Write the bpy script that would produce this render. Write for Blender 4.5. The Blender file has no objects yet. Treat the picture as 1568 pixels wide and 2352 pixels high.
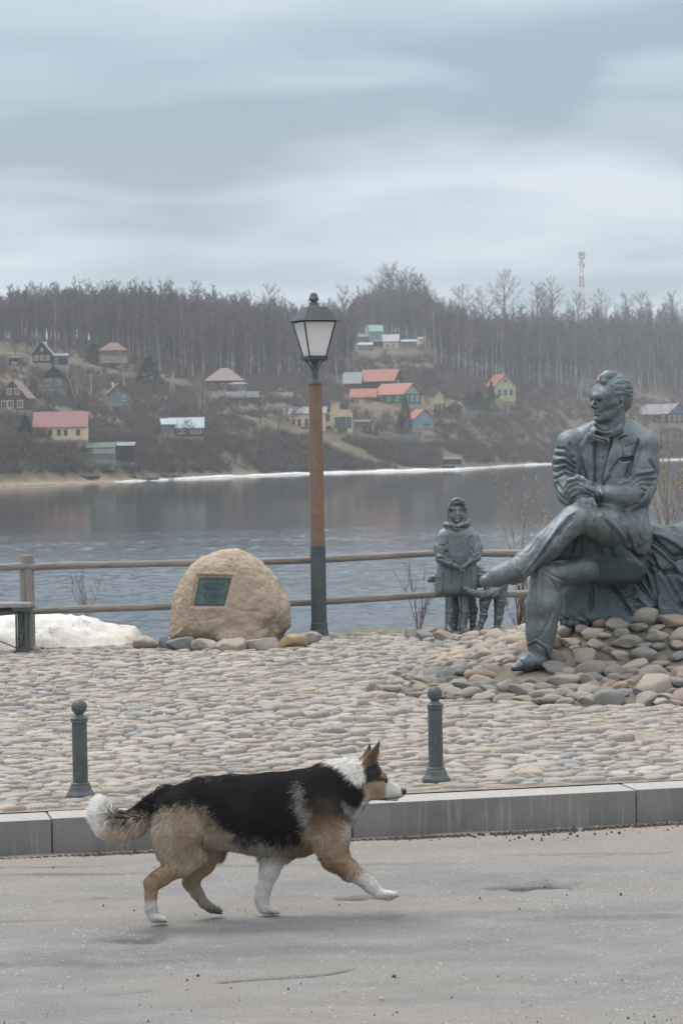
import bpy, math, random
import numpy as np
from math import radians, sin, cos, pi
from mathutils import Matrix, Vector

# ------------------------------------------------------------------ camera
FPX = 5553.0                      # focal length in units of the 1568 x 2352 picture frame
HOR = 1030.0                      # eye level in the same frame
CAMH = 1.85
ROLL = radians(0.9)
PITCH = math.atan((1176 - HOR) / FPX)
WATER = -4.0
ROAD = -0.18
scene = bpy.context.scene
cam_d = bpy.data.cameras.new('camera')
cam_d.sensor_fit = 'VERTICAL'; cam_d.sensor_height = 36.0; cam_d.sensor_width = 24.0
cam_d.lens = FPX / 2352 * 36.0
cam_d.clip_start = 0.1; cam_d.clip_end = 9000
cam_d.dof.use_dof = True; cam_d.dof.focus_distance = 14.0; cam_d.dof.aperture_fstop = 11.0
cam = bpy.data.objects.new('camera', cam_d)
scene.collection.objects.link(cam)
CR = Matrix.Rotation(pi / 2 - PITCH, 4, 'X') @ Matrix.Rotation(-ROLL, 4, 'Z')
cam.matrix_world = Matrix.Translation((0, 0, CAMH)) @ CR
scene.camera = cam
CRN = np.array(CR.to_3x3())

def ray(u, v):
    return CRN @ np.array([u - 784.0, -(v - 1176.0), -FPX])
def P(u, v, Y):                   # the point of the place seen at (u, v) at the distance Y
    d = ray(u, v); d = d * (Y / d[1]); d[2] += CAMH
    return d
def P0(u, v, z=0.0):              # the same on the level z
    d = ray(u, v); d = d * ((z - CAMH) / d[2]); d[2] += CAMH
    return d

# ------------------------------------------------------------------ sky, sun, exposure
SUN_EL, SUN_AZ = radians(60), radians(-48)     # azimuth from +Y towards +X
world = bpy.data.worlds.new("World"); scene.world = world; world.use_nodes = True
wn = world.node_tree; wn.nodes.clear()
def WN(t, **k):
    n = wn.nodes.new(t)
    for a, b in k.items(): setattr(n, a, b)
    return n
wl = wn.links.new
out = WN('ShaderNodeOutputWorld'); mixs = WN('ShaderNodeMixShader'); bg1 = WN('ShaderNodeBackground'); bg2 = WN('ShaderNodeBackground')
sky = WN('ShaderNodeTexSky', sky_type='NISHITA', sun_disc=False)
sky.sun_elevation = SUN_EL; sky.sun_rotation = SUN_AZ
bg1.inputs['Strength'].default_value = 0.10; bg2.inputs['Strength'].default_value = 1.0
mixs.inputs[0].default_value = 0.90
wl(sky.outputs[0], bg1.inputs[0]); wl(bg1.outputs[0], mixs.inputs[1]); wl(bg2.outputs[0], mixs.inputs[2]); wl(mixs.outputs[0], out.inputs[0])
tc = WN('ShaderNodeTexCoord'); sep = WN('ShaderNodeSeparateXYZ'); wl(tc.outputs['Generated'], sep.inputs[0])
def wm(op, a, b=None, c=None):
    n = WN('ShaderNodeMath', operation=op)
    for i, x in enumerate((a, b, c)):
        if x is None: continue
        if isinstance(x, (int, float)): n.inputs[i].default_value = x
        else: wl(x, n.inputs[i])
    return n.outputs[0]
zc = wm('MAXIMUM', sep.outputs[2], 0.0)
den = wm('ADD', zc, 0.09)
cx = wm('DIVIDE', sep.outputs[0], den); cy = wm('DIVIDE', sep.outputs[1], den)
comb = WN('ShaderNodeCombineXYZ'); wl(cx, comb.inputs[0]); wl(cy, comb.inputs[1])
def wnoise(scale, detail, rough, off, sx=1.0, dist=0.0):
    mp = WN('ShaderNodeMapping'); mp.inputs['Location'].default_value = off; mp.inputs['Scale'].default_value = (sx, 1, 1)
    mp.inputs['Rotation'].default_value = (0, 0, radians(-14))
    wl(comb.outputs[0], mp.inputs[0])
    n = WN('ShaderNodeTexNoise'); n.inputs['Scale'].default_value = scale; n.inputs['Detail'].default_value = detail
    n.inputs['Roughness'].default_value = rough; n.inputs['Distortion'].default_value = dist
    wl(mp.outputs[0], n.inputs['Vector']); return n.outputs[0]
n1 = wnoise(0.9, 3, 0.45, (16.3, 2.15, 0), 1.2, 0.3)
n2 = wnoise(1.7, 4, 0.42, (7.7, 4.2, 0), 1.0, 0.3)
# one long darker roll of cloud slants up to the right through the deck
el = wm('SUBTRACT', zc, wm('ADD', 0.150, wm('ADD', wm('MULTIPLY', sep.outputs[0], 0.17), wm('MULTIPLY', wm('SUBTRACT', n2, 0.5), 0.06))))
side = wm('MULTIPLY', wm('GREATER_THAN', el, 0.0), -0.012)
roll = wm('POWER', 2.718, wm('MULTIPLY', wm('POWER', wm('ABSOLUTE', wm('DIVIDE', el, wm('SUBTRACT', 0.017, side))), 2.0), -1.0))
roll = wm('MULTIPLY', roll, wm('GREATER_THAN', sep.outputs[1], 0.0))
mixn = wm('SUBTRACT', wm('ADD', wm('MULTIPLY', n1, 0.55), wm('MULTIPLY', n2, 0.45)), wm('MULTIPLY', roll, 0.085))
ramp = WN('ShaderNodeValToRGB'); cr = ramp.color_ramp
cr.elements[0].position = 0.37; cr.elements[0].color = (0.268, 0.352, 0.415, 1)
cr.elements[1].position = 0.63; cr.elements[1].color = (0.60, 0.67, 0.725, 1)
e = cr.elements.new(0.50); e.color = (0.43, 0.525, 0.60, 1)
wl(mixn, ramp.inputs[0])
# a cloud deck is brighter overhead than at the skyline, and pale with air right at the skyline
hz = WN('ShaderNodeMix', data_type='RGBA'); hzf = wm('POWER', wm('SUBTRACT', 1.0, wm('MINIMUM', wm('MULTIPLY', zc, 7.5), 1.0)), 2.2)
wl(wm('MULTIPLY', hzf, 0.80), hz.inputs[0]); wl(ramp.outputs[0], hz.inputs[6]); hz.inputs[7].default_value = (0.56, 0.64, 0.70, 1)
ov = WN('ShaderNodeMix', data_type='RGBA'); wl(wm('MINIMUM', wm('MULTIPLY', wm('MAXIMUM', wm('SUBTRACT', zc, 0.16), 0.0), 2.6), 0.9), ov.inputs[0]); wl(hz.outputs[2], ov.inputs[6]); ov.inputs[7].default_value = (0.64, 0.635, 0.63, 1)
gain = wm('ADD', 0.98, wm('MULTIPLY', wm('POWER', zc, 1.7), 2.1))
vm = WN('ShaderNodeVectorMath', operation='SCALE'); wl(ov.outputs[2], vm.inputs[0]); wl(gain, vm.inputs['Scale'])
wl(vm.outputs[0], bg2.inputs[0])

sun_d = bpy.data.lights.new('sun', 'SUN'); sun_d.energy = 1.5; sun_d.angle = radians(18); sun_d.color = (1.0, 0.96, 0.9)
sun = bpy.data.objects.new('sun', sun_d); scene.collection.objects.link(sun)
sd = Vector((sin(SUN_AZ) * cos(SUN_EL), cos(SUN_AZ) * cos(SUN_EL), sin(SUN_EL)))
sun.rotation_euler = sd.to_track_quat('Z', 'Y').to_euler(); sun.location = (0, 0, 60)
vs = scene.view_settings; vs.view_transform = 'Standard'; vs.look = 'None'; vs.exposure = 0.28; vs.gamma = 1.0; vs.use_curve_mapping = False
scene.cycles.use_denoising = True
scene.cycles.max_bounces = 8; scene.cycles.volume_bounces = 1

# ------------------------------------------------------------------ object helpers
COL = scene.collection
def link(o, parent=None, mw=None):
    COL.objects.link(o)
    if parent is not None: o.parent = parent
    return o
def tag(o, label=None, cat=None, group=None, kind=None):
    if label: o['label'] = label
    if cat: o['category'] = cat
    if group: o['group'] = group
    if kind: o['kind'] = kind
    return o
def empty(name, loc, label, cat, group=None, rz=0.0):
    o = bpy.data.objects.new(name, None); o.empty_display_size = 0.3; o.location = loc; o.rotation_euler = (0, 0, rz)
    link(o); return tag(o, label, cat, group)
def mesh_np(name, V, F, smooth=True):
    """F: (n,3) or (n,4) int array, or list of lists"""
    me = bpy.data.meshes.new(name)
    V = np.asarray(V, dtype=np.float32)
    if isinstance(F, np.ndarray):
        n, k = F.shape
        me.vertices.add(len(V)); me.vertices.foreach_set('co', V.ravel())
        me.loops.add(n * k); me.loops.foreach_set('vertex_index', F.astype(np.int32).ravel())
        me.polygons.add(n); me.polygons.foreach_set('loop_start', np.arange(0, n * k, k, dtype=np.int32))
        me.update(calc_edges=True)
    else:
        me.from_pydata([tuple(map(float, v)) for v in V], [], [list(map(int, f)) for f in F]); me.update()
    me.polygons.foreach_set('use_smooth', np.full(len(me.polygons), smooth, dtype=bool))
    return me
def obj(name, me, mat=None, parent=None, loc=None):
    o = bpy.data.objects.new(name, me)
    if mat is not None and len(me.materials) == 0:
        for m in (mat if isinstance(mat, (list, tuple)) else [mat]): me.materials.append(m)
    if loc is not None: o.location = loc
    return link(o, parent)
def copy_tree(o, parent=None):
    c = o.copy(); COL.objects.link(c); c.parent = parent
    for ch in [x for x in ALLKIDS(o)]: copy_tree(ch, c)
    return c
def ALLKIDS(o): return list(o.children)

class MB:                                   # collects simple solids as ONE mesh
    def __init__(s): s.v = []; s.f = []; s.m = []
    def _add(s, vs, fs, mi=0):
        b = len(s.v); s.v += [tuple(map(float, x)) for x in vs]; s.f += [[b + i for i in f] for f in fs]; s.m += [mi] * len(fs)
    def box(s, c, d, rz=0.0, mi=0, taper=1.0, R=None):
        hx, hy, hz_ = d[0] / 2, d[1] / 2, d[2] / 2
        pts = []
        for z, t in ((-hz_, 1.0), (hz_, taper)):
            for x, y in ((-hx, -hy), (hx, -hy), (hx, hy), (-hx, hy)): pts.append(Vector((x * t, y * t, z)))
        Rm = Matrix.Rotation(rz, 3, 'Z') if R is None else R
        pts = [Rm @ p + Vector(c) for p in pts]
        s._add(pts, [(0, 3, 2, 1), (4, 5, 6, 7), (0, 1, 5, 4), (1, 2, 6, 5), (2, 3, 7, 6), (3, 0, 4, 7)], mi)
        return s
    def tube(s, pts, rad, n=8, mi=0, caps=True):
        pts = [Vector(p) for p in pts]
        if not isinstance(rad, (list, tuple)): rad = [rad] * len(pts)
        rings = []
        for i, p in enumerate(pts):
            t = (pts[min(i + 1, len(pts) - 1)] - pts[max(i - 1, 0)]).normalized()
            a = Vector((0, 0, 1)) if abs(t.z) < 0.9 else Vector((1, 0, 0))
            x = t.cross(a).normalized(); y = t.cross(x)
            rings.append([p + (x * cos(2 * pi * k / n) + y * sin(2 * pi * k / n)) * rad[i] for k in range(n)])
        vs = [q for r in rings for q in r]; fs = []
        for i in range(len(pts) - 1):
            for k in range(n): fs.append((i * n + k, (i + 1) * n + k, (i + 1) * n + (k + 1) % n, i * n + (k + 1) % n))
        if caps: fs.append(tuple(range(n))); fs.append(tuple((len(pts) - 1) * n + k for k in reversed(range(n))))
        s._add(vs, fs, mi); return s
    def lathe(s, prof, c=(0, 0, 0), n=24, mi=0, ang=0.0, sq=None):
        vs = []; fs = []
        for r, z in prof:
            for k in range(n): vs.append((c[0] + r * cos(ang + 2 * pi * k / n), c[1] + r * sin(ang + 2 * pi * k / n), c[2] + z))
        for i in range(len(prof) - 1):
            for k in range(n): fs.append((i * n + k, i * n + (k + 1) % n, (i + 1) * n + (k + 1) % n, (i + 1) * n + k))
        fs.append(tuple(reversed(range(n)))); fs.append(tuple((len(prof) - 1) * n + k for k in range(n)))
        s._add(vs, fs, mi); return s
    def prism(s, poly, a, b, axis='y', mi=0):      # poly in the two other axes, from a to b
        n = len(poly); vs = []
        for t in (a, b):
            for p, q in poly: vs.append({'y': (p, t, q), 'x': (t, p, q), 'z': (p, q, t)}[axis])
        fs = [tuple(range(n)), tuple(reversed(range(n, 2 * n)))] + [(i, n + i, n + (i + 1) % n, (i + 1) % n) for i in range(n)]
        s._add(vs, fs, mi); return s
    def quad(s, a, b, c, d, mi=0): s._add([a, b, c, d], [(0, 1, 2, 3)], mi); return s
    def me(s, name, smooth=False):
        import bmesh
        me = bpy.data.meshes.new(name); me.from_pydata(s.v, [], s.f)
        me.polygons.foreach_set('material_index', s.m)
        bm = bmesh.new(); bm.from_mesh(me); bmesh.ops.recalc_face_normals(bm, faces=bm.faces); bm.to_mesh(me); bm.free()
        me.polygons.foreach_set('use_smooth', [smooth] * len(me.polygons)); me.update()
        if smooth: 
            try: me.set_sharp_from_angle(angle=radians(42))
            except Exception: pass
        return me
    def build(s, name, mat, parent=None, loc=None, smooth=False): return obj(name, s.me(name, smooth), mat, parent, loc)

# ------------------------------------------------------------------ value noise for sculpting
_rs = np.random.RandomState(7); _tab = _rs.rand(64, 64, 64).astype(np.float32) * 2 - 1
def vnoise(p):
    p = np.asarray(p, dtype=np.float32); i = np.floor(p).astype(np.int64); f = p - i; f = f * f * (3 - 2 * f)
    r = np.zeros(p.shape[:-1], dtype=np.float32)
    for a in (0, 1):
        for b in (0, 1):
            for c in (0, 1):
                w = (f[..., 0] if a else 1 - f[..., 0]) * (f[..., 1] if b else 1 - f[..., 1]) * (f[..., 2] if c else 1 - f[..., 2])
                r += w * _tab[(i[..., 0] + a) & 63, (i[..., 1] + b) & 63, (i[..., 2] + c) & 63]
    return r
def fbm(p, o=4, g=0.5):
    p = np.asarray(p, dtype=np.float32); r = 0; a = 1.0
    for k in range(o): r = r + a * vnoise(p * (2.03 ** k) + 11.7 * k); a *= g
    return r

# ------------------------------------------------------------------ signed-distance sculpting: one continuous skin
class SDF:
    def __init__(s, lo, hi, h):
        s.h = h; s.lo = np.array(lo, float); n = np.ceil((np.array(hi) - s.lo) / h).astype(int) + 1
        s.n = n; s.D = np.full(tuple(n), 1e3, dtype=np.float32)
        s.ax = [s.lo[i] + h * np.arange(n[i]) for i in range(3)]
    def _sub(s, lo, hi):
        a = np.clip(np.floor((np.array(lo) - s.lo) / s.h).astype(int), 0, s.n - 1); b = np.clip(np.ceil((np.array(hi) - s.lo) / s.h).astype(int) + 1, 1, s.n)
        sl = tuple(slice(a[i], b[i]) for i in range(3))
        X, Y, Z = np.meshgrid(s.ax[0][sl[0]], s.ax[1][sl[1]], s.ax[2][sl[2]], indexing='ij', sparse=True)
        return sl, X.astype(np.float32), Y.astype(np.float32), Z.astype(np.float32)
    def comb(s, sl, d, k, op):
        A = s.D[sl]
        if A.size == 0: return
        if op == 'add':
            if k <= 0: s.D[sl] = np.minimum(A, d)
            else:
                h = np.clip(k - np.abs(A - d), 0, None) / k; s.D[sl] = np.minimum(A, d) - h * h * k * 0.25
        else:
            d = -d
            if k <= 0: s.D[sl] = np.maximum(A, d)
            else:
                h = np.clip(k - np.abs(A - d), 0, None) / k; s.D[sl] = np.maximum(A, d) + h * h * k * 0.25
    def cone(s, a, b, ra, rb, k=6, op='add', ys=1.0):
        """tapered capsule; ys squeezes its section in depth"""
        a = np.array(a, float); b = np.array(b, float); R = max(ra, rb); pad = R + k + 2 * s.h; pv = np.array([pad, pad * max(ys, 1), pad])
        sl, X, Y, Z = s._sub(np.minimum(a, b) - pv, np.maximum(a, b) + pv)
        ba = b - a; L = max(float(ba @ ba), 1e-6)
        px, py, pz = X - a[0], Y - a[1], Z - a[2]
        h = np.clip((px * ba[0] + py * ba[1] + pz * ba[2]) / L, 0, 1)
        d = np.sqrt((px - h * ba[0]) ** 2 + ((py - h * ba[1]) / ys) ** 2 + (pz - h * ba[2]) ** 2) - (ra + h * (rb - ra))
        s.comb(sl, d.astype(np.float32), k, op)
    def chain(s, pts, k=6, op='add', ys=1.0):       # pts: (x, y, z, r)
        for p, q in zip(pts[:-1], pts[1:]): s.cone(p[:3], q[:3], p[3], q[3], k, op, ys)
    def ell(s, c, r, k=6, op='add', R=None):
        c = np.array(c, float); r = np.array(r, float); m = r.max() + k + 2 * s.h
        sl, X, Y, Z = s._sub(c - m, c + m)
        px, py, pz = X - c[0], Y - c[1], Z - c[2]
        if R is not None:                            # rows of R are the local axes
            px, py, pz = (R[0][0] * px + R[0][1] * py + R[0][2] * pz, R[1][0] * px + R[1][1] * py + R[1][2] * pz, R[2][0] * px + R[2][1] * py + R[2][2] * pz)
        k0 = np.sqrt((px / r[0]) ** 2 + (py / r[1]) ** 2 + (pz / r[2]) ** 2)
        k1 = np.sqrt((px / r[0] ** 2) ** 2 + (py / r[1] ** 2) ** 2 + (pz / r[2] ** 2) ** 2) + 1e-6
        s.comb(sl, (k0 * (k0 - 1) / k1).astype(np.float32), k, op)
    def puff(s, poly, y, half, rnd, k=6, op='add', tilt=(0, 0), bulge=None):
        """a body whose outline in (x, z) is poly, 2*half deep, with rounded rims; tilt moves its depth with x, z"""
        poly = np.array(poly, float); m = k + 2 * s.h + 2
        T = abs(tilt[0]) * np.ptp(poly[:, 0]) + abs(tilt[1]) * np.ptp(poly[:, 1])
        lo = [poly[:, 0].min() - m, y - half - m - T, poly[:, 1].min() - m]; hi = [poly[:, 0].max() + m, y + half + m + T, poly[:, 1].max() + m]
        sl, X, Y, Z = s._sub(lo, hi)
        x = X[:, :, 0] + 0 * Z[0, 0, :][None, :]; z = Z[0, 0, :][None, :] + 0 * x
        d = pdist(poly, x, z)                        # negative inside
        cx_, cz_ = poly.mean(0)
        yy = np.abs(Y - (y + tilt[0] * (x - cx_) + tilt[1] * (z - cz_))[:, None, :]) - half
        dd = d[:, None, :]
        a = dd + rnd; b = yy + rnd
        e = np.minimum(np.maximum(a, b), 0) + np.sqrt(np.maximum(a, 0) ** 2 + np.maximum(b, 0) ** 2) - rnd
        s.comb(sl, e.astype(np.float32), k, op)
    def mesh(s, smooth=1):
        D = s.D; D[0, :, :] = 1e3; D[-1, :, :] = 1e3; D[:, 0, :] = 1e3; D[:, -1, :] = 1e3; D[:, :, 0] = 1e3; D[:, :, -1] = 1e3
        I = D < 0
        c = I[:-1, :-1, :-1].astype(np.int8)
        for a in range(8):
            if a: c = c + I[(a & 1):I.shape[0] - 1 + (a & 1), (a >> 1 & 1):I.shape[1] - 1 + (a >> 1 & 1), (a >> 2 & 1):I.shape[2] - 1 + (a >> 2 & 1)]
        mc = (c > 0) & (c < 8)
        idx = np.full(mc.shape, -1, dtype=np.int64); ci, cj, ck = np.nonzero(mc); idx[ci, cj, ck] = np.arange(len(ci))
        pos = np.zeros((len(ci), 3)); cnt = np.zeros(len(ci))
        for a in range(8):
            for b_ in (1, 2, 4):
                if a & b_: continue
                b = a | b_
                oa = np.array([a & 1, a >> 1 & 1, a >> 2 & 1]); ob = np.array([b & 1, b >> 1 & 1, b >> 2 & 1])
                da = D[ci + oa[0], cj + oa[1], ck + oa[2]]; db = D[ci + ob[0], cj + ob[1], ck + ob[2]]
                m = (da < 0) != (db < 0); t = np.where(m, np.clip(da / np.where(m, da - db, 1), 0, 1), 0)
                pos += m[:, None] * (oa + t[:, None] * (ob - oa)); cnt += m
        V = (np.stack([ci, cj, ck], 1) + pos / cnt[:, None]) * s.h + s.lo
        F = []
        for ax in range(3):
            sA = [slice(None)] * 3; sB = [slice(None)] * 3; sA[ax] = slice(0, -1); sB[ax] = slice(1, None)
            cr_ = I[tuple(sA)] != I[tuple(sB)]
            q = np.array(np.nonzero(cr_)).T; o1, o2 = [(1, 2), (2, 0), (0, 1)][ax]
            q = q[(q[:, o1] >= 1) & (q[:, o2] >= 1)]
            q = q[(q[:, o1] < mc.shape[o1]) & (q[:, o2] < mc.shape[o2])]
            def at(d1, d2):
                r = q.copy(); r[:, o1] -= d1; r[:, o2] -= d2; return idx[r[:, 0], r[:, 1], r[:, 2]]
            quad = np.stack([at(1, 1), at(0, 1), at(0, 0), at(1, 0)], 1)
            ins = I[q[:, 0], q[:, 1], q[:, 2]]
            quad[~ins] = quad[~ins][:, ::-1]
            F.append(quad)
        F = np.concatenate(F); F = F[(F >= 0).all(1)]
        for _ in range(smooth): V = relax(V, F, 0.5)
        return V, F
def relax(V, F, w):
    acc = np.zeros_like(V); cnt = np.zeros(len(V))
    for a, b in ((0, 1), (1, 2), (2, 3), (3, 0)):
        for p, q in ((a, b), (b, a)):
            for c in range(3): acc[:, c] += np.bincount(F[:, p], weights=V[F[:, q], c], minlength=len(V))
            cnt += np.bincount(F[:, p], minlength=len(V))
    return V * (1 - w) + w * acc / np.maximum(cnt, 1)[:, None]
def pdist(poly, x, z):
    n = len(poly); d = np.full(x.shape, 1e9); ins = np.zeros(x.shape, bool)
    for i in range(n):
        a = poly[i]; b = poly[(i + 1) % n]; e_ = b - a
        wx, wz = x - a[0], z - a[1]; t = np.clip((wx * e_[0] + wz * e_[1]) / max(e_ @ e_, 1e-9), 0, 1)
        d = np.minimum(d, (wx - t * e_[0]) ** 2 + (wz - t * e_[1]) ** 2)
        c = (a[1] > z) != (b[1] > z)
        with np.errstate(divide='ignore', invalid='ignore'): xi = (b[0] - a[0]) * (z - a[1]) / (b[1] - a[1]) + a[0]
        ins ^= c & (x < xi)
    d = np.sqrt(d); return np.where(ins, -d, d)
def ldist(line, x, z):
    line = np.array(line, float); d = np.full(x.shape, 1e9)
    for a, b in zip(line[:-1], line[1:]):
        e_ = b - a; wx, wz = x - a[0], z - a[1]; t = np.clip((wx * e_[0] + wz * e_[1]) / max(e_ @ e_, 1e-9), 0, 1)
        d = np.minimum(d, (wx - t * e_[0]) ** 2 + (wz - t * e_[1]) ** 2)
    return np.sqrt(d)
def vnormals(V, F):
    n = np.cross(V[F[:, 2]] - V[F[:, 0]], V[F[:, 3]] - V[F[:, 1]]) if F.shape[1] == 4 else np.cross(V[F[:, 1]] - V[F[:, 0]], V[F[:, 2]] - V[F[:, 0]])
    N = np.zeros_like(V)
    for c in range(3):
        for k in range(F.shape[1]): N[:, c] += np.bincount(F[:, k], weights=n[:, c], minlength=len(V))
    return N / (np.linalg.norm(N, axis=1)[:, None] + 1e-9)
def carve(V, F, strokes):
    """strokes cut (depth < 0) or raised (depth > 0) along the skin facing the front; (x, z) lines"""
    N = vnormals(V, F); face = np.clip(-N[:, 1] * 1.6, 0, 1); disp = np.zeros(len(V)); x, z = V[:, 0], V[:, 2]
    for st in strokes:
        line, w, dep = st[0], st[1], st[2]; ymax = st[3] if len(st) > 3 else 1e9
        L = np.array(line, float); m = (x > L[:, 0].min() - 3 * w) & (x < L[:, 0].max() + 3 * w) & (z > L[:, 1].min() - 3 * w) & (z < L[:, 1].max() + 3 * w) & (V[:, 1] < ymax)
        if m.any(): disp[m] += dep * np.exp(-(ldist(line, x[m], z[m]) / w) ** 2)
    return V + N * (disp * face)[:, None]
def plates(V, F, items):
    N = vnormals(V, F); face = np.clip(-N[:, 1] * 1.6, 0, 1); disp = np.zeros(len(V)); x, z = V[:, 0], V[:, 2]
    for poly, w, dep, ymax in items:
        d = pdist(np.array(poly, float), x, z); disp += dep * np.clip(-d / w, 0, 1) * (V[:, 1] < ymax)
    return V + N * (disp * face)[:, None]

# ------------------------------------------------------------------ materials
MATS = {}
def mat(name, a=(.5, .5, .5), b=None, c=None, sc=(4, 12), rough=0.8, bump=0.0, bsc=30, metal=0.0, lo=0.4, hi=0.6, coord='Object', stretch=(1, 1, 1), fine=0.0, fsc=120, spec=0.5, bdist=0.02, rnd=0.0):
    if name in MATS: return MATS[name]
    m = bpy.data.materials.new(name); m.use_nodes = True; nt = m.node_tree; bs = nt.nodes['Principled BSDF']; L = nt.links.new
    bs.inputs['Roughness'].default_value = rough; bs.inputs['Metallic'].default_value = metal; bs.inputs['Specular IOR Level'].default_value = spec
    tcn = nt.nodes.new('ShaderNodeTexCoord'); mp = nt.nodes.new('ShaderNodeMapping'); mp.inputs['Scale'].default_value = stretch
    L(tcn.outputs[coord], mp.inputs[0])
    def noise(s, d=5, r=0.6):
        n = nt.nodes.new('ShaderNodeTexNoise'); n.inputs['Scale'].default_value = s; n.inputs['Detail'].default_value = d; n.inputs['Roughness'].default_value = r
        L(mp.outputs[0], n.inputs['Vector']); return n.outputs[0]
    def rng(x, l, h):
        r = nt.nodes.new('ShaderNodeMapRange'); r.inputs[1].default_value = l; r.inputs[2].default_value = h; L(x, r.inputs[0]); return r.outputs[0]
    def mix(f, x, y, bt='MIX'):
        n = nt.nodes.new('ShaderNodeMix'); n.data_type = 'RGBA'; n.blend_type = bt
        for i, q in ((0, f), (6, x), (7, y)):
            if isinstance(q, (int, float)): n.inputs[i].default_value = q
            elif isinstance(q, tuple): n.inputs[i].default_value = (*q, 1)
            else: L(q, n.inputs[i])
        return n.outputs[2]
    col = a
    if b is not None: col = mix(rng(noise(sc[0]), lo, hi), a, b)
    if c is not None: col = mix(rng(noise(sc[1], 6, 0.65), lo, hi + .1), col, c)
    if fine > 0: col = mix(fine, col, rng(noise(fsc, 3, 0.7), 0.35, 0.65), 'OVERLAY')
    if rnd > 0:
        oi = nt.nodes.new('ShaderNodeObjectInfo'); r = rng(oi.outputs['Random'], 0, 1); hs = nt.nodes.new('ShaderNodeHueSaturation')
        mr = nt.nodes.new('ShaderNodeMapRange'); mr.inputs[3].default_value = 1 - rnd; mr.inputs[4].default_value = 1 + rnd; L(oi.outputs['Random'], mr.inputs[0]); L(mr.outputs[0], hs.inputs['Value'])
        if isinstance(col, tuple): hs.inputs['Color'].default_value = (*col, 1)
        else: L(col, hs.inputs['Color'])
        col = hs.outputs[0]
    if isinstance(col, tuple): bs.inputs['Base Color'].default_value = (*col, 1)
    else: L(col, bs.inputs['Base Color'])
    if bump > 0:
        bp = nt.nodes.new('ShaderNodeBump'); bp.inputs['Strength'].default_value = bump; bp.inputs['Distance'].default_value = bdist
        L(noise(bsc, 6, 0.65), bp.inputs['Height']); L(bp.outputs[0], bs.inputs['Normal'])
    MATS[name] = m; m['_'] = 0
    return m

# ------------------------------------------------------------------ ground, plaza, road
rnd = random.Random(11); nr = np.random.RandomState(11)
def attr(me, name, vals, dom='POINT'):
    a = me.attributes.new(name, 'FLOAT', dom); a.data.foreach_set('value', np.asarray(vals, dtype=np.float32).ravel())
def cattr(me, name, cols):
    a = me.attributes.new(name, 'FLOAT_COLOR', 'POINT'); c = np.ones((len(cols), 4), np.float32); c[:, :3] = cols; a.data.foreach_set('color', c.ravel())
def node_mat(name, fn, rough=0.85, spec=0.4):
    m = bpy.data.materials.new(name); m.use_nodes = True; nt = m.node_tree; bs = nt.nodes['Principled BSDF']
    bs.inputs['Roughness'].default_value = rough; bs.inputs['Specular IOR Level'].default_value = spec
    L = nt.links.new
    class K: pass
    k = K(); k.nt = nt; k.bs = bs; k.L = L
    def nd(t, **kw):
        n = nt.nodes.new(t)
        for a, b in kw.items(): setattr(n, a, b)
        return n
    k.nd = nd
    tcn = nd('ShaderNodeTexCoord')
    def vec(scale=(1, 1, 1), coord='Object', loc=(0, 0, 0)):
        mp = nd('ShaderNodeMapping'); mp.inputs['Scale'].default_value = scale; mp.inputs['Location'].default_value = loc; L(tcn.outputs[coord], mp.inputs[0]); return mp.outputs[0]
    k.vec = vec
    def noise(s, d=5, r=0.6, v=None, dist=0.0):
        n = nd('ShaderNodeTexNoise'); n.inputs['Scale'].default_value = s; n.inputs['Detail'].default_value = d; n.inputs['Roughness'].default_value = r; n.inputs['Distortion'].default_value = dist
        L(v if v is not None else vec(), n.inputs['Vector']); return n.outputs[0]
    k.noise = noise
    def vor(s, v=None, out=0, feature='F1'):
        n = nd('ShaderNodeTexVoronoi', feature=feature); n.inputs['Scale'].default_value = s; L(v if v is not None else vec(), n.inputs['Vector']); return n.outputs[out]
    k.vor = vor
    def rng(x, l, h, a=0., b=1.):
        r = nd('ShaderNodeMapRange'); r.inputs[1].default_value = l; r.inputs[2].default_value = h; r.inputs[3].default_value = a; r.inputs[4].default_value = b; L(x, r.inputs[0]); return r.outputs[0]
    k.rng = rng
    def mix(f, x, y, bt='MIX'):
        n = nd('ShaderNodeMix', data_type='RGBA', blend_type=bt)
        for i, q in ((0, f), (6, x), (7, y)):
            if isinstance(q, (int, float)): n.inputs[i].default_value = q
            elif isinstance(q, tuple): n.inputs[i].default_value = (*q, 1)
            else: L(q, n.inputs[i])
        return n.outputs[2]
    k.mix = mix
    def math(op, a, b=0.0):
        n = nd('ShaderNodeMath', operation=op)
        for i, q in enumerate((a, b)):
            if isinstance(q, (int, float)): n.inputs[i].default_value = q
            else: L(q, n.inputs[i])
        return n.outputs[0]
    k.math = math
    def at(nm):
        n = nd('ShaderNodeAttribute', attribute_name=nm); return n
    k.at = at
    def bump(h, s, d=0.02):
        b = nd('ShaderNodeBump'); b.inputs['Strength'].default_value = s; b.inputs['Distance'].default_value = d; L(h, b.inputs['Height']); L(b.outputs[0], bs.inputs['Normal'])
    k.bump = bump
    def color(c): L(c, bs.inputs['Base Color'])
    k.color = color
    def ramp(x, stops):
        n = nd('ShaderNodeValToRGB'); cr = n.color_ramp
        while len(cr.elements) < len(stops): cr.elements.new(0.5)
        for e_, (p, c) in zip(cr.elements, stops): e_.position = p; e_.color = (*c, 1)
        L(x, n.inputs[0]); return n.outputs[0]
    k.ramp = ramp
    fn(k); return m

cA, cB = P0(0, 1968, ROAD), P0(1568, 1885, ROAD)
cdir = (cB - cA)[:2]; cdir /= np.linalg.norm(cdir); cnor = np.array([-cdir[1], cdir[0]])
def curbY(x): return cA[1] + (x - cA[0]) * cdir[1] / cdir[0]
def fenceY(x): return 23.85 + 0.42 * x
CURB_W = 0.26

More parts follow.
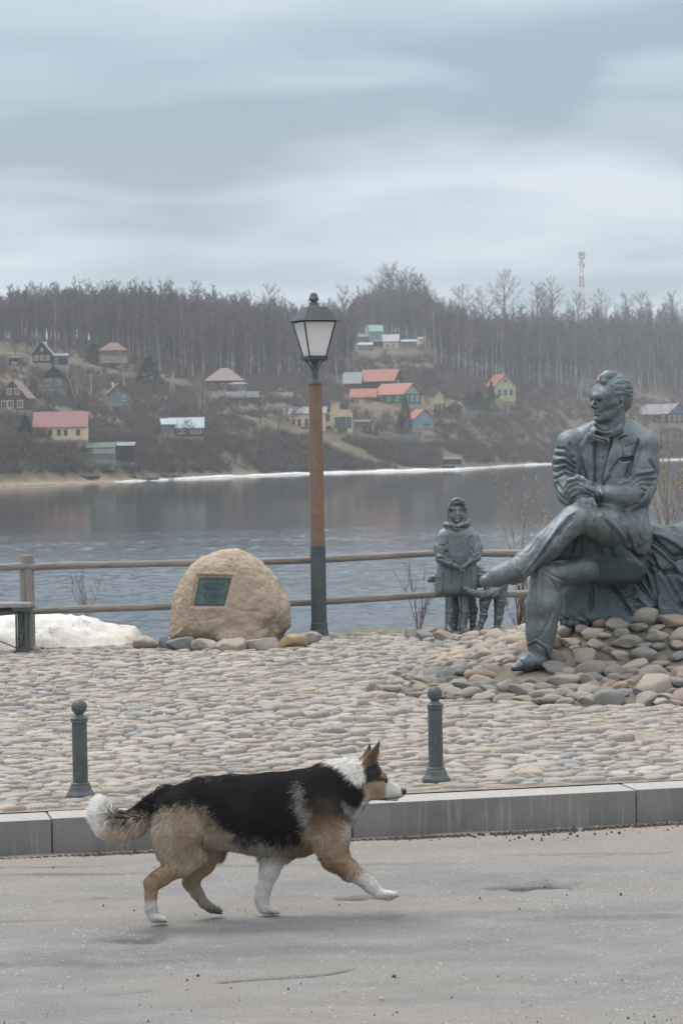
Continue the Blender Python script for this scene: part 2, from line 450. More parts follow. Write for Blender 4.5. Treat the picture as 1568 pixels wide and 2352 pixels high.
# --- road
def m_road(k):
    d = k.at('dark').outputs['Fac']; sd = k.at('sand').outputs['Fac']
    big = k.noise(0.9, 4, 0.55, k.vec((0.35, 1.3, 1))); mid = k.noise(5, 6, 0.65, k.vec((0.5, 1, 1))); fine = k.noise(160, 3, 0.7); fine2 = k.noise(60, 4, 0.7)
    c = k.mix(k.rng(big, .43, .57), (0.150, 0.153, 0.160), (0.205, 0.192, 0.176))
    c = k.mix(k.rng(mid, .42, .70), c, (0.235, 0.226, 0.215))
    c = k.mix(k.rng(fine, .32, .68, 0, 1), k.mix(0.55, c, (0.05, 0.05, 0.055), 'MIX'), k.mix(0.22, c, (0.5, 0.48, 0.45), 'MIX'))
    # pale chips of aggregate showing through the worn binder, thicker in patches
    v = k.vor(58, k.vec((1, 0.75, 1)), 0); vc = k.vor(58, k.vec((1, 0.75, 1)), 1)
    sepc = k.nd('ShaderNodeSeparateColor'); k.L(vc, sepc.inputs[0])
    chip = k.math('MULTIPLY', k.math('LESS_THAN', v, k.rng(sepc.outputs[1], 0, 1, .12, .36)), k.math('GREATER_THAN', sepc.outputs[0], k.rng(k.noise(1.3, 3, 0.5, k.vec((0.5, 1, 1))), 0.35, 0.65, 0.985, 0.72)))
    c = k.mix(k.math('MULTIPLY', chip, 0.6), c, (0.47, 0.44, 0.39))
    c = k.mix(k.rng(fine2, .56, .74, 0, .55), c, (0.10, 0.10, 0.105))
    c = k.mix(k.math('MULTIPLY', sd, k.rng(k.noise(25, 5, .7), .3, .65, .35, 1)), c, (0.27, 0.235, 0.195))
    c = k.mix(k.math('MULTIPLY', d, k.rng(k.noise(30, 4, .7), .3, .6, .5, 1)), c, (0.045, 0.045, 0.05))
    k.color(c); k.bump(k.math('ADD', k.math('MULTIPLY', fine, 0.5), k.math('ADD', fine2, k.math('MULTIPLY', mid, 1.5))), 0.5, 0.006)
M_ROAD = node_mat('road_asphalt', m_road, 0.82, 0.35)
def road_fields(x, y):
    p = np.stack([x * 0.8, y * 1.6, 0 * x], -1); z = 0.010 * vnoise(p * 1.1 + 3) + 0.004 * vnoise(p * 4) + 0.0016 * vnoise(p * 16)
    dark = np.zeros_like(x); sand = np.zeros_like(x)
    dc = curbY(x) - y
    sand += np.clip(1 - np.abs(dc - 0.12) / (0.30 + 0.1 * vnoise(p * 3)), 0, 1) * 1.0
    sand += 0.35 * np.clip(vnoise(np.stack([x * .6, y * 1.5, 0 * x + 5], -1)) - .1, 0, 1)
    def pot(u, v, rx, ry, dep, dk, lip=0):
        nonlocal z
        c = P0(u, v, ROAD); r = np.sqrt(((x - c[0]) / rx) ** 2 + ((y - c[1]) / ry) ** 2) + 0.35 * fbm(np.stack([x * 14, y * 14, 0 * x + u], -1), 3)
        m = np.clip(1 - r, 0, 1); z -= dep * np.clip(m * 3, 0, 1); dark[...] = np.maximum(dark, dk * np.clip(m * 1.6, 0, 1) ** 1.2)
    pot(1225, 2034, .26, .12, .014, .75); pot(1195, 2036, .15, .03, .03, 1.6); pot(808, 2058, .15, .045, .03, 1.5); pot(300, 2160, .20, .10, .008, .8); pot(1010, 2100, .8, .16, 0, .3); pot(450, 2190, 1.1, .16, 0, .28)
    pot(80, 2112, .2, .02, .006, .6); pot(240, 2062, .12, .02, .004, .5); pot(1210, 1978, .1, .015, .004, .5); pot(560, 2140, .5, .06, 0, .18); pot(1000, 2022, .9, .12, 0, .18)
    pot(100, 2215, 1.2, .09, 0, .4); pot(1290, 2250, 1.5, .09, 0, .15); pot(700, 2300, 1.6, .07, 0, .12); pot(1400, 2110, .6, .09, 0, .35); pot(700, 1990, 1.0, .05, 0, .3); pot(1300, 1960, .5, .03, .004, .5); pot(150, 2010, .5, .05, .003, .6); pot(930, 2180, .9, .12, 0, .22); pot(60, 1995, .5, .04, .003, .5)
    def crack(pts, w, dk=1.0):
        nonlocal z
        L = np.array([P0(u, v, ROAD)[:2] for u, v in pts]); d = ldist(L, x, y + 0.012 * vnoise(np.stack([x * 9, 0 * x, 0 * x], -1)))
        m = np.exp(-(d / w) ** 2); z -= 0.008 * m; dark[...] = np.maximum(dark, dk * m)
    crack([(505, 2251), (560, 2247), (640, 2243), (720, 2238), (800, 2231)], .012, 1.3); crack([(240, 2282), (300, 2277), (350, 2268)], .007, .6)
    crack([(905, 2241), (935, 2240)], .007); crack([(1330, 1968), (1500, 1958), (1568, 1950)], .01, .5)
    return z, dark, sand
def grid(x0, x1, nx, y0, y1, ny):
    X, Y = np.meshgrid(np.linspace(x0, x1, nx), np.linspace(y0, y1, ny), indexing='ij'); i = np.arange(nx * ny).reshape(nx, ny)
    F = np.stack([i[:-1, :-1], i[1:, :-1], i[1:, 1:], i[:-1, 1:]], -1).reshape(-1, 4); return X, Y, F
X, Y, F = grid(-2.9, 2.9, 330, 7.2, 13.4, 360)
Yc = Y.copy()
zr, dk, sdn = road_fields(X, Y); zr = ROAD + zr; zr[Y > curbY(X) + 0.05] = ROAD - 0.03
me = mesh_np('road', np.stack([X, Y, zr], -1).reshape(-1, 3), F); attr(me, 'dark', dk); attr(me, 'sand', sdn)
road = tag(obj('road', me, M_ROAD), kind='structure')
X, Y, F = grid(-60, 60, 60, -40, 30, 70)
far = MB(); 
def road_patch(x0, x1, y0f, y1f, n=24):
    xs = np.linspace(x0, x1, n); V = []; Fq = []
    for i, xx in enumerate(xs): V += [(xx, y0f(xx), ROAD - .002), (xx, y1f(xx), ROAD - .002)]
    for i in range(n - 1): Fq.append((2 * i, 2 * i + 2, 2 * i + 3, 2 * i + 1))
    return V, Fq
V = []; F_ = []
for a in (road_patch(-40, -2.9, lambda x: -40, lambda x: curbY(x) + .02), road_patch(2.9, 40, lambda x: -40, lambda x: curbY(x) + .02), road_patch(-2.9, 2.9, lambda x: -40, lambda x: 7.2)):
    b = len(V); V += a[0]; F_ += [tuple(b + i for i in f) for f in a[1]]
me = mesh_np('road_outer', V, F_, False); attr(me, 'dark', [0] * len(V)); attr(me, 'sand', [0] * len(V))
tag(obj('road_outskirts', me, M_ROAD), kind='structure')

# stray grit, clods and chips lying on the road
mb = MB(); ico = []
def pebble(mb, c, r, fl=.6):
    n = 5; top = (c[0], c[1], c[2] + r * fl); a0 = rnd.random() * 6
    ring = [(c[0] + r * rnd.uniform(.7, 1.2) * cos(a0 + k * 2 * pi / n), c[1] + r * rnd.uniform(.7, 1.2) * sin(a0 + k * 2 * pi / n), c[2] - .002 + r * fl * .3) for k in range(n)]
    low = [(p[0], p[1], c[2] - .01) for p in ring]
    mb._add([top] + ring + low, [(0, 1 + k, 1 + (k + 1) % n) for k in range(n)] + [(1 + k, 1 + n + k, 1 + n + (k + 1) % n, 1 + (k + 1) % n) for k in range(n)], rnd.choice((0, 0, 1)))
for i in range(320):
    u, v = rnd.uniform(-60, 1630), 1975 + 377 * rnd.random() ** 1.0
    c = P0(u, v, ROAD); pebble(mb, (c[0], c[1], ROAD), 0.0030 * rnd.choice((.4, .5, .6, .8, 1.1, 1.6)))
for i in range(420):
    x = rnd.uniform(-2.3, 2.4); c = (x, curbY(x) - abs(rnd.gauss(.09, .10)) - .01, ROAD); pebble(mb, c, 0.004 * rnd.uniform(.6, 2.1))
for u, v, r in ((1075, 2167, .011), (876, 2293, .012), (123, 1995, .013), (1235, 2003, .008), (205, 2012, .008), (455, 2240, .008), (905, 2241, .008)):
    c = P0(u, v, ROAD); pebble(mb, (c[0], c[1], ROAD), r, .8)
M_GRIT = mat('grit_dark', (.05, .045, .042), rough=.9); M_GRIT2 = mat('grit_pale', (.42, .36, .29), rough=.9)
tag(mb.build('grit', [M_GRIT, M_GRIT2]), 'loose dark grit and small pale chips scattered over the asphalt', 'grit', kind='stuff')
# the ribbed tar bead squeezed out along the gutter
mb = MB(); t = -0.6
while t < 4.6:
    bx = cA[:2] + cdir * t - cnor * (0.105 + .006 * sin(t * 3) + rnd.gauss(0, .002)); L_ = .030 * rnd.uniform(.8, 1.25)
    if rnd.random() < 0.94 or t < 1.0:
        a = math.atan2(cdir[1], cdir[0]) - radians(42) + rnd.gauss(0, .12)
        mb.box((bx[0], bx[1], ROAD + .002), (L_ * 1.5, .011 * rnd.uniform(.8, 1.3), .016 * rnd.uniform(.7, 1.2)), a, taper=.55)
    t += .034 * rnd.uniform(.92, 1.1)
tag(mb.build('tar_bead', mat('tar', (.055, .052, .05), (.12, .10, .085), sc=(30, 9), rough=.75)), 'ribbed dark tar bead along the foot of the granite kerb', 'tar joint', kind='stuff')

# --- kerb: granite blocks, each a piece
def m_granite(k):
    c = k.mix(k.rng(k.noise(3, 4, .5, k.vec((1.2, 1, 1))), .35, .65), (0.165, 0.163, 0.16), (0.225, 0.218, 0.21))
    st = k.noise(14, 3, .6, k.vec((3.2, .2, .22)));
    c = k.mix(k.rng(st, .52, .72, 0, .6), c, (0.36, 0.355, 0.34))
    c = k.mix(k.rng(k.noise(150, 3, .8), .35, .65, 0, .32), c, (0.07, 0.07, 0.07))
    g = k.nd('ShaderNodeNewGeometry'); sp = k.nd('ShaderNodeSeparateXYZ'); k.L(g.outputs['Normal'], sp.inputs[0])
    top = k.rng(sp.outputs[2], .5, .9)
    c = k.mix(k.math('MULTIPLY', top, .75), c, k.mix(k.rng(k.noise(40, 4, .7), .3, .7), (0.34, 0.33, 0.315), (0.46, 0.45, 0.43)))   # upper face painted paler, light from above put into the colour
    k.color(c); k.bump(k.math('ADD', k.noise(90, 4, .7), k.math('MULTIPLY', st, .7)), .5, .006)
M_GRAN = node_mat('kerb_granite', m_granite, .85, .3)
def bevel_box(name, dx, dy, dz, bev, seg=2):
    import bmesh
    bm = bmesh.new(); bmesh.ops.create_cube(bm, size=1.0); bmesh.ops.scale(bm, vec=(dx, dy, dz), verts=bm.verts)
    bmesh.ops.bevel(bm, geom=list(bm.edges), offset=bev, segments=seg, affect='EDGES', profile=.6)
    me = bpy.data.meshes.new(name); bm.to_mesh(me); bm.free(); me.polygons.foreach_set('use_smooth', [True] * len(me.polygons))
    try: me.set_sharp_from_angle(angle=radians(50))
    except Exception: pass
    return me
kerb = bpy.data.objects.new('kerb', None); link(kerb); kerb['kind'] = 'structure'
j1 = P0(120, 1960, ROAD); j2 = P0(805, 1922, ROAD); t1 = (j1[:2] - cA[:2]) @ cdir; t2 = (j2[:2] - cA[:2]) @ cdir; st = t2 - t1
k_me = bevel_box('kerb_stone', st - .004, CURB_W, .36, .010)
for i in range(-9, 12):
    if i in (1,): pass
    c = cA[:2] + cdir * (t1 + st * (i + .5)) + cnor * (CURB_W / 2)
    o = obj('kerb_stone', k_me if i not in (2,) else k_me, M_GRAN, kerb, (c[0], c[1], -.18 + rnd.uniform(-.003, .003))); o.rotation_euler = (0, 0, math.atan2(cdir[1], cdir[0]) + rnd.uniform(-.002, .002))

# --- plaza bed
def m_bed(k):
    c = k.mix(k.rng(k.noise(5, 5, .6), .4, .6), (0.34, 0.29, 0.235), (0.22, 0.195, 0.165)); c = k.mix(k.rng(k.noise(70, 4, .7), .45, .7), c, (0.10, 0.085, 0.075)); k.color(c); k.bump(k.noise(60, 5, .7), .6, .01)
M_BED = node_mat('sandy_joint_fill', m_bed, .95, .2)
def strip(x0, x1, n, fa, fb, z, ny=2):
    V = []; F = []
    for i, xx in enumerate(np.linspace(x0, x1, n)):
        for j in range(ny): t = j / (ny - 1); V.append((xx, fa(xx) * (1 - t) + fb(xx) * t, z))
    for i in range(n - 1):
        for j in range(ny - 1): F.append((i * ny + j, (i + 1) * ny + j, (i + 1) * ny + j + 1, i * ny + j + 1))
    return V, F
V, F = strip(-26, 26, 40, lambda x: curbY(x) + CURB_W - .01, lambda x: fenceY(x) + .10, 0.004)
plaza = tag(obj('plaza', mesh_np('plaza', V, F, False), M_BED), kind='structure')
# near river bank under the fence
V = []; F = []; xs = np.linspace(-40, 40, 90); prof = [(.09, .0), (.13, -.05), (.8, -.5), (2.0, -1.3), (4, -2.6), (6.5, -3.9), (9, -4.4)]
for i, xx in enumerate(xs):
    for dy, z in prof: V.append((xx, fenceY(xx) + dy + (.15 * vnoise(np.array([xx * 1.3, dy, 3.])) if dy > .2 else 0), z + (.12 * vnoise(np.array([xx, dy * 2, 0.])) if dy > .2 else 0)))
n = len(prof)
for i in range(len(xs) - 1):
    for j in range(n - 1): F.append((i * n + j, (i + 1) * n + j, (i + 1) * n + j + 1, i * n + j + 1))
tag(obj('river_bank', mesh_np('river_bank', V, F), mat('bank_earth', (.17, .14, .10), (.26, .22, .16), (.09, .085, .06), sc=(1.5, 5), rough=.95, bump=.5, bsc=12)), kind='structure')

# --- cobbles
MOUND = np.array([P0(u, v, 0)[:2] for u, v in ((862, 1592), (930, 1548), (1011, 1508), (1060, 1486), (1125, 1470), (1180, 1455), (1700, 1428), (2000, 1480), (2150, 1560), (1900, 1612), (1600, 1622), (1300, 1624), (1100, 1614), (960, 1605))])
def mound_z(x, y): d = -pdist(MOUND, np.atleast_1d(x).astype(float), np.atleast_1d(y).astype(float)); return np.where(d > 0, np.minimum(.02 + .15 * d + .40 * np.clip(d - 1.0, 0, 1), .46), 0.0)
BOULD = P0(522, 1470, 0.07); LAMP = P0(733, 1463, 0.0)
def m_cobble(k):
    oi = k.nd('ShaderNodeObjectInfo'); r = k.math('FRACT', k.math('ADD', k.at('rnd').outputs['Fac'], oi.outputs['Random']))
    pal = k.ramp(r, [(0, (.38, .33, .275)), (.12, (.27, .26, .24)), (.24, (.43, .375, .305)), (.36, (.20, .22, .235)), (.48, (.38, .335, .285)), (.58, (.335, .262, .232)), (.68, (.275, .275, .27)), (.78, (.46, .42, .38)), (.87, (.16, .185, .215)), (.94, (.40, .325, .24)), (1, (.31, .28, .25))])
    w = k.noise(7, 5, .65); c = k.mix(k.rng(w, .4, .62, 0, .55), pal, (.375, .337, .295)); c = k.mix(k.rng(k.noise(60, 4, .75), .42, .70, 0, .55), c, (.14, .125, .11))
    k.color(c); k.bump(k.math('ADD', k.noise(45, 5, .7), k.noise(12, 3, .6)), .35, .012)
M_COB = node_mat('cobble_stone', m_cobble, .72, .4)
def cobble(lx, ly, h, r_, dz=0.):
    n = 9; V = []; F = []; e_ = r_.uniform(2.1, 3.0); ph = r_.uniform(0, 6); j = [r_.uniform(.78, 1.12) for _ in range(n)]
    tx, ty = r_.uniform(-.13, .13), r_.uniform(-.22, .22)
    for s_, z in ((1.0, -.03), (.98, h * .42), (.84, h * .84), (.5, h * 1.0)):
        for k_ in range(n):
            a = ph + 2 * pi * k_ / n; c, q = cos(a), sin(a); rr = (abs(c) ** e_ + abs(q) ** e_) ** (-1 / e_) * j[k_]
            x, y = lx / 2 * rr * c * s_, ly / 2 * rr * q * s_; V.append((x, y, z + (tx * x + ty * y if z > 0 else 0)))
    V.append((0, 0, h))
    for a in range(3):
        for k_ in range(n): F.append((a * n + k_, a * n + (k_ + 1) % n, (a + 1) * n + (k_ + 1) % n, (a + 1) * n + k_))
    for k_ in range(n): F.append((3 * n + k_, 3 * n + (k_ + 1) % n, 4 * n))
    return V, F
spots = []; b = 0.0; row = 0
th = math.atan2(cdir[1], cdir[0])
while b < 13.6:
    ry = rnd.uniform(.055, .092); a = -9.0 + rnd.uniform(0, .2)
    while a < 9.5:
        lx = rnd.choice((.075, .10, .12, .14, .17, .21)) * rnd.uniform(.85, 1.15)
        wob = .05 * sin(a * .9 + b * .5) + .03 * sin(a * 2.7 + b)
        c = cA[:2] + cdir * (a + lx / 2) + cnor * (CURB_W + .055 + b + wob) + cdir * 0
        x, y = c; a += lx + .006
        if y > fenceY(x) + .02 or abs(x) > 1.6 + y * .2: continue
        if y < curbY(x) + CURB_W + .045: continue
        spots.append((x, y, lx, ry, th + rnd.gauss(0, .10)))
    b += ry + .003
sx = np.array([s_[0] for s_ in spots]); sy = np.array([s_[1] for s_ in spots]); dm = pdist(MOUND, sx, sy)
keep = []
for s_, d in zip(spots, dm):
    x, y = s_[0], s_[1]
    if d < -.03: continue
    if abs(x - BOULD[0]) < .66 and abs(y - BOULD[1] - .35) < .5: continue
    keep.append(s_)
def inview(x, y, z=0):
    q = CRN.T @ np.array([x, y, z - CAMH]); u = 784 + FPX * q[0] / -q[2]; v = 1176 - FPX * q[1] / -q[2]; return u, v
vis = sorted([i for i, s_ in enumerate(keep) if -10 < inview(s_[0], s_[1])[0] < 1580], key=lambda i: keep[i][1])
one = set(vis[:300])
cob_me = []
for i in range(14):
    V, F = cobble(rnd.uniform(.10, .18), rnd.uniform(.07, .09), rnd.uniform(.014, .028), rnd); me = mesh_np('cobble', V, F); attr(me, 'rnd', np.full(len(V), rnd.random() * .5)); cob_me.append(me)
VV, FF, RR = [], [], []; nb = 0
for i, s_ in enumerate(keep):
    x, y, lx, ly, a = s_; z = .010 * sin(x * 1.1 + 2) * sin(y * .9) + rnd.gauss(0, .005)
    if i in one:
        o = obj('cobble', cob_me[rnd.randrange(14)], M_COB, plaza, (x, y, z)); o.rotation_euler = (rnd.gauss(0, .04), rnd.gauss(0, .04), a + (pi if rnd.random() < .5 else 0))
        w = o.data; bx = max(v.co.x for v in w.vertices) * 2; by = max(v.co.y for v in w.vertices) * 2; o.scale = (lx / bx * .98, ly / by * .98, rnd.uniform(.8, 1.2))
    else:
        V, F = cobble(lx, ly, max(.005, rnd.gauss(.020, .010)), rnd); V = np.array(V); c_, s2 = cos(a), sin(a)
        VV.append(np.stack([V[:, 0] * c_ - V[:, 1] * s2 + x, V[:, 0] * s2 + V[:, 1] * c_ + y, V[:, 2] + z], 1)); FF += [[q + nb for q in f] for f in F]; nb += len(V); RR.append(np.full(len(V), rnd.random()))
me = mesh_np('cobbles', np.concatenate(VV), FF); attr(me, 'rnd', np.concatenate(RR))
o = obj('cobble_field', me, M_COB, plaza); o['kind'] = 'stuff'

# --- heap of field stones round the monument
def m_fstone(k):
    oi = k.nd('ShaderNodeObjectInfo')
    pal = k.ramp(oi.outputs['Random'], [(0, (.34, .285, .22)), (.12, (.225, .225, .225)), (.24, (.13, .155, .175)), (.36, (.39, .335, .27)), (.46, (.185, .195, .20)), (.56, (.27, .175, .15)), (.66, (.43, .39, .335)), (.78, (.12, .145, .16)), (.88, (.285, .25, .235)), (.95, (.36, .255, .15)), (1, (.20, .215, .225))])
    c = k.mix(k.rng(k.noise(6, 5, .65), .38, .66, 0, .5), pal, (.34, .29, .235)); c = k.mix(k.rng(k.noise(55, 5, .75), .45, .72, 0, .6), c, (.09, .085, .08)); c = k.mix(k.rng(k.noise(90, 3, .7), .6, .75, 0, .5), c, (.55, .5, .44))
    k.color(c); k.bump(k.math('ADD', k.noise(40, 5, .7), k.noise(9, 3, .6)), .4, .015)
M_FST = node_mat('field_stone', m_fstone, .72, .4)
import bmesh
def fstone(seed, rough=.16, sub=3, flat=0.0):
    bm = bmesh.new(); bmesh.ops.create_icosphere(bm, subdivisions=sub, radius=1.0); V = np.array([v.co[:] for v in bm.verts]); F = np.array([[v.index for v in f.verts] for f in bm.faces]); bm.free()
    rs = np.random.RandomState(seed)
    V = np.sign(V) * np.abs(V) ** rs.uniform(.72, .95)             # squarish cobble
    for _ in range(rs.randint(7, 13)):                                  # a few broken or worn flats
        n_ = rs.normal(size=3); n_ /= np.linalg.norm(n_); lim = rs.uniform(.58, .82); d = V @ n_; V = V - np.outer(np.clip(d - lim, 0, None) * .85, n_)
    V *= 1 + rough * .75 * fbm(V * 1.4 + seed, 4)[:, None]
    return V, F
fst = [mesh_np('field_stone', *fstone(i)) for i in range(16)]
def place_stone(parent, x, y, z, lx, ly, lz, rz, tilt=.2, name='field_stone'):
    o = obj(name, fst[rnd.randrange(16)], M_FST, parent, (x, y, z)); o.scale = (lx / 2, ly / 2, lz / 2); o.rotation_euler = (rnd.gauss(0, tilt * .5), rnd.gauss(0, tilt), rz); return o
X, Y, F = grid(MOUND[:, 0].min() - .2, MOUND[:, 0].max() + .2, 90, MOUND[:, 1].min() - .2, MOUND[:, 1].max() + .2, 90)
Z = mound_z(X.ravel(), Y.ravel()).reshape(X.shape); Z = np.where(Z > 0, Z + .015 * vnoise(np.stack([X * 5, Y * 5, 0 * X], -1)), -.02)
mound = tag(obj('stone_mound', mesh_np('stone_mound', np.stack([X, Y, Z], -1).reshape(-1, 3), F), mat('mound_grit', (.20, .17, .14), (.12, .11, .095), (.10, .105, .07), sc=(6, 17), rough=.95, bump=.6, bsc=60)), 'low mound of rounded field stones under the bronze seated man', 'stone mound')
pts = []; tries = 0
while tries < 60000:
    tries += 1; x = rnd.uniform(MOUND[:, 0].min(), MOUND[:, 0].max()); y = MOUND[:, 1].min() + (MOUND[:, 1].max() - MOUND[:, 1].min()) * rnd.random() ** 1.5
    if inview(x, y)[0] > (1650 if tries < 42000 else 2300): continue
    lx = rnd.choice((.12, .15, .18, .21, .25)) * rnd.uniform(.9, 1.12); 
    if y < 18.6: lx *= 1.12
    u, v = inview(x, y, .2)
    if u < 1040: lx = min(lx, .24) * .75
    ly = lx * rnd.uniform(.55, .8); ok = True; rz = th + rnd.gauss(0, .35)
    for q in pts:
        dx, dy = x - q[0], y - q[1]
        if abs(dx) > .4 or abs(dy) > .4: continue
        ca, sa = cos(th), sin(th); ex = dx * ca + dy * sa; ey = -dx * sa + dy * ca
        if (ex / (lx + q[2]) * 2.42) ** 2 + (ey / (ly + q[3]) * 2.42) ** 2 < 1: ok = False; break
    if ok and pdist(MOUND, np.array([x]), np.array([y]))[0] < .0 and len(pts) < 1500: pts.append((x, y, lx, ly, rz))
pts.sort(key=lambda q: q[1] + (50 if inview(q[0], q[1])[0] > 1600 else 0)); print('mound stones', len(pts))
mz = mound_z(np.array([q[0] for q in pts]), np.array([q[1] for q in pts]))
rest = []
for i, (q, z) in enumerate(zip(pts, mz)):
    lz = q[3] * rnd.uniform(.70, 1.0)
    if abs(inview(q[0], q[1], z)[0] - 1212) < 50 and 17.75 < q[1] < 18.5: rest.append((q, float(z) - .05, lz * .5)); continue
    if i < 300: place_stone(mound, q[0], q[1], float(z) + lz * (.06 if z < .2 else .2), q[2] * 1.10, q[3] * 1.12, lz, q[4])
    else: rest.append((q, float(z), lz))
VV, FF = [], []; nb = 0
for q, z, lz in rest:
    V, F = fstone(rnd.randrange(999), sub=2); V = V * np.array([q[2] / 2, q[3] / 2, lz / 2]); c_, s2 = cos(q[4]), sin(q[4])
    VV.append(np.stack([V[:, 0] * c_ - V[:, 1] * s2 + q[0], V[:, 0] * s2 + V[:, 1] * c_ + q[1], V[:, 2] + z + lz * .16], 1)); FF.append(F + nb); nb += len(V)
if rest:
    o = obj('field_stones', mesh_np('field_stones', np.concatenate(VV), np.concatenate(FF)), mat('field_stone_far', (.31, .265, .215), (.19, .20, .20), (.38, .30, .22), sc=(3.1, 7), rough=.75, bump=.3, bsc=30), mound); o['kind'] = 'stuff'

# rim of larger stones where the girl stands, and the row at the foot of the memorial boulder
rim = bpy.data.objects.new('edging', None); link(rim); tag(rim, 'short row of pale rounded stones edging the paving in front of the bronze girl', 'stone edging')
for u, v, w in ((945, 1463, 36), (972, 1467, 40), (1018, 1469, 52), (1078, 1468, 56), (1122, 1463, 40)):
    c = P0(u, v, .03); s = FPX / c[1]; place_stone(rim, c[0], c[1] + .08, .045, w / s * 1.05, .19, .135, th, .05, 'edging_stone')
for u, v, w in ((985, 1455, 46), (1040, 1452, 50), (1095, 1451, 46), (1145, 1450, 50), (1180, 1455, 40)):
    c = P0(u, v, .02); s = FPX / c[1]; place_stone(rim, c[0], c[1] + .05, .03, w / s * 1.05, .26, .11, th, .05, 'edging_stone')
row_ = bpy.data.objects.new('edging', None); link(row_); tag(row_, 'row of rounded stones laid along the foot of the memorial boulder', 'stone edging')
row_cols = [(334, 1484, 50, (.52, .44, .35)), (378, 1487, 26, (.22, .22, .21)), (413, 1488, 58, (.22, .265, .255)), (472, 1490, 54, (.50, .45, .40)), (531, 1490, 60, (.46, .38, .32)), (600, 1488, 66, (.47, .42, .38)), (668, 1484, 62, (.47, .35, .19)), (710, 1476, 44, (.40, .39, .37))]
for i, (u, v, w, colr) in enumerate(row_cols):
    c = P0(u, v + 10, 0.0); s = FPX / c[1]; me = mesh_np('edging_stone', *fstone(63 + i, sub=4, rough=.10))
    m = mat('row_stone_%d' % i, tuple(x * .72 for x in colr), tuple(x * .95 for x in colr), tuple(x * .45 for x in colr), sc=(1.6, 9), rough=.75, bump=.4, bsc=6, lo=.38, hi=.66)
    o = obj('edging_stone', me, m, row_, (c[0], c[1] + .09, .058)); o.scale = (w / s * .62, .115, .088); o.rotation_euler = (0, rnd.gauss(0, .05), th + rnd.gauss(0, .1))
for u, v, w in ((330, 1474, 40), (395, 1474, 50), (450, 1472, 52), (520, 1474, 50), (580, 1474, 60), (640, 1470, 60), (690, 1466, 40), (735, 1462, 30)):
    c = P0(u, v, .03); s = FPX / c[1]; place_stone(row_, c[0], c[1] + .02, .02, w / s * 1.05, .24, .11, th, .05, 'edging_stone')

# ------------------------------------------------------------------ river and the far shore
def m_water(k):
    k.bs.inputs['Base Color'].default_value = (.030, .045, .062, 1); k.bs.inputs['IOR'].default_value = 1.333; k.bs.inputs['Specular IOR Level'].default_value = .5
    g = k.nd('ShaderNodeNewGeometry'); sp = k.nd('ShaderNodeSeparateXYZ'); k.L(g.outputs['Position'], sp.inputs[0])
    y = k.math('ADD', sp.outputs[1], k.math('MULTIPLY', k.noise(.02, 4, .6, k.vec((.5, 1.6, 1))), 90.0))
    near = k.rng(y, 130, 215, 1, 0); far_ = k.rng(y, 175, 330, 1, 0)
    w1 = k.noise(1.0, 5, .62, k.vec((1.7, .75, 1))); w2 = k.noise(2.6, 3, .55, k.vec((1.5, .8, 1), loc=(9, 2, 0))); w3 = k.noise(.22, 2, .5, k.vec((.6, 1, 1)))
    h = k.math('ADD', k.math('MULTIPLY', w1, .75), k.math('MULTIPLY', w2, .25))
    b = k.nd('ShaderNodeBump'); b.inputs['Distance'].default_value = .42; k.L(h, b.inputs['Height'])
    k.L(k.math('ADD', k.math('MULTIPLY', near, .30), k.math('ADD', k.math('MULTIPLY', far_, .07), .02)), b.inputs['Strength'])
    k.L(b.outputs[0], k.bs.inputs['Normal'])
    k.L(k.math('ADD', k.math('MULTIPLY', near, .05), .05), k.bs.inputs['Roughness'])
M_WATER = node_mat('river_water', m_water, .06, .5)
xr_ = np.arange(-40, 40.01, .21); yr_ = np.concatenate([np.arange(70, 130, .22), np.arange(130, 225, .36)])
X, Y = np.meshgrid(xr_, yr_, indexing='ij')
band = np.interp(Y + 16 * vnoise(np.stack([X / 26, Y / 60, 0 * X], -1)), [70, 112, 135, 165, 190, 215], [1, 1, .72, .40, .12, 0])
gust = .72 + .42 * vnoise(np.stack([X / 9, Y / 5, 0 * X + 4], -1))
amp = .066 * band * gust * np.clip((40 - np.abs(X)) / 2, 0, 1) * np.clip((Y - 70) / 3, 0, 1)
Z = .75 * vnoise(np.stack([X * 2.1 + Y * .12, Y * 1.35, 0 * X], -1)) + .6 * vnoise(np.stack([X * 3.6 - Y * .2, Y * 2.1, 0 * X + 9], -1)) + .12 * np.sin(Y * 2.1 + X * .35 + 2.5 * vnoise(np.stack([X * .3, Y * .2, 0 * X + 3], -1)))
Z = np.sign(Z) * np.abs(Z) ** 1.15 * amp
V = np.stack([X, Y, WATER + Z], -1).reshape(-1, 3); i = np.arange(X.size).reshape(X.shape); F = np.stack([i[:-1, :-1], i[1:, :-1], i[1:, 1:], i[:-1, 1:]], -1).reshape(-1, 4)
x0_, x1_, y0_, y1_ = xr_[0], xr_[-1], yr_[0], yr_[-1]
R_ = [(-900, 24), (900, 24), (900, y0_), (-900, y0_), (-900, y1_), (900, y1_), (1400, 1500), (-1400, 1500), (x0_, y0_), (x1_, y0_), (x0_, y1_), (x1_, y1_)]; nb = len(V)
V = np.concatenate([V, np.array([(a_, b_, WATER) for a_, b_ in R_])]); F = np.concatenate([F, nb + np.array([(0, 1, 2, 3), (4, 5, 6, 7), (3, 8, 10, 4), (9, 2, 5, 11)])])
tag(obj('river', mesh_np('river', V, F), M_WATER), kind='structure')

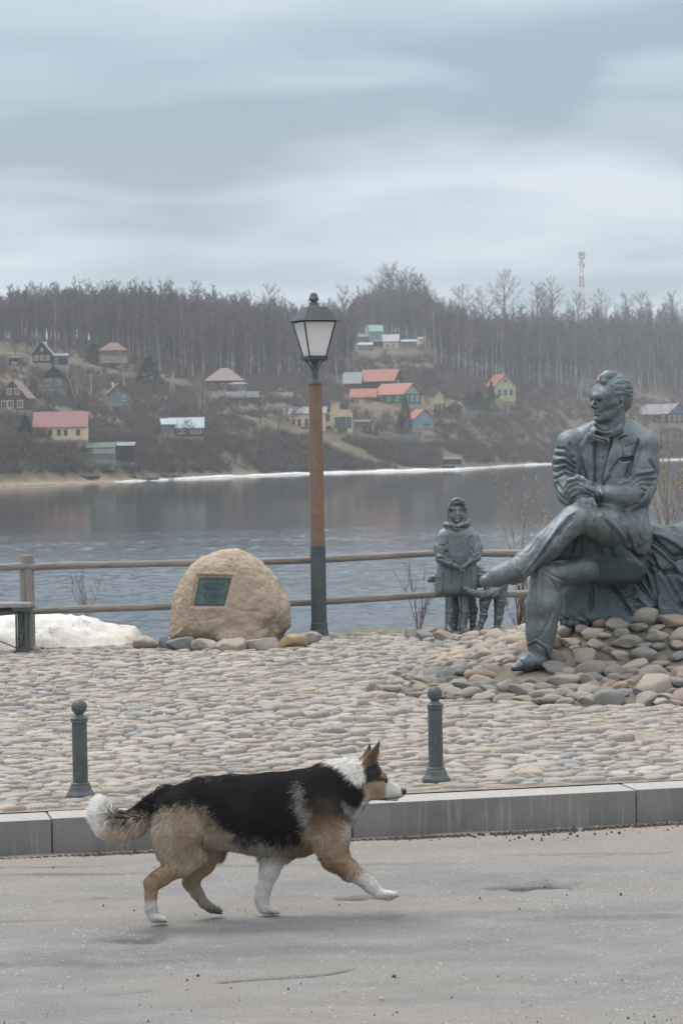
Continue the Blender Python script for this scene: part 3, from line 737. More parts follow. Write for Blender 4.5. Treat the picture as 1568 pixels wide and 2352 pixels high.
SH = [(-400, 1138), (0, 1118), (350, 1104), (700, 1089), (1060, 1079), (1200, 1069), (1568, 1056), (2100, 1042)]
CT = {0: [(5, 1108), (14, 1060), (28, 1012), (75, 950), (120, 903), (165, 838), (220, 800), (280, 785), (360, 783), (700, 800)],
      350: [(7, 1096), (18, 1050), (34, 1004), (90, 960), (130, 905), (180, 860), (240, 812), (300, 792), (400, 784), (700, 800)],
      700: [(9, 1080), (24, 1035), (40, 996), (95, 930), (140, 890), (200, 850), (290, 800), (380, 780), (480, 778), (800, 790)],
      900: [(10, 1070), (36, 1030), (52, 1002), (100, 932), (145, 900), (220, 850), (310, 806), (370, 788), (450, 765), (800, 770)],
      1100: [(11, 1062), (45, 1012), (70, 980), (115, 925), (165, 890), (260, 830), (370, 785), (500, 775), (800, 790)],
      1300: [(12, 1060), (45, 1010), (75, 975), (125, 920), (165, 895), (270, 820), (370, 770), (500, 762), (800, 780)],
      1568: [(12, 1047), (42, 1010), (75, 974), (110, 945), (190, 880), (290, 800), (370, 765), (500, 760), (800, 770)]}
EG = np.array([0, 3, 6, 10, 16, 24, 34, 45, 60, 80, 100, 125, 150, 180, 210, 245, 280, 320, 370, 430, 500, 600, 800.])
shY = np.array([P0(u, v, WATER)[1] for u, v in SH]); shQ = np.array([(u - 784) / FPX for u, v in SH])
def shoreY(q): return np.interp(q, shQ, shY)
cq = []; cz = []
for u in sorted(CT):
    s0 = shoreY((u - 784) / FPX); es = [0.] + [c[0] for c in CT[u]]; zs = [WATER] + [P(u, v, s0 + e_)[2] for e_, v in CT[u]]
    cq.append((u - 784) / FPX); cz.append(np.interp(EG, es, zs))
cq = np.array(cq); cz = np.array(cz)
def ter_z(x, Y):
    x = np.atleast_1d(np.asarray(x, float)); Y = np.atleast_1d(np.asarray(Y, float)); q = x / Y; e_ = np.clip(Y - shoreY(q), -30, 800)
    qi = np.clip(q, cq[0], cq[-1]); j = np.clip(np.searchsorted(cq, qi) - 1, 0, len(cq) - 2); t = (qi - cq[j]) / (cq[j + 1] - cq[j]); t = t * t * (3 - 2 * t)
    z = np.zeros_like(x)
    for k in range(len(cq) - 1):
        m = j == k
        if m.any(): z[m] = (1 - t[m]) * np.interp(e_[m], EG, cz[k]) + t[m] * np.interp(e_[m], EG, cz[k + 1])
    z = np.where(e_ < 0, WATER + e_ * .12, z)
    z += np.clip(e_ / 40, 0, 1) * (1.1 * vnoise(np.stack([x / 30, Y / 30, 0 * x], -1)) + .5 * vnoise(np.stack([x / 9, Y / 9, 0 * x], -1))) * .8
    return z
def G(u, v, Y):
    p = P(u, v, Y); return np.array([p[0], p[1], float(ter_z(p[0], p[1])[0])])
qs = np.concatenate([np.linspace(-.8, -.17, 30, endpoint=False), np.linspace(-.17, .17, 190), np.linspace(.17, .8, 31)[1:]]); es = np.concatenate([[-30, -8], np.linspace(0, 60, 46), np.linspace(62, 330, 100), np.linspace(340, 800, 40)])
Q, E = np.meshgrid(qs, es, indexing='ij'); Yg = shoreY(Q) + E; Xg = Q * Yg
Zg = ter_z(Xg.ravel(), Yg.ravel()).reshape(Xg.shape)
i = np.arange(Xg.size).reshape(Xg.shape); F = np.stack([i[:-1, :-1], i[1:, :-1], i[1:, 1:], i[:-1, 1:]], -1).reshape(-1, 4)
me = mesh_np('hillside', np.stack([Xg, Yg, Zg], -1).reshape(-1, 3), F)
sandf = np.clip(1.25 - E / (6 + 4 * vnoise(np.stack([Xg / 25, 0 * Xg, 0 * Xg], -1))), 0, 1)
bl = P(1470, 1050, 1)[0]; 
sandf = np.maximum(sandf, np.clip(1.5 - np.abs((Q * FPX + 784) - 1330) / 90, 0, 1) * (E < 26) * (E > 0) * .9)
REU = [(-400, 252), (0, 252), (200, 240), (290, 225), (400, 188), (500, 172), (620, 168), (700, 165), (760, 165), (806, 190), (818, 345), (960, 350), (1000, 235), (1100, 195), (1200, 180), (1300, 172), (1450, 180), (1568, 165), (2300, 165)]
wf = np.clip((E - np.interp(Q * FPX + 784, [a for a, b in REU], [b for a, b in REU]) + 22) / 25, 0, 1)
attr(me, 'sand', sandf); attr(me, 'litter', wf)
def m_hill(k):
    s_ = k.at('sand').outputs['Fac']
    c = k.mix(k.rng(k.noise(.05, 5, .6), .38, .62), (.130, .105, .080), (.082, .070, .060)); c = k.mix(k.rng(k.noise(.25, 5, .7), .42, .68), c, (.20, .16, .115)); c = k.mix(k.rng(k.noise(.12, 4, .7, k.vec(loc=(30, 0, 0))), .52, .7), c, (.10, .095, .05))
    c = k.mix(k.math('MULTIPLY', k.at('litter').outputs['Fac'], .85), c, k.mix(k.rng(k.noise(.3, 4, .6), .4, .6), (.072, .06, .058), (.105, .085, .075))); c = k.mix(s_, c, k.mix(k.rng(k.noise(.4, 4, .6), .4, .6), (.33, .265, .20), (.25, .195, .15))); k.color(c); k.bump(k.noise(.9, 5, .7), .8, .6)
tag(obj('hillside', me, node_mat('hill_soil', m_hill, .95, .15)), kind='structure')
# shore ice: a thin broken shelf of snow-covered ice along the water
V = []; F = []; us = np.linspace(-300, 2200, 420); n = 5
for u in us:
    q = (u - 784) / FPX; s0 = shoreY(q); nz = vnoise(np.array([u / 37., 0, 0])); n2_ = vnoise(np.array([u / 9., 4, 0])); w = np.clip((u - 180) / 260, 0.12, 1) * (1 + .35 * nz)
    if u > 1060: w *= np.clip(1.15 - (u - 1060) / 900, .5, 1)
    if abs(u - 395) < 8 : w *= .1
    h = (.42 * w + .05 * n2_) * (.85 if u > 1060 else 1); x = lambda y: q * y
    for dy, z in ((-2.2 * w, -.1), (-2.0 * w, h * .45), (-.5, h * .9), (2.5 * w, h * 1.05), (3.2 * w + .6, -.1)):
        yy = s0 + dy; V.append((x(yy), yy, WATER + z))
for i in range(len(us) - 1):
    for j in range(n - 1): F.append((i * n + j, (i + 1) * n + j, (i + 1) * n + j + 1, i * n + j + 1))
M_ICE = mat('shore_ice', (.66, .70, .73), (.80, .82, .84), (.5, .5, .5), sc=(.4, 1.5), rough=.7, bump=.3, bsc=2)
tag(obj('shore_ice', mesh_np('shore_ice', V, F), M_ICE), kind='structure')

# ------------------------------------------------------------------ bollards
M_CAST = node_mat('cast_iron_paint', lambda k: (k.color(k.mix(k.rng(k.noise(28, 5, .7, k.vec((1, 1, .5))), .55, .72, 0, .7), k.mix(k.rng(k.noise(8, 4, .6), .4, .6), (.062, .072, .080), (.085, .095, .102)), (.17, .155, .13))), k.bump(k.noise(120, 4, .7), .25, .003)), .55, .45)
def make_bollard(x, y, label):
    b = empty('bollard', (x, y, .012), label, 'bollard', 'ball topped iron bollards behind the kerb', rnd.uniform(0, 6))
    MB().lathe([(.078, 0), (.079, .012), (.074, .022), (.066, .03), (.058, .045), (.056, .06), (.0505, .066), (.0505, .075), (.044, .08)], n=32).build('base', M_CAST, b, smooth=True)
    MB().lathe([(.0405, .078), (.0400, .40)], n=32).build('shaft', M_CAST, b, smooth=True)
    MB().lathe([(.040, .40), (.0455, .403), (.0455, .41), (.042, .414), (.046, .418), (.046, .424), (.034, .430), (.026, .438), (.023, .446)], n=32).build('collar', M_CAST, b, smooth=True)
    MB().lathe([(max(.0415 * sin(a), .0005), .482 - .0415 * cos(a)) for a in np.linspace(.12, pi, 18)], n=32).build('ball', M_CAST, b, smooth=True)
    return b
c = P0(186, 1836, 0.0); make_bollard(c[0], c[1], 'dark iron bollard with ball top standing behind the dog near its raised tail')
c = P0(1001, 1799, 0.0); make_bollard(c[0], c[1], 'dark iron bollard with ball top standing between the dog and the stone mound')

# ------------------------------------------------------------------ street lamp
M_LMET = mat('lamp_metal', (.055, .068, .078), (.075, .09, .10), sc=(9, 30), rough=.5, bump=.1, bsc=90)
M_BROWN = mat('lamp_brown_paint', (.19, .118, .084), (.168, .105, .076), (.225, .15, .11), sc=(5, 22), rough=.62, bump=.12, bsc=60)
M_FRAME = mat('lamp_frame', (.045, .035, .045), (.06, .045, .05), sc=(9, 30), rough=.5)
def m_opal(k):
    tr = k.nd('ShaderNodeBsdfTranslucent'); tr.inputs[0].default_value = (.97, .97, .97, 1); mx = k.nd('ShaderNodeMixShader'); mx.inputs[0].default_value = .55
    k.L(k.bs.outputs[0], mx.inputs[1]); k.L(tr.outputs[0], mx.inputs[2]); k.L(mx.outputs[0], [n for n in k.nt.nodes if n.type == 'OUTPUT_MATERIAL'][0].inputs[0])
    k.bs.inputs['Base Color'].default_value = (.95, .96, .96, 1); k.bs.inputs['Transmission Weight'].default_value = 0.0; k.bs.inputs['Roughness'].default_value = .35
    k.bs.inputs['Subsurface Weight'].default_value = 0.0
M_OPAL = node_mat('opal_glass', m_opal, .35, .5)
YL = 23.45; sL = FPX / YL; pb = P(733, 1463, YL); lampx, lampy = pb[0], YL
lamp = empty('street_lamp', (lampx, lampy, 0.0), 'tall street lamp with white glass lantern on a brown and dark post by the boulder', 'street lamp')
ZL = lambda v: P(733, v, YL)[2]
AO = radians(22.5); AL = radians(16)
MB().lathe([(.122, 0), (.122, .035), (.098, .045), (.094, .085), (.088, .095), (.084, .16), (.078, .17)], n=8, ang=AO + .1).build('base', M_LMET, lamp)
zt, zm = ZL(884), ZL(1254)
MB().lathe([(.079, .16), (.077, zm)], n=8, ang=AO + .1).build('lower_post', M_LMET, lamp)
MB().lathe([(.074, zm), (.0665, zt)], n=8, ang=AO + .1).build('upper_post', M_BROWN, lamp)
zn = ZL(826)
MB().lathe([(.071, zt), (.071, zt + .014), (.058, zt + .016), (.05, zt + .03), (.034, zt + .06), (.031, zt + .07), (.028, zt + .20), (.030, zn - .05), (.036, zn - .04), (.036, zn - .02), (.045, zn)], n=16).build('neck', M_LMET, lamp, smooth=True)
lan = obj('lantern', None, None, lamp) if False else bpy.data.objects.new('lantern', None); link(lan, lamp); lan.location = (0, 0, 0); lan.rotation_euler = (0, 0, radians(21))
zb = ZL(824); ze = ZL(738); hb, ht = .112 / 1.0 * .80, .205 * .86
hb, ht = .083, .163
mb = MB(); mb.box((0, 0, zb + .008), (2 * hb + .05, 2 * hb + .05, .016)); mb.box((0, 0, zb - .008), (2 * hb + .02, 2 * hb + .02, .016))
for sx_ in (-1, 1):
    for sy_ in (-1, 1): mb.tube([(sx_ * hb * .98, sy_ * hb * .98, zb - .01), (sx_ * hb * .62, sy_ * hb * .62, zb - .03), (sx_ * .028, sy_ * .028, zb - .085), (sx_ * .02, sy_ * .02, zb - .12)], .007, 6)
mb.build('bracket', M_LMET, lan)
for a_, b_ in (((-1, -1), (1, -1)), ((1, -1), (1, 1)), ((1, 1), (-1, 1)), ((-1, 1), (-1, -1))):
    z0, z1 = zb + .016, ze; i_ = .985
    A = [(a_[0] * hb * i_, a_[1] * hb * i_, z0), (b_[0] * hb * i_, b_[1] * hb * i_, z0), (b_[0] * ht * i_, b_[1] * ht * i_, z1), (a_[0] * ht * i_, a_[1] * ht * i_, z1)]
    B = [(x * .97, y * .97, z) for x, y, z in A]; q = MB(); q._add(A, [(0, 1, 2, 3)]); q.build('glass_pane', M_OPAL, lan)
mb = MB()
for sx_ in (-1, 1):
    for sy_ in (-1, 1): mb.tube([(sx_ * hb, sy_ * hb, zb + .01), (sx_ * ht, sy_ * ht, ze + .002)], .0085, 4)
for z_, h_ in ((ze - .004, ht), (zb + .02, hb)):
    for a_, b_ in (((-1, -1), (1, -1)), ((1, -1), (1, 1)), ((1, 1), (-1, 1)), ((-1, 1), (-1, -1))): mb.tube([(a_[0] * h_, a_[1] * h_, z_), (b_[0] * h_, b_[1] * h_, z_)], .0085, 4)
mb.build('lantern_frame', M_FRAME, lan)
mb = MB(); zr_ = ZL(706); R4 = math.sqrt(2); f = ht + .044; s1, s2_ = ht + .006, ht * .62
mb.lathe([(f * R4, ze), (f * R4, ze + .006), (s1 * R4, ze + .012), (s2_ * R4, zr_), (s2_ * R4 * .93, zr_ + .004)], n=4, ang=pi / 4)
mb.build('lantern_roof', M_LMET, lan)
zf = ZL(672); MB().lathe([(.062, zr_ + .003), (.050, zr_ + .02), (.044, zr_ + .045), (.030, zr_ + .052), (.034, zr_ + .062), (.048, zr_ + .066), (.0485, zr_ + .088), (.044, zr_ + .092), (.040, zr_ + .108), (.027, zf - .006), (.004, zf)], n=24).build('finial', M_LMET, lan, smooth=True)

# ------------------------------------------------------------------ log fence, bench, snow
def m_wood(k):
    c = k.mix(k.rng(k.noise(7, 5, .65, k.vec((.6, 5, 5))), .35, .65), (.205, .185, .17), (.31, .285, .265)); c = k.mix(k.rng(k.noise(26, 4, .7, k.vec((.25, 5, 5))), .52, .72, 0, .85), c, (.075, .065, .06)); k.color(c); k.bump(k.noise(26, 4, .7, k.vec((.3, 5, 5))), .6, .01)
M_WOODX = node_mat('weathered_log', m_wood, .85, .2)
def m_woodz(k):
    c = k.mix(k.rng(k.noise(7, 5, .65, k.vec((5, 5, .6))), .35, .65), (.205, .195, .175), (.30, .285, .26)); c = k.mix(k.rng(k.noise(26, 4, .7, k.vec((5, 5, .2))), .52, .7, 0, .85), c, (.07, .065, .055)); k.color(c); k.bump(k.noise(26, 4, .7, k.vec((5, 5, .2))), .6, .01)
M_WOODZ = node_mat('weathered_post', m_woodz, .85, .2)
fence = bpy.data.objects.new('log_fence', None); link(fence); tag(fence, 'grey weathered log fence with two round rails along the river edge', 'fence')
fa = math.atan2(.42, 1.0)
px_ = [-6.8, -4.88, -2.95, -1.035, 1.17, 3.2, 5.1, 7.0]
for x in px_:
    y = fenceY(x); prof = [(.066, -.5), (.068, .2), (.066, .86), (.062, .892), (.03, .896)]
    me = MB().lathe([(r * rnd.uniform(.98, 1.02), z) for r, z in prof], n=14).me('post', True); o = obj('post', me, M_WOODZ, fence, (x, y, rnd.uniform(-.01, .01)))
for z_, nm in ((.775, 0), (.362, 1)):
    for a_, b_ in zip(px_[:-1], px_[1:]):
        L_ = math.hypot(b_ - a_, .42 * (b_ - a_)); n_ = 14; pts = []; rr = []; r0 = rnd.uniform(.033, .036) + (.002 if nm else 0)
        for i in range(n_):
            t = i / (n_ - 1); pts.append((t * L_ - .03, .012 * sin(t * 5 + a_), .010 * sin(t * 4 + a_ * 2) - .012 * sin(pi * t))); rr.append(r0 * (1 + .05 * vnoise(np.array([t * 6, a_, z_ * 9]))) * (1.04 - .08 * t))
        o = MB().tube(pts, rr, 12).build('rail', M_WOODX, fence, (a_, fenceY(a_) - .035, z_ - .008 * a_ * .5), smooth=True); o.rotation_euler = (0, 0, fa)
bench = empty('bench', (*P0(54, 1499, 0)[:2], 0.0), 'grey plank bench on a cast iron leg beside the left fence post', 'bench')
M_PLANK = mat('bench_plank', (.27, .27, .265), (.36, .36, .355), (.17, .165, .16), sc=(3, 18), stretch=(1, 6, 6), rough=.8, bump=.3, bsc=40)
bx0 = bpy.data.objects.new('seat_frame_origin', None)
for i in range(3): MB().box((-.84, -.06 + i * .13 - .05, .449), (1.86, .12, .035), .0).build('seat_plank', M_PLANK, bench).rotation_euler = (0, 0, .0)
def leg_me():
    mb = MB()
    mb.box((0, .02, .015), (.13, .34, .03)); mb.box((0, .02, .042), (.105, .30, .024)); mb.box((0, .02, .415), (.15, .36, .030)); mb.box((0, .02, .394), (.115, .30, .016))
    mb.box((-.046, -.10, .22), (.014, .035, .33)); mb.box((.046, -.10, .22), (.026, .035, .33)); mb.box((0, -.088, .22), (.07, .016, .33)); mb.box((0, .12, .22), (.09, .03, .34))
    mb.tube([(0, -.102, .085), (0, -.106, .14), (0, -.102, .20)], [.016, .022, .006], 8); mb.tube([(0, -.102, .37), (0, -.106, .33), (0, -.102, .24)], [.016, .02, .006], 8)
    return mb.me('leg')
lm = leg_me(); obj('leg', lm, M_CAST, bench, (0, 0, 0)); obj('leg', lm, M_CAST, bench, (-1.62, 0, 0))
MB().tube([(-.02, -.02, .03), (-.84, -.0, .38)], .006, 6).build('brace', M_CAST, bench)

def m_snow(k):
    g = k.nd('ShaderNodeNewGeometry'); sp = k.nd('ShaderNodeSeparateXYZ'); k.L(g.outputs['Position'], sp.inputs[0])
    dirt = k.rng(k.math('ADD', sp.outputs[2], k.math('MULTIPLY', k.noise(4, 5, .65), -.28)), -.12, .14, .85, .05)
    c = k.mix(dirt, (.84, .85, .86), (.46, .41, .35)); c = k.mix(k.rng(k.noise(5, 5, .7, k.vec((1, 1, 2))), .46, .66, 0, .45), c, (.52, .46, .39)); c = k.mix(k.math('LESS_THAN', k.vor(34), k.rng(k.noise(3, 4, .6), .42, .66, 0, .30)), c, (.16, .13, .10)); k.color(c); k.bump(k.noise(30, 6, .7), .7, .02)
M_SNOW = node_mat('old_snow', m_snow, .7, .3)
X, Y, F = grid(-6.5, -1.45, 190, 0, 2.2, 70)
Y = Y + fenceY(X) + .10
yy = (Y - fenceY(X) - .10)
us = np.interp(X, [-6.5, -3.4, -2.95, -2.75, -2.55, -2.38, -2.22, -2.12, -2.05], [.36, .29, .33, .28, .20, .12, .09, .08, .0])
prof = np.clip(yy / .75, 0, 1); Z = us * (np.sin(prof * pi / 2) ** .8) * np.where(yy > .9, np.clip(1 - ((yy - .9) / 1.3) ** 2, 0, 1), 1) + .06 * fbm(np.stack([X * 3.5, Y * 3.5, 0 * X], -1), 4) * np.clip(us * 6, 0, 1) + .008 * vnoise(np.stack([X * 30, Y * 30, 0 * X], -1))
Z = np.where(us < .01, -.1, Z) - np.clip((yy - 1.6) / .6, 0, 1) * 1.3 - .02
tag(obj('snow_bank', mesh_np('snow_bank', np.stack([X, Y, Z], -1).reshape(-1, 3), F), M_SNOW), 'dirty old snow heap melting behind the left fence post', 'snow heap')

# ------------------------------------------------------------------ memorial boulder
sB = FPX / 22.85; cB0 = P(522, 1480, 22.85)
U = lambda X, Y: ((376.3 + X * .24) - 522, -((1246.6 + Y * .24) - 1480))
outl = [U(*p) for p in ((48, 890), (55, 760), (78, 600), (105, 500), (150, 400), (195, 310), (262, 228), (355, 155), (450, 110), (560, 84), (700, 78), (770, 95), (845, 130), (935, 190), (1015, 270), (1080, 350), (1122, 430), (1152, 520), (1176, 620), (1184, 700), (1165, 790), (1125, 870), (1085, 915), (960, 925), (850, 950), (700, 945), (600, 950), (440, 950), (300, 950), (150, 940), (75, 930))]
S = SDF((-160, -110, -10), (160, 110, 220), 2.6)
S.puff(outl, 0, 62, 56, 0, tilt=(0, .16))
S.ell((118, -18, 55), (30, 50, 60), 22)                      # belly of the rock to the right
S.ell((60, -62, 12), (80, 18, 26), 18); S.ell((150, -30, 4), (34, 60, 34), 14, 'sub'); S.ell((-20, -78, -4), (60, 26, 12), 8, 'sub')
rec = [U(*p) for p in ((318, 300), (672, 306), (600, 604), (268, 604))]
Vb, Fb = S.mesh(2)
Nb = vnormals(Vb, Fb); nzb = 5.0 * fbm(Vb / 60, 3) + 1.6 * fbm(Vb / 16 + 5, 4) + .7 * vnoise(Vb / 5)
pd = pdist(np.array(rec), Vb[:, 0], Vb[:, 2]); flat = np.clip(1 - pd / 10, 0, 1) * (Vb[:, 1] < 0); Vb = Vb + Nb * (nzb * (1 - flat))[:, None]
ins = (pd < 1) & (Vb[:, 1] < 0); yplane = lambda x, z: ya + yb * x + yc * z
mfit = (pd < 14) & (Vb[:, 1] < 0); Amat = np.stack([np.ones(mfit.sum()), Vb[mfit, 0], Vb[mfit, 2]], 1); ya, yb, yc = np.linalg.lstsq(Amat, Vb[mfit, 1], rcond=None)[0]
blend = np.clip(.5 - pd / 3.5, 0, 1) * (Vb[:, 1] < 0); Vb[:, 1] = Vb[:, 1] * (1 - blend) + (yplane(Vb[:, 0], Vb[:, 2]) + 5.5) * blend
Vb = carve(Vb, Fb, [([U(640, 160), U(720, 170)], 4, -2), ([U(470, 190), U(520, 205)], 2.5, -3), ([U(250, 740), U(400, 735), U(560, 700)], 3, -2), ([U(740, 640), U(860, 650), U(900, 640)], 3, -2.5), ([U(1000, 300), U(1090, 420), U(1150, 560)], 5, -3), ([U(850, 880), U(980, 790), U(1060, 720)], 6, -2.5)])
CROLL, SROLL = cos(ROLL), sin(ROLL)
def unroll(V):                     # traced heights are turned back from the tilted camera to plumb
    V = np.array(V, float); x = V[:, 0] * CROLL + V[:, 2] * SROLL; z = -V[:, 0] * SROLL + V[:, 2] * CROLL; return np.stack([x, V[:, 1], z], 1)
def depth_true(V, x0, Y0, z0):    # widths and heights traced on one upright plane, carried to each point's own distance
    V = np.array(V, float); d = V[:, 1] / Y0; return np.stack([(x0 + V[:, 0]) * (1 + d) - x0, V[:, 1], V[:, 2] - (CAMH - z0 - V[:, 2]) * d], 1)
def m_bould(k):
    c = k.mix(k.rng(k.noise(2.2, 5, .6), .36, .64), (.40, .325, .25), (.34, .265, .20)); c = k.mix(k.rng(k.noise(6, 5, .7, k.vec((1, 1, 2))), .45, .68, 0, .8), c, (.48, .41, .335)); c = k.mix(k.rng(k.noise(40, 5, .75), .47, .72, 0, .7), c, (.20, .145, .10)); c = k.mix(k.rng(k.noise(75, 3, .8), .55, .72, 0, .4), c, (.6, .54, .45))
    g = k.at('dark_blot').outputs['Fac']; c = k.mix(k.math('MULTIPLY', g, k.rng(k.noise(9, 6, .75), .36, .58, .1, 1)), c, (.085, .08, .065)); k.color(c); k.bump(k.math('ADD', k.noise(34, 6, .72), k.noise(9, 4, .6)), .55, .02)
M_BOULD = node_mat('boulder_granite', m_bould, .85, .25)
lx_, lz_ = Vb[:, 0], Vb[:, 2]
ddp = np.clip(1.15 - np.hypot((lx_ - 122) / 42, (lz_ - 26) / 62), 0, 1) * 1.5 + np.clip(1 - np.hypot((lx_ - 70) / 38, (lz_ - 30) / 24), 0, 1) * .6 + np.clip((7 - lz_) / 9, 0, 1) * .6 + np.clip(1 - np.hypot((lx_ + 140) / 22, (lz_ - 12) / 20), 0, 1) * .7 + np.clip(1 - np.hypot((lx_ - 120) / 8, (lz_ - 125) / 45), 0, 1) * .6  # darker blots on the right side and along the foot
me = mesh_np('boulder_rock', unroll(Vb) / sB, Fb); attr(me, 'dark_blot', np.clip(ddp, 0, 1))
boulder = empty('memorial_boulder', (cB0[0], 22.95, cB0[2] + .0), 'big sandy memorial boulder with green bronze plaque standing left of the lamp', 'boulder')
obj('rock', me, M_BOULD, boulder)
M_PLQ = mat('plaque_bronze', (.058, .098, .102), (.085, .132, .132), (.045, .075, .08), sc=(6, 30), rough=.6, bump=.15, bsc=70, metal=.25)
M_PLQD = mat('plaque_letters', (.035, .06, .062), (.05, .08, .08), sc=(20, 60), rough=.6, metal=.25)
pq = [U(*p) for p in ((342, 326), (652, 328), (586, 593), (296, 592))]
def pl(x, z, off): return unroll([(x, yplane(x, z) + 5.5 - off, z)])[0] / sB
def plate_(name, q, o0, o1, m, parent):
    A = [pl(x, z, o1) for x, z in q]; B = [pl(x, z, o0) for x, z in q]; b = MB(); b._add(A + B, [(0, 1, 2, 3), (4, 7, 6, 5), (0, 4, 5, 1), (1, 5, 6, 2), (2, 6, 7, 3), (3, 7, 4, 0)]); return b.build(name, m, parent)
plq = plate_('plaque', pq, -1.5, 1.6, M_PLQ, boulder)
def bil(a, b): p0, p1, p2, p3 = [np.array(p) for p in pq]; return tuple((p0 * (1 - a) + p1 * a) * (1 - b) + (p3 * (1 - a) + p2 * a) * b)
for a0, b0, a1, b1 in ((.03, .035, .97, .06), (.03, .94, .97, .965), (.03, .06, .052, .94), (.948, .06, .97, .94)): plate_('border', [bil(a0, b0), bil(a1, b0), bil(a1, b1), bil(a0, b1)], 1.6, 2.3, M_PLQD, plq)
mb_l = MB()
for b0, a0, a1, h in ((.20, .17, .83, .035), (.265, .20, .86, .04), (.325, .2, .55, .02), (.375, .25, .8, .05), (.45, .3, .7, .02), (.545, .12, .88, .022), (.60, .28, .72, .036), (.665, .24, .78, .026), (.72, .3, .7, .036), (.83, .32, .74, .03)):
    a = a0
    while a < a1:
        w = rnd.uniform(.012, .02)
        q = [bil(a, b0), bil(a + w, b0), bil(a + w, b0 + h * rnd.uniform(.7, 1)), bil(a, b0 + h)]
        A = [pl(x, z, 2.2) for x, z in q]; B = [pl(x, z, 1.5) for x, z in q]; mb_l._add(A + B, [(0, 1, 2, 3), (4, 7, 6, 5), (0, 4, 5, 1), (1, 5, 6, 2), (2, 6, 7, 3), (3, 7, 4, 0)]); a += w + rnd.choice((.006, .006, .007, .025))
mb_l.build('lettering', M_PLQD, plq)

# ------------------------------------------------------------------ the dog
DU = 2.0                                   # dog units per picture unit
YD = 10.35; sD = FPX / YD * DU             # dog units per metre
d0 = P(188 + 360 / 2, 1670 + 918 / 2, YD)    # near hind paw on the asphalt
def D_(X, Y): return X - 360.0, -(Y - 918.0)
def dp(X, Y, dy, r): a = D_(X, Y); return (a[0], dy, a[1], r)
S = SDF((-345, -150, -30), (1160, 150, 870), 5.2)
YS = .70
S.chain([dp(440, 405, 0, 122), dp(560, 392, 0, 144), dp(700, 390, 0, 152)], 40, ys=YS); S.chain([dp(700, 390, 0, 152), dp(880, 396, 0, 168), dp(1010, 398, 0, 178), dp(1090, 385, 0, 165)], 40, ys=YS)
S.chain([dp(1090, 360, 0, 160), dp(1175, 300, 0, 130), dp(1255, 248, 0, 96)], 50, ys=.74)          # neck and ruff
S.chain([dp(1120, 440, 0, 120), dp(1180, 440, 0, 62)], 40, ys=.8)
S.chain([dp(1215, 300, 0, 92), dp(1270, 330, 0, 58)], 30, ys=.8)
# head
S.ell((*[D_(1312, 232)[0]], 6, D_(1312, 232)[1]), (74, 62, 70), 26)
S.chain([dp(1330, 262, 2, 58), dp(1378, 285, 0, 48)], 22, ys=.9)
S.chain([dp(1385, 283, 0, 38), dp(1440, 303, 0, 27), dp(1470, 316, 0, 20)], 14, ys=.85)
S.chain([dp(1340, 318, 0, 30), dp(1405, 328, 0, 20), dp(1445, 338, 0, 15)], 12, ys=.9)
S.chain([dp(1368, 222, -26, 16), dp(1396, 236, -20, 11)], 8)       # brow
S.chain([dp(1368, 222, 26, 16), dp(1396, 236, 20, 11)], 8)
S.ell((D_(1405, 262)[0], -30, D_(1405, 262)[1]), (12, 10, 9), 6, 'sub')
S.chain([dp(1395, 340, -22, 3), dp(1428, 336, -23, 3), dp(1462, 334, -16, 3)], 3, 'sub')
# ears
for dy, tip, b0, b1, lean in ((-34, (1371, 78), (1296, 190), (1350, 178), -6), (36, (1327, 92), (1284, 185), (1325, 172), 10)):
    T = D_(*tip); B0 = D_(*b0); B1 = D_(*b1)
    S.chain([(B0[0], dy, B0[1], 20), (T[0] * .45 + B0[0] * .55, dy + lean, T[1] * .45 + B0[1] * .55, 15), (T[0], dy + lean, T[1], 3.5)], 8)
    S.chain([(B1[0] - 6, dy, B1[1] - 8, 20), (T[0] * .5 + B1[0] * .5 - 3, dy + lean, T[1] * .5 + B1[1] * .5, 12), (T[0], dy + lean, T[1], 3.5)], 8)
    S.chain([(B0[0] * .5 + B1[0] * .5, dy, B0[1] - 4, 24), (T[0] * .6 + (B0[0] + B1[0]) * .2, dy + lean, T[1] * .6 + (B0[1] + B1[1]) * .2, 9)], 8)
    S.chain([((B0[0] + B1[0]) / 2 + 14, dy - 18, B0[1] + 16, 9), (T[0] * .7 + B1[0] * .3 + 2, dy + lean - 10, T[1] * .7 + B1[1] * .3, 3)], 6, 'sub')
# near foreleg reaching forward (dog's right)
S.chain([dp(1120, 420, -74, 84), dp(1150, 520, -80, 78), dp(1165, 610, -78, 60), dp(1235, 672, -74, 42), dp(1290, 706, -70, 33), dp(1330, 742, -68, 29), dp(1372, 780, -66, 25)], 26, ys=.72)
S.chain([dp(1372, 780, -66, 24), dp(1415, 788, -66, 22), dp(1442, 784, -66, 16)], 8)
for k_ in range(4): S.chain([dp(1408, 780 + abs(k_ - 1.5) * 2, -66 + (k_ - 1.5) * 15, 13), dp(1450 - abs(k_ - 1.5) * 6, 783, -66 + (k_ - 1.5) * 17, 10)], 4)
# far foreleg bearing weight
S.chain([dp(960, 520, 62, 74), dp(880, 610, 64, 58), dp(862, 680, 64, 44), dp(838, 750, 64, 34), dp(828, 800, 64, 29), dp(834, 838, 62, 29)], 24, ys=.75)
S.chain([dp(842, 852, 62, 26), dp(885, 860, 62, 19)], 8)
for k_ in range(4): S.chain([dp(865, 853, 62 + (k_ - 1.5) * 15, 13), dp(902 - abs(k_ - 1.5) * 5, 862, 62 + (k_ - 1.5) * 17, 10)], 4)
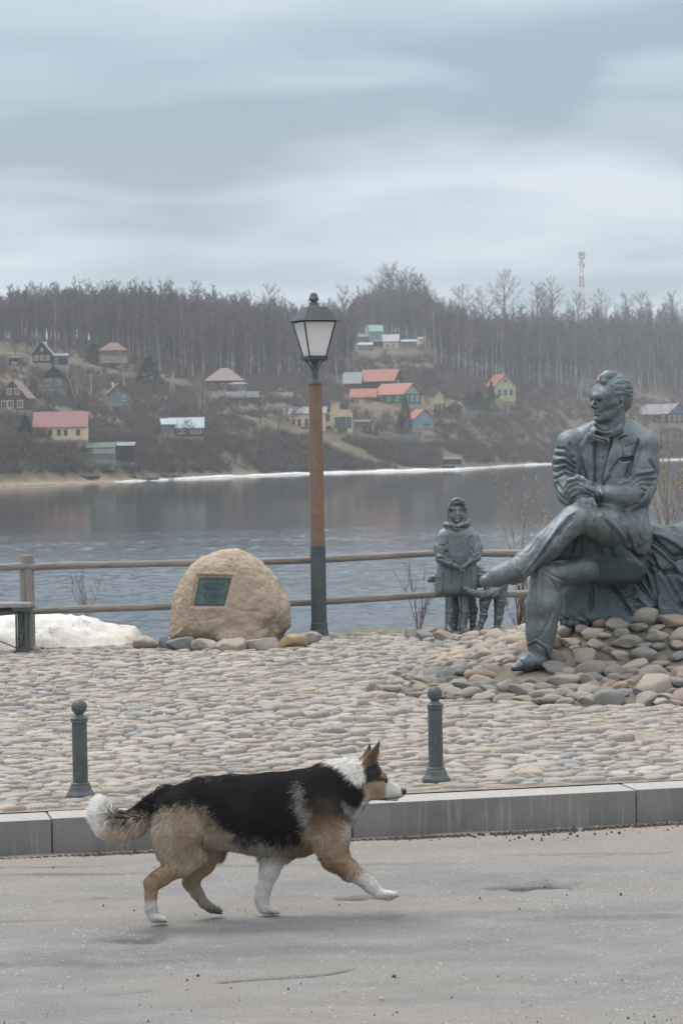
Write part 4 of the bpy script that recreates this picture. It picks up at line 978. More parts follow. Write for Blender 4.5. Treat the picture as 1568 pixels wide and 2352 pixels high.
# near hind leg bearing weight
S.chain([dp(440, 420, -66, 104), dp(448, 510, -70, 106), dp(442, 590, -72, 78), dp(425, 655, -70, 50)], 34, ys=.62)
S.chain([dp(460, 560, -70, 84), dp(520, 610, -70, 46), dp(470, 665, -70, 40)], 24, ys=.62)
S.chain([dp(425, 660, -70, 50), dp(365, 705, -70, 40), dp(322, 738, -70, 33), dp(318, 790, -70, 27), dp(318, 850, -70, 27), dp(326, 884, -70, 26)], 16, ys=.75)
S.chain([dp(298, 722, -70, 13), dp(330, 700, -70, 18)], 10)
S.chain([dp(334, 895, -70, 23), dp(372, 900, -70, 18)], 8)
for k_ in range(4): S.chain([dp(350, 893, -70 + (k_ - 1.5) * 15, 13), dp(384 - abs(k_ - 1.5) * 5, 902, -70 + (k_ - 1.5) * 17, 10)], 4)
# far hind leg swinging forward
S.chain([dp(520, 470, 60, 104), dp(590, 570, 62, 66), dp(560, 640, 62, 50), dp(510, 700, 62, 37), dp(500, 728, 62, 32), dp(530, 775, 62, 25), dp(560, 820, 62, 24)], 26, ys=.72)
S.chain([dp(560, 820, 62, 24), dp(600, 850, 62, 22), dp(634, 862, 62, 15)], 8)
S.chain([dp(484, 712, 62, 10), dp(500, 690, 62, 14)], 8)
# belly tuck, tail
S.chain([dp(600, 500, 0, 56), dp(800, 512, 0, 66), dp(1000, 520, 0, 70)], 40, ys=.8)
S.chain([dp(385, 325, 0, 48), dp(315, 398, 0, 40), dp(245, 452, 0, 44), dp(180, 466, 0, 52), dp(122, 446, 0, 52), dp(92, 408, 0, 44), dp(92, 376, 0, 32)], 24)
Vd, Fd = S.mesh(2)
x2, z2 = Vd[:, 0] + 360, 918 - Vd[:, 2]           # back in the traced frame
def inside(poly): return pdist(np.array(poly, float), x2 + 10 * vnoise(Vd / 22), z2 + 10 * vnoise(Vd / 22 + 9))
def soft(poly, w): return np.clip(.5 - inside(poly) / w, 0, 1)
WHITE = np.array([.66, .64, .61]); CREAM = np.array([.42, .35, .265]); TAN = np.array([.30, .205, .128]); DTAN = np.array([.17, .105, .06]); BLK = np.array([.0125, .012, .0135]); BRN = np.array([.055, .042, .030]); GREY = np.array([.30, .275, .25])
def dogcol(x2, z2, Vd):
    def ins(poly, w, j=10, fr=22):
        return np.clip(.5 - pdist(np.array(poly, float), x2 + j * vnoise(Vd / fr), z2 + j * vnoise(Vd / fr + 9)) / w, 0, 1)[:, None]
    n1_ = vnoise(np.stack([Vd[:, 0] / 9, Vd[:, 1] / 9, Vd[:, 2] / 26], 1))[:, None]; n2__ = vnoise(Vd / 46)[:, None]
    c = CREAM * np.ones((len(x2), 1)) * (1 + .16 * n1_) ; n3 = np.clip(vnoise(np.stack([Vd[:, 0] / 34, Vd[:, 1] / 30, Vd[:, 2] / 60], 1) + 7)[:, None] * 1.6, 0, 1); c = c * (1 - .45 * n3) + TAN * .75 * .45 * n3 + 0 * n2__
    def put(col, m):
        nonlocal c; c = c * (1 - m) + col * m
    put(TAN, ins([(395, 395), (600, 400), (660, 520), (610, 600), (500, 640), (440, 560), (400, 470)], 90) * .55)
    put(CREAM * 1.1, ins([(330, 400), (385, 390), (380, 620), (330, 560)], 40) * .6)
    put(GREY * 1.1, ins([(560, 520), (960, 520), (960, 640), (760, 640), (560, 600)], 40) * .75)
    put(TAN, ins([(920, 480), (1120, 480), (1120, 640), (930, 640)], 60) * .6); put(BRN, ins([(950, 450), (1060, 450), (1070, 590), (960, 610)], 70) * .55)
    # shoulder and raised foreleg
    put(TAN * 1.15, ins([(1040, 440), (1240, 440), (1250, 700), (1310, 690), (1290, 740), (1150, 700), (1050, 600)], 40) * .95)
    put(CREAM * 1.05, ins([(1060, 480), (1215, 480), (1215, 600), (1110, 600)], 70) * .55)
    put(DTAN, ins([(1090, 590), (1150, 600), (1270, 700), (1200, 715), (1120, 660)], 34) * .75)
    # lower limbs
    nh = (Vd[:, 1] < 0)[:, None]
    put(TAN, nh * ins([(270, 690), (420, 640), (520, 690), (400, 745), (350, 820), (270, 830)], 24)); put(CREAM, nh * ins([(350, 655), (430, 640), (400, 700)], 24) * .4)
    put(WHITE * .74, nh * ins([(260, 812), (410, 800), (430, 960), (260, 960)], 18))
    fh = 1 - nh * 1.0
    put(TAN * .9, fh * ins([(440, 560), (660, 560), (620, 680), (560, 760), (440, 760)], 30)); put(GREY * .75, fh * ins([(480, 750), (580, 740), (690, 840), (660, 900), (560, 880)], 24)); put(BLK * 4, fh * ins([(580, 840), (680, 850), (660, 900), (580, 890)], 18) * .8)
    put(WHITE * .85, fh * ins([(780, 600), (960, 600), (960, 900), (770, 900)], 24)); put(WHITE * .95, ins([(1290, 690), (1340, 690), (1500, 760), (1480, 840), (1330, 820), (1190, 720), (1240, 705)], 20))
    put(GREY * .8, ins([(1200, 700), (1320, 740), (1300, 770), (1210, 735)], 26) * .5)
    # black saddle
    sad = [(250, 330), (380, 250), (560, 215), (800, 190), (1060, 150), (1120, 240), (1010, 300), (1000, 380), (1040, 470), (1010, 540), (900, 552), (820, 522), (775, 552), (700, 505), (610, 440), (575, 385), (500, 372), (400, 388), (340, 415), (290, 432), (200, 440), (135, 425), (118, 392), (180, 385), (230, 380)]
    put(BLK * 1.35, ins(sad, 24, 16)); put(BRN, ins([(420, 370), (560, 370), (640, 470), (600, 480), (500, 400)], 40) * .35); put(BLK * 3.5, ins([(640, 300), (800, 300), (780, 540), (700, 480)], 120) * .25)
    sh = [(1010, 190), (1090, 150), (1180, 180), (1260, 255), (1310, 265), (1300, 370), (1250, 400), (1228, 445), (1160, 430), (1080, 470), (1030, 400), (1000, 300)]
    put(BLK * 1.6, ins(sh, 26, 16)); put(BRN * 1.3, ins([(1080, 330), (1170, 320), (1210, 430), (1090, 500)], 60) * .85)
    put(TAN * .8, ins([(1060, 400), (1200, 420), (1200, 520), (1060, 520)], 50) * .6)
    put(GREY * .8, ins([(985, 280), (1010, 270), (1030, 340), (1062, 430), (1070, 500), (1040, 470), (1000, 380)], 16)); put(GREY * .9, ins([(1205, 345), (1235, 360), (1262, 400), (1240, 425), (1215, 395)], 16))
    # white collar, throat and chest blaze
    put(WHITE * 1.08, ins([(1075, 140), (1120, 120), (1300, 110), (1310, 200), (1312, 268), (1262, 262), (1180, 190), (1110, 176)], 12, 7)); put(WHITE * .85, ins([(1290, 355), (1345, 345), (1330, 395), (1260, 420), (1228, 560), (1213, 560), (1222, 455)], 12, 6))
    # head
    put(TAN * 1.05, ins([(1300, 150), (1420, 190), (1420, 350), (1320, 360), (1298, 260)], 10, 6)); put(CREAM, ins([(1300, 290), (1340, 280), (1350, 345), (1310, 350)], 18, 6) * .7); put(TAN * 1.2, ins([(1330, 262), (1400, 270), (1395, 345), (1330, 340)], 22, 6) * .8)
    put(BLK * 2.2, ins([(1318, 178), (1380, 165), (1412, 220), (1420, 282), (1396, 258), (1350, 258), (1308, 272), (1306, 220)], 10, 6)); put(DTAN, ins([(1285, 150), (1330, 60), (1392, 60), (1358, 172), (1320, 196), (1296, 200)], 10, 5)); put(BRN, ins([(1320, 110), (1378, 60), (1362, 140), (1335, 220), (1318, 200)], 22, 5) * .7)
    put(BLK * 3, ins([(1310, 108), (1345, 80), (1340, 110)], 8, 3)); put(BLK * 3, ins([(1355, 105), (1385, 60), (1372, 108)], 8, 3)); put(TAN * 1.3, ins([(1382, 215), (1404, 228), (1398, 248), (1378, 238)], 8, 3) * .8)
    put(WHITE * .92, ins([(1404, 262), (1425, 255), (1500, 300), (1490, 370), (1400, 350)], 8, 4)); put(BLK * 2, ins([(1468, 290), (1500, 290), (1496, 328), (1476, 322)], 5, 1)); put(BLK * 2, ins([(1385, 340), (1402, 336), (1408, 350), (1388, 352)], 6, 1) * .8)
    put(GREY * 1.1, ins([(1404, 318), (1500, 325), (1490, 370), (1400, 350)], 14, 4) * .7); put(BLK * 3, ins([(1390, 338), (1462, 330), (1466, 337), (1392, 348)], 5, 1) * .8); put(GREY, ins([(1404, 255), (1430, 262), (1468, 290), (1440, 290), (1404, 280)], 10, 4) * .5)
    # tail
    put(WHITE * 1.45, ins([(20, 330), (130, 320), (150, 380), (122, 400), (112, 450), (150, 560), (60, 540), (20, 430)], 26, 8)); put(CREAM * 1.6, ins([(95, 462), (200, 470), (330, 440), (330, 560), (110, 580)], 18, 8) * .9)
    return np.clip(c, .004, 1)
col = dogcol(x2, z2, Vd)
def dogfix(V): V = V.copy(); V[:, 1] += .20 * V[:, 0]; return depth_true(V, d0[0], YD, ROAD)
me = mesh_np('dog_body', dogfix(unroll(Vd) / sD), Fd); cattr(me, 'coat', col)
def m_coat(k):
    a = k.at('coat').outputs['Color']; c = k.mix(k.rng(k.noise(160, 3, .7, k.vec((.4, 1, 1))), .3, .7, 0, .35), a, (.5, .5, .5), 'SOFT_LIGHT'); k.color(c); k.bump(k.noise(140, 4, .7, k.vec((.5, 1, 1))), .5, .004); k.bs.inputs['Sheen Weight'].default_value = .15
M_COAT = node_mat('dog_coat', m_coat, .8, .25)
dog = empty('dog', (d0[0], YD, ROAD), 'black tan and white long haired dog walking right across the asphalt', 'dog')
ZOFF = float(road_fields(np.array([[d0[0]]]), np.array([[YD - .06]]))[0][0, 0]) - 0.004
body = obj('body', me, M_COAT, dog, (0, 0, ZOFF))
# eye, nose, claws
M_EYE = mat('dog_eye', (.012, .008, .006), rough=.25, spec=.4); M_NOSE = mat('dog_nose', (.012, .012, .014), (.02, .02, .022), sc=(90, 200), rough=.35, bump=.2, bsc=300)
def ball(name, c, r, m, parent, n=14, sc=(1, 1, 1)):
    p = dogfix(unroll([c]) / sD)[0]; o = MB().lathe([(max(r / sD * sin(a), 1e-4), -r / sD * cos(a)) for a in np.linspace(0.05, pi - .05, 10)], n=n).build(name, m, parent, (p[0], p[1], p[2] + ZOFF), smooth=True); o.scale = sc; return o
e1 = D_(1404, 262); ball('eye', (e1[0] - 2, -26, e1[1]), 7, M_EYE, dog); ball('eye', (e1[0], 27, e1[1]), 8, M_EYE, dog)
e1 = D_(1484, 306); ball('nose', (e1[0], 0, e1[1]), 14, M_NOSE, dog, sc=(.9, 1.15, 1))
for (X_, Y_, yy_) in ((1452, 787, -66), (904, 866, 62), (386, 906, -70), (640, 868, 62)):
    for k_ in range(4):
        a = D_(X_ - abs(k_ - 1.5) * 5, Y_); p = unroll([(a[0] - 2, yy_ + (k_ - 1.5) * 17, a[1]), (a[0] + 11, yy_ + (k_ - 1.5) * 17, a[1] - 8)]) / sD; p = dogfix(p); MB().tube([p[0], p[1]], [.0042, .0012], 6).build('claw', M_NOSE, dog, (0, 0, ZOFF))
# fur: fine tapering hairs rooted in the skin, lying back along the body
rs = np.random.RandomState(3); tri = np.concatenate([Fd[:, [0, 1, 2]], Fd[:, [0, 2, 3]]]); A_, B_, C_ = Vd[tri[:, 0]], Vd[tri[:, 1]], Vd[tri[:, 2]]
area = np.linalg.norm(np.cross(B_ - A_, C_ - A_), axis=1); NH = 220000; ti = rs.choice(len(tri), NH, p=area / area.sum()); a, b = rs.rand(NH), rs.rand(NH); fl = a + b > 1; a[fl], b[fl] = 1 - a[fl], 1 - b[fl]
R_ = A_[ti] + a[:, None] * (B_[ti] - A_[ti]) + b[:, None] * (C_[ti] - A_[ti]); Nn = vnormals(Vd, Fd); Nh = Nn[tri[ti, 0]]
xr, zr2 = R_[:, 0] + 360, 918 - R_[:, 2]
flow = np.stack([-np.ones(NH), np.zeros(NH), -.45 * np.ones(NH)], 1)
legm = (zr2 > 610); flow[legm] = [-.15, 0, -1]; tailm = (xr < 330) & (zr2 < 600)
flow[tailm] = np.stack([-.9 * np.ones(tailm.sum()), np.zeros(tailm.sum()), np.where(zr2[tailm] > 430, -.9, .25)], 1)
tip = tailm & (xr < 150); flow[tip] = np.stack([(xr[tip] - 130) / 90 - .2, 0 * xr[tip], (430 - zr2[tip]) / 60], 1)
rump = (xr > 320) & (xr < 420) & (zr2 > 400) & (zr2 < 640); flow[rump] = [-.55, 0, -.9]
headm = (xr > 1290) & (zr2 < 360); flow[headm] = [-.9, 0, .1]; earm = (xr > 1270) & (zr2 < 175); flow[earm] = [.3, 0, 1]
neckm = (xr > 1080) & (xr <= 1290) & (zr2 < 420); flow[neckm] = [-.75, 0, -.75]
chest = (zr2 > 500) & (zr2 <= 615) & (xr > 560) & (xr < 1110); flow[chest] = [-.5, 0, -1]
flow += .34 * rs.normal(size=(NH, 3)); clump = np.stack([vnoise(R_ / 26), vnoise(R_ / 26 + 40), vnoise(R_ / 26 + 80)], 1); flow += np.where(tailm | tip, .3, .6)[:, None] * clump
flow -= Nh * (flow * Nh).sum(1)[:, None]; flow /= np.linalg.norm(flow, axis=1)[:, None] + 1e-6
ln = np.full(NH, 26.); ln[legm] = 11; ln[headm] = 9; ln[earm] = 7; ln[neckm] = 24; ln[tailm] = 44; ln[tip] = 40; ln[chest] = 34; ln[rump] = 34; ln[(xr > 1400) & (zr2 < 400)] = 6
ln[(zr2 > 600) & (zr2 < 720) & (xr > 1080) & (xr < 1260)] = 20; ln[(zr2 > 600) & (xr < 480) & (zr2 < 690)] = 20; ln[(zr2 > 860)] = 5
lift = np.where(tailm | chest | rump | neckm, .42, .22) + .12 * rs.rand(NH); ln *= rs.uniform(.6, 1.25, NH)
R_ = R_ - Nh * 1.5; mid = R_ + (flow * .55 + Nh * lift[:, None]) * (ln * .5)[:, None]; end = R_ + (flow * 1.0 + Nh * (lift * .75)[:, None]) * ln[:, None] + np.array([0, 0, -.10]) * ln[:, None]
side = np.cross(flow, Nh); side /= np.linalg.norm(side, axis=1)[:, None] + 1e-6; wd = rs.uniform(.9, 1.8, NH)[:, None]
VH = np.stack([R_, mid + side * wd, mid - side * wd, end], 1).reshape(-1, 3); base = np.arange(NH)[:, None] * 4
FH = np.concatenate([base + [0, 1, 2], base + [2, 1, 3]])
jit = rs.normal(size=(NH, 2)) * np.where(headm | earm, 2.5, np.where(neckm, 6., 15.))[:, None]; ch = dogcol(xr + jit[:, 0], zr2 + jit[:, 1], R_) * rs.uniform(.68, 1.32, NH)[:, None]; ch = np.repeat(np.clip(ch, 0, 1), 4, axis=0)
me = mesh_np('fur', dogfix(unroll(VH) / sD), FH, True); cattr(me, 'coat', ch)
M_FUR = node_mat('dog_fur', lambda k: (k.color(k.at('coat').outputs['Color'])), .8, .08)
obj('fur', me, M_FUR, dog, (0, 0, ZOFF))['kind'] = 'stuff'

# ------------------------------------------------------------------ bronze figures
def bronze(name, a, b, c, teal, metal=.72):
    def f(k):
        g = k.nd('ShaderNodeNewGeometry'); sp = k.nd('ShaderNodeSeparateXYZ'); k.L(g.outputs['Normal'], sp.inputs[0])
        q = k.mix(k.rng(k.noise(2.2, 5, .65), .36, .62), a, b); q = k.mix(k.rng(k.noise(4.5, 6, .7, k.vec((1, 1, .5), loc=(5, 3, 1))), .48, .70, 0, .8), q, teal)
        q = k.mix(k.rng(k.noise(60, 4, .75), .5, .72, 0, .5), q, c); k.color(q); k.bs.inputs['Metallic'].default_value = metal
        k.L(k.rng(k.noise(14, 4, .6), .3, .7, .36, .56), k.bs.inputs['Roughness']); k.bump(k.math('ADD', k.noise(30, 6, .75), k.noise(110, 3, .7)), .42, .008)
    return node_mat(name, f, .5, .5)
M_BRZ = bronze('patinated_bronze', (.128, .157, .173), (.205, .236, .252), (.045, .06, .07), (.112, .155, .170))
M_BRZ2 = bronze('patinated_bronze_dark', (.072, .096, .110), (.125, .155, .172), (.03, .042, .05), (.062, .112, .116))
M_BRZ3 = bronze('shade_toned_bronze', (.035, .055, .058), (.055, .08, .082), (.015, .022, .025), (.035, .07, .068), .4)  # darkest bronze, its tone stands in for shade under the thighs
Y0S = 18.7; sS = FPX / Y0S; r0 = P(1210, 1543, Y0S)
def q(u, v, y, r=None): t = (u - 1210., float(y), 1543. - v); return t if r is None else t + (r,)
def q2(L): return [(u - 1210., 1543. - v) for u, v in L]
Z4 = lambda L: q2([(1160.3 + X * .26, 823.2 + Y * .26) for X, Y in L])         # traced in enlargements of the figure
ZB = lambda L: q2([(1254.4 + X * .2, 1136.8 + Y * .2) for X, Y in L])
ZA = lambda L: q2([(1081.9 + X * .2, 1136.8 + Y * .2) for X, Y in L])
man = empty('bronze_statue', tuple(r0), 'larger than life bronze statue of a seated man with crossed legs on the stone mound', 'statue')
S = SDF((-130, -275, -6), (318, 100, 600), 2.4)
C = lambda *p, k=14, ys=1.0, op='add': S.chain([q(*i) for i in p], k, op, ys)
S.ell(q(1393, 1062, 4), (82, 46, 78), 20); S.ell(q(1396, 1135, 0), (72, 48, 66), 24); S.ell(q(1412, 1205, -4), (78, 60, 56), 24)
C((1318, 1016, 0, 26), (1358, 997, 4, 24), (1396, 990, 6, 26), (1440, 994, 6, 28), (1476, 1020, 2, 34), k=22)
C((1393, 950, 0, 30), (1394, 1000, 0, 36), k=12)
C((1474, 1024, 0, 35), (1477, 1070, -8, 33), (1473, 1112, -22, 31), (1462, 1134, -42, 31), (1438, 1141, -66, 29), (1402, 1139, -88, 24), (1374, 1136, -98, 20), k=16)
C((1308, 1020, 0, 34), (1300, 1060, -8, 31), (1298, 1100, -24, 28), (1306, 1134, -50, 25), (1322, 1150, -82, 19), k=16)
# crossed leg: thigh, knee, shin in loose trousers
C((1448, 1226, -36, 50), (1392, 1210, -104, 42), (1328, 1192, -172, 28), k=20); C((1322, 1194, -174, 29), (1256, 1250, -205, 32), (1206, 1290, -222, 27), k=14)
S.puff(ZA([(1200, 90), (1060, 155), (720, 530), (500, 700), (498, 740), (520, 820), (585, 922), (650, 912), (770, 770), (900, 590), (1040, 400), (1150, 280), (1260, 220), (1290, 140)]), -165, 32, 26, 20, tilt=(.32, 0))
C((1114, 1334, -240, 15), (1142, 1323, -238, 22), (1172, 1311, -232, 25), (1200, 1303, -224, 22), k=12); C((1176, 1334, -230, 9), (1196, 1326, -224, 12), k=6)
# standing leg
C((1440, 1300, -10, 36), (1336, 1306, -100, 29), (1262, 1322, -162, 32), k=20); C((1250, 1322, -168, 28), (1248, 1388, -164, 37), (1242, 1448, -164, 31), (1240, 1484, -166, 27), k=14)
S.puff(ZA([(780, 800), (900, 820), (1010, 960), (1020, 1100), (1008, 1300), (975, 1500), (925, 1720), (895, 1872), (860, 1760), (745, 1668), (640, 1722), (634, 1500), (642, 1240), (700, 930)]), -168, 20, 17, 12)
C((1238, 1490, -166, 22), (1232, 1514, -168, 21), k=8); C((1236, 1520, -166, 20), (1206, 1524, -178, 18), (1180, 1535, -192, 8), k=12, ys=1.0); C((1242, 1532, -160, 13), (1236, 1532, -160, 13), k=6)
# coat skirt falling over the seat
S.puff(ZB([(860, 200), (1160, 90), (1165, 340), (1198, 560), (1192, 640), (1110, 712), (1040, 650), (960, 430), (880, 300)]), -40, 22, 16, 10, tilt=(.1, .15))
# hands: left one laid over the right wrist, right one hanging over the knee
C((1362, 1132, -104, 16), (1340, 1120, -112, 15), k=8); S.ell(q(1336, 1120, -114), (18, 11, 15), 6)
for pts in ([(1346, 1106), (1322, 1097), (1305, 1103), (1297, 1118)], [(1340, 1112), (1322, 1107), (1306, 1116), (1297, 1132)], [(1338, 1121), (1322, 1119), (1309, 1128), (1301, 1143)], [(1338, 1130), (1324, 1131), (1313, 1139), (1306, 1151)]):
    C(*[(u, v, -118 + abs(i - 1) * 5 + (8 if i == 3 else 0), 6.2 - i * .45) for i, (u, v) in enumerate(pts)], k=2.2)
C((1350, 1112, -112, 6), (1336, 1098, -110, 5.5), (1326, 1092, -104, 4.6), k=2.5)
C((1318, 1148, -96, 13), (1336, 1150, -118, 12), k=6); S.ell(q(1340, 1151, -122), (20, 12, 12), 5)
for (u0, v0, u1, v1, u2, v2, yy_, rr) in ((1357, 1146, 1365, 1162, 1368, 1184, -130, 5.4), (1349, 1150, 1354, 1170, 1354, 1187, -134, 5.8), (1339, 1154, 1343, 1174, 1342, 1190, -132, 5.7), (1329, 1156, 1331, 1174, 1331, 1186, -128, 5.0)):
    C((u0, v0, yy_ + 2, rr + .8), (u1, v1, yy_ - 4, rr), (u2, v2, yy_ + 4, rr - 1), k=1.8)
C((1328, 1150, -116, 6), (1320, 1160, -124, 5.5), (1322, 1172, -126, 4.5), k=2.5)
# cuffs, collar, bow tie
C((1376, 1118, -98, 6), (1380, 1134, -124, 6), (1376, 1152, -98, 6), k=4)
C((1366, 992, -34, 8), (1392, 1000, -40, 8), (1414, 984, -32, 9), (1424, 966, -14, 9), k=8); C((1360, 978, -22, 7), (1366, 992, -34, 8), k=8)
C((1357, 1000, -50, 8), (1372, 1006, -54, 4.5), (1390, 1009, -52, 9), k=4); C((1356, 1012, -48, 5), (1372, 1006, -54, 5), (1388, 1019, -48, 5), k=4)
S.D = np.maximum(S.D, np.float32(1.0) - S.ax[2].astype(np.float32)[None, None, :])
Vs, Fs = S.mesh(1)
Vs = plates(Vs, Fs, [(Z4([(752, 600), (680, 722), (652, 760), (655, 850), (742, 1122), (778, 1112), (772, 720)]), 2, 6, 20), (Z4([(1004, 560), (1062, 688), (1000, 712), (1036, 830), (1030, 885), (852, 1122), (842, 1040), (935, 730), (942, 640)]), 2, 6, 20), (Z4([(778, 640), (778, 1100), (848, 1100), (930, 740), (935, 650)]), 3, -9, 20)])
st = []
def A4(pts, w, d, ym=200): st.append((Z4(pts), w, d, ym))
def AB(pts, w, d, ym=200): st.append((ZB(pts), w, d, ym))
def AA(pts, w, d, ym=200): st.append((ZA(pts), w, d, ym))
for p_ in ([(440, 790), (520, 790), (590, 870)], [(428, 850), (530, 850), (610, 930)], [(425, 930), (520, 910), (620, 980)], [(424, 1000), (520, 960), (610, 1010)], [(430, 1060), (520, 1010), (600, 1040)], [(440, 1160), (480, 1220), (540, 1270)], [(450, 1100), (500, 1170), (520, 1230)]): A4(p_, 2.6, -6)
for p_ in ([(440, 820), (520, 820), (590, 900)], [(428, 890), (530, 880), (610, 955)], [(425, 965), (520, 935), (620, 1000)]): A4(p_, 2.6, 2.2)
for p_ in ([(1050, 1100), (1150, 1035), (1310, 1020)], [(1100, 1115), (1200, 1065), (1315, 1070)], [(1180, 1125), (1235, 1170), (1205, 1235)], [(1130, 1115), (1220, 1105), (1290, 1120)], [(1165, 720), (1130, 820), (1100, 920), (1060, 1040)], [(1050, 1330), (1170, 1290), (1230, 1200)], [(1270, 900), (1310, 960), (1320, 1020)]): A4(p_, 2.6, -7)
for p_ in ([(1050, 1080), (1150, 1010), (1300, 990)], [(1110, 1090), (1210, 1050), (1315, 1045)]): A4(p_, 3, 3)
A4([(1000, 708), (1060, 686)], 1.8, -4); A4([(1060, 780), (1170, 740)], 2, -2.5); A4([(560, 750), (600, 900), (660, 1040), (700, 1110)], 2.8, -4); A4([(1100, 880), (1000, 900), (930, 1000)], 3.5, -9); A4([(1060, 885), (1110, 880)], 3, -5); A4([(1200, 790), (1150, 900)], 2.4, -3)
for y_ in (780, 862, 950): A4([(846, y_), (850, y_ + 4)], 1.6, 3)
A4([(800, 700), (800, 1060)], 1.1, -1.6); A4([(880, 720), (860, 1000)], 1.1, -1.6)
A4([(820, 1180), (824, 1260)], 1.8, -3); A4([(700, 1150), (780, 1200), (820, 1290)], 2, -3)
for p_ in ([(560, 1095), (640, 1080), (700, 1100)], [(545, 1130), (640, 1120), (700, 1140)]): A4(p_, 1.2, -1.6)
# trousers of the crossed leg, knee folds
AA([(590, 915), (700, 770), (850, 560), (980, 380), (1090, 250), (1180, 200)], 3.2, 4); AA([(620, 915), (740, 780), (900, 560), (1020, 400), (1130, 275)], 4, -6); AA([(500, 740), (515, 820), (585, 915)], 2.2, 2.5); AA([(1000, 200), (940, 320), (830, 440)], 1.8, -2); AA([(760, 500), (700, 600), (640, 660)], 2, -2)
AB([(430, 330), (440, 450), (400, 560)], 4, -4.5); AB([(700, 300), (760, 400), (740, 560)], 4, -4.5); AB([(620, 230), (720, 300), (820, 400), (880, 500)], 4.5, 5); AB([(560, 300), (560, 480), (520, 640)], 5, -3.5); AB([(900, 330), (960, 460), (1010, 620), (1080, 700)], 3.5, 5); AB([(960, 240), (1040, 380), (1080, 520)], 3, -4); AB([(1010, 200), (1120, 330), (1150, 480)], 3, -3); AB([(860, 260), (930, 400), (960, 560)], 4, -6)
AB([(150, 420), (130, 560)], 4, -3); AB([(300, 620), (520, 640), (760, 660)], 6, -4)
# standing shin: front crease, knee
AA([(772, 850), (752, 1100), (748, 1400), (742, 1660)], 2.6, 4.2); AA([(800, 1000), (790, 1300)], 4, -2); AA([(870, 930), (940, 1010), (1000, 1110)], 3, -3.5); AA([(830, 860), (960, 940), (1060, 980)], 2.6, -3); AA([(700, 1050), (670, 1300)], 2.4, -1.6); AA([(860, 1500), (800, 1620)], 2.4, -2.4); AA([(940, 1300), (880, 1480)], 2.4, -2)
# shoes: laces, welt, sole, toe cap
for y_ in range(5): AA([(650 + y_ * 4, 1745 + y_ * 22), (720 - y_ * 6, 1765 + y_ * 22)], 1.3, -2)
AA([(440, 2010), (560, 2030), (640, 2038), (840, 2005)], 1.5, -2.8); AA([(740, 1960), (745, 2030)], 2, -3.4); AA([(560, 1900), (610, 1960), (600, 2020)], 1.6, -2.4); AA([(640, 1722), (745, 1668), (860, 1752), (893, 1868)], 2.0, 3.4); AA([(630, 1742), (745, 1688), (850, 1772), (880, 1880)], 2.0, -4.5)
AA([(95, 1035), (250, 1070), (400, 1045), (500, 985)], 1.6, -3); AA([(200, 900), (220, 970), (200, 1040)], 1.4, -1.4); AA([(440, 790), (500, 880), (520, 980)], 2, -2.4)
Vs = carve(Vs, Fs, st)
Ns = vnormals(Vs, Fs); Vs = Vs + Ns * (.9 * fbm(Vs / 17, 3) + .35 * vnoise(Vs / 6))[:, None]
fin = lambda V: depth_true(unroll(V) / sS, r0[0], Y0S, r0[2])
obj('figure', mesh_np('seated_figure', fin(Vs), Fs), M_BRZ, man)
# a small cluster of cast crumples by the knee
# head, looking to the left of the viewer and a little past him
FW = np.array([-.78, -.62, -.04]); FW /= np.linalg.norm(FW); LT = np.array([.62, -.78, 0.]); LT /= np.linalg.norm(LT); UPV = np.cross(FW, LT); UPV *= np.sign(UPV[2])
H = SDF((-75, -62, -95), (85, 62, 80), 1.45)
h = lambda *p, k=6, ys=1.0, op='add': H.chain(p, k, op, ys)
H.ell((-10, 0, 10), (50, 39, 44), 8); H.ell((12, 0, -16), (31, 29, 40), 12)
h((24, -18, 6, 16), (24, 18, 6, 16), k=14); h((34, -17, 2, 7), (41, 0, 3, 7), (34, 17, 2, 7), k=8)                       # forehead, brow
h((38, 0, 1, 4.2), (54, 0, -17, 4.2), k=4); h((53, 0, -18, 4.8), (46, 0, -21, 5), k=3); H.ell((46, 6, -20), (5.5, 3.6, 4), 2.5); H.ell((46, -6, -20), (5.5, 3.6, 4), 2.5)
h((26, 22, -14, 9), (8, 31, -12, 8), k=10); h((26, -22, -14, 9), (8, -31, -12, 8), k=10)                                # cheekbones
h((0, 25, -30, 10), (20, 15, -44, 9), (32, 0, -48, 9), (20, -15, -44, 9), (0, -25, -30, 10), k=10); H.ell((37, 0, -50), (6, 9, 6), 5)
H.ell((34, 0, -32), (8, 12, 9), 7)
for s_ in (1, -1):
    H.ell((42, s_ * 14.5, -5), (10, 8, 5.4), 4, 'sub'); H.ell((30.5, s_ * 14.5, -5.5), (7.2, 7.5, 6), 1); h((40, s_ * 8, -3.5, 1.8), (41.5, s_ * 15, -1, 2), (36, s_ * 23, -4, 1.8), k=2); h((40, s_ * 9, -8.5, 1.3), (40.5, s_ * 15, -10, 1.4), (36, s_ * 22, -8, 1.3), k=2)
    h((-6, s_ * 37, -2, 4), (-10, s_ * 41, -8, 3), (-8, s_ * 40, -20, 3.2), (-2, s_ * 36, -26, 3.6), k=3); h((-2, s_ * 36, -4, 3), (0, s_ * 36, -14, 3), (-2, s_ * 36, -22, 3), k=3); H.ell((-5, s_ * 41, -13), (3.4, 3, 6), 2, 'sub')
    h((45, s_ * 9, -24, .8), (38, s_ * 14, -34, .6), k=5, op='sub')
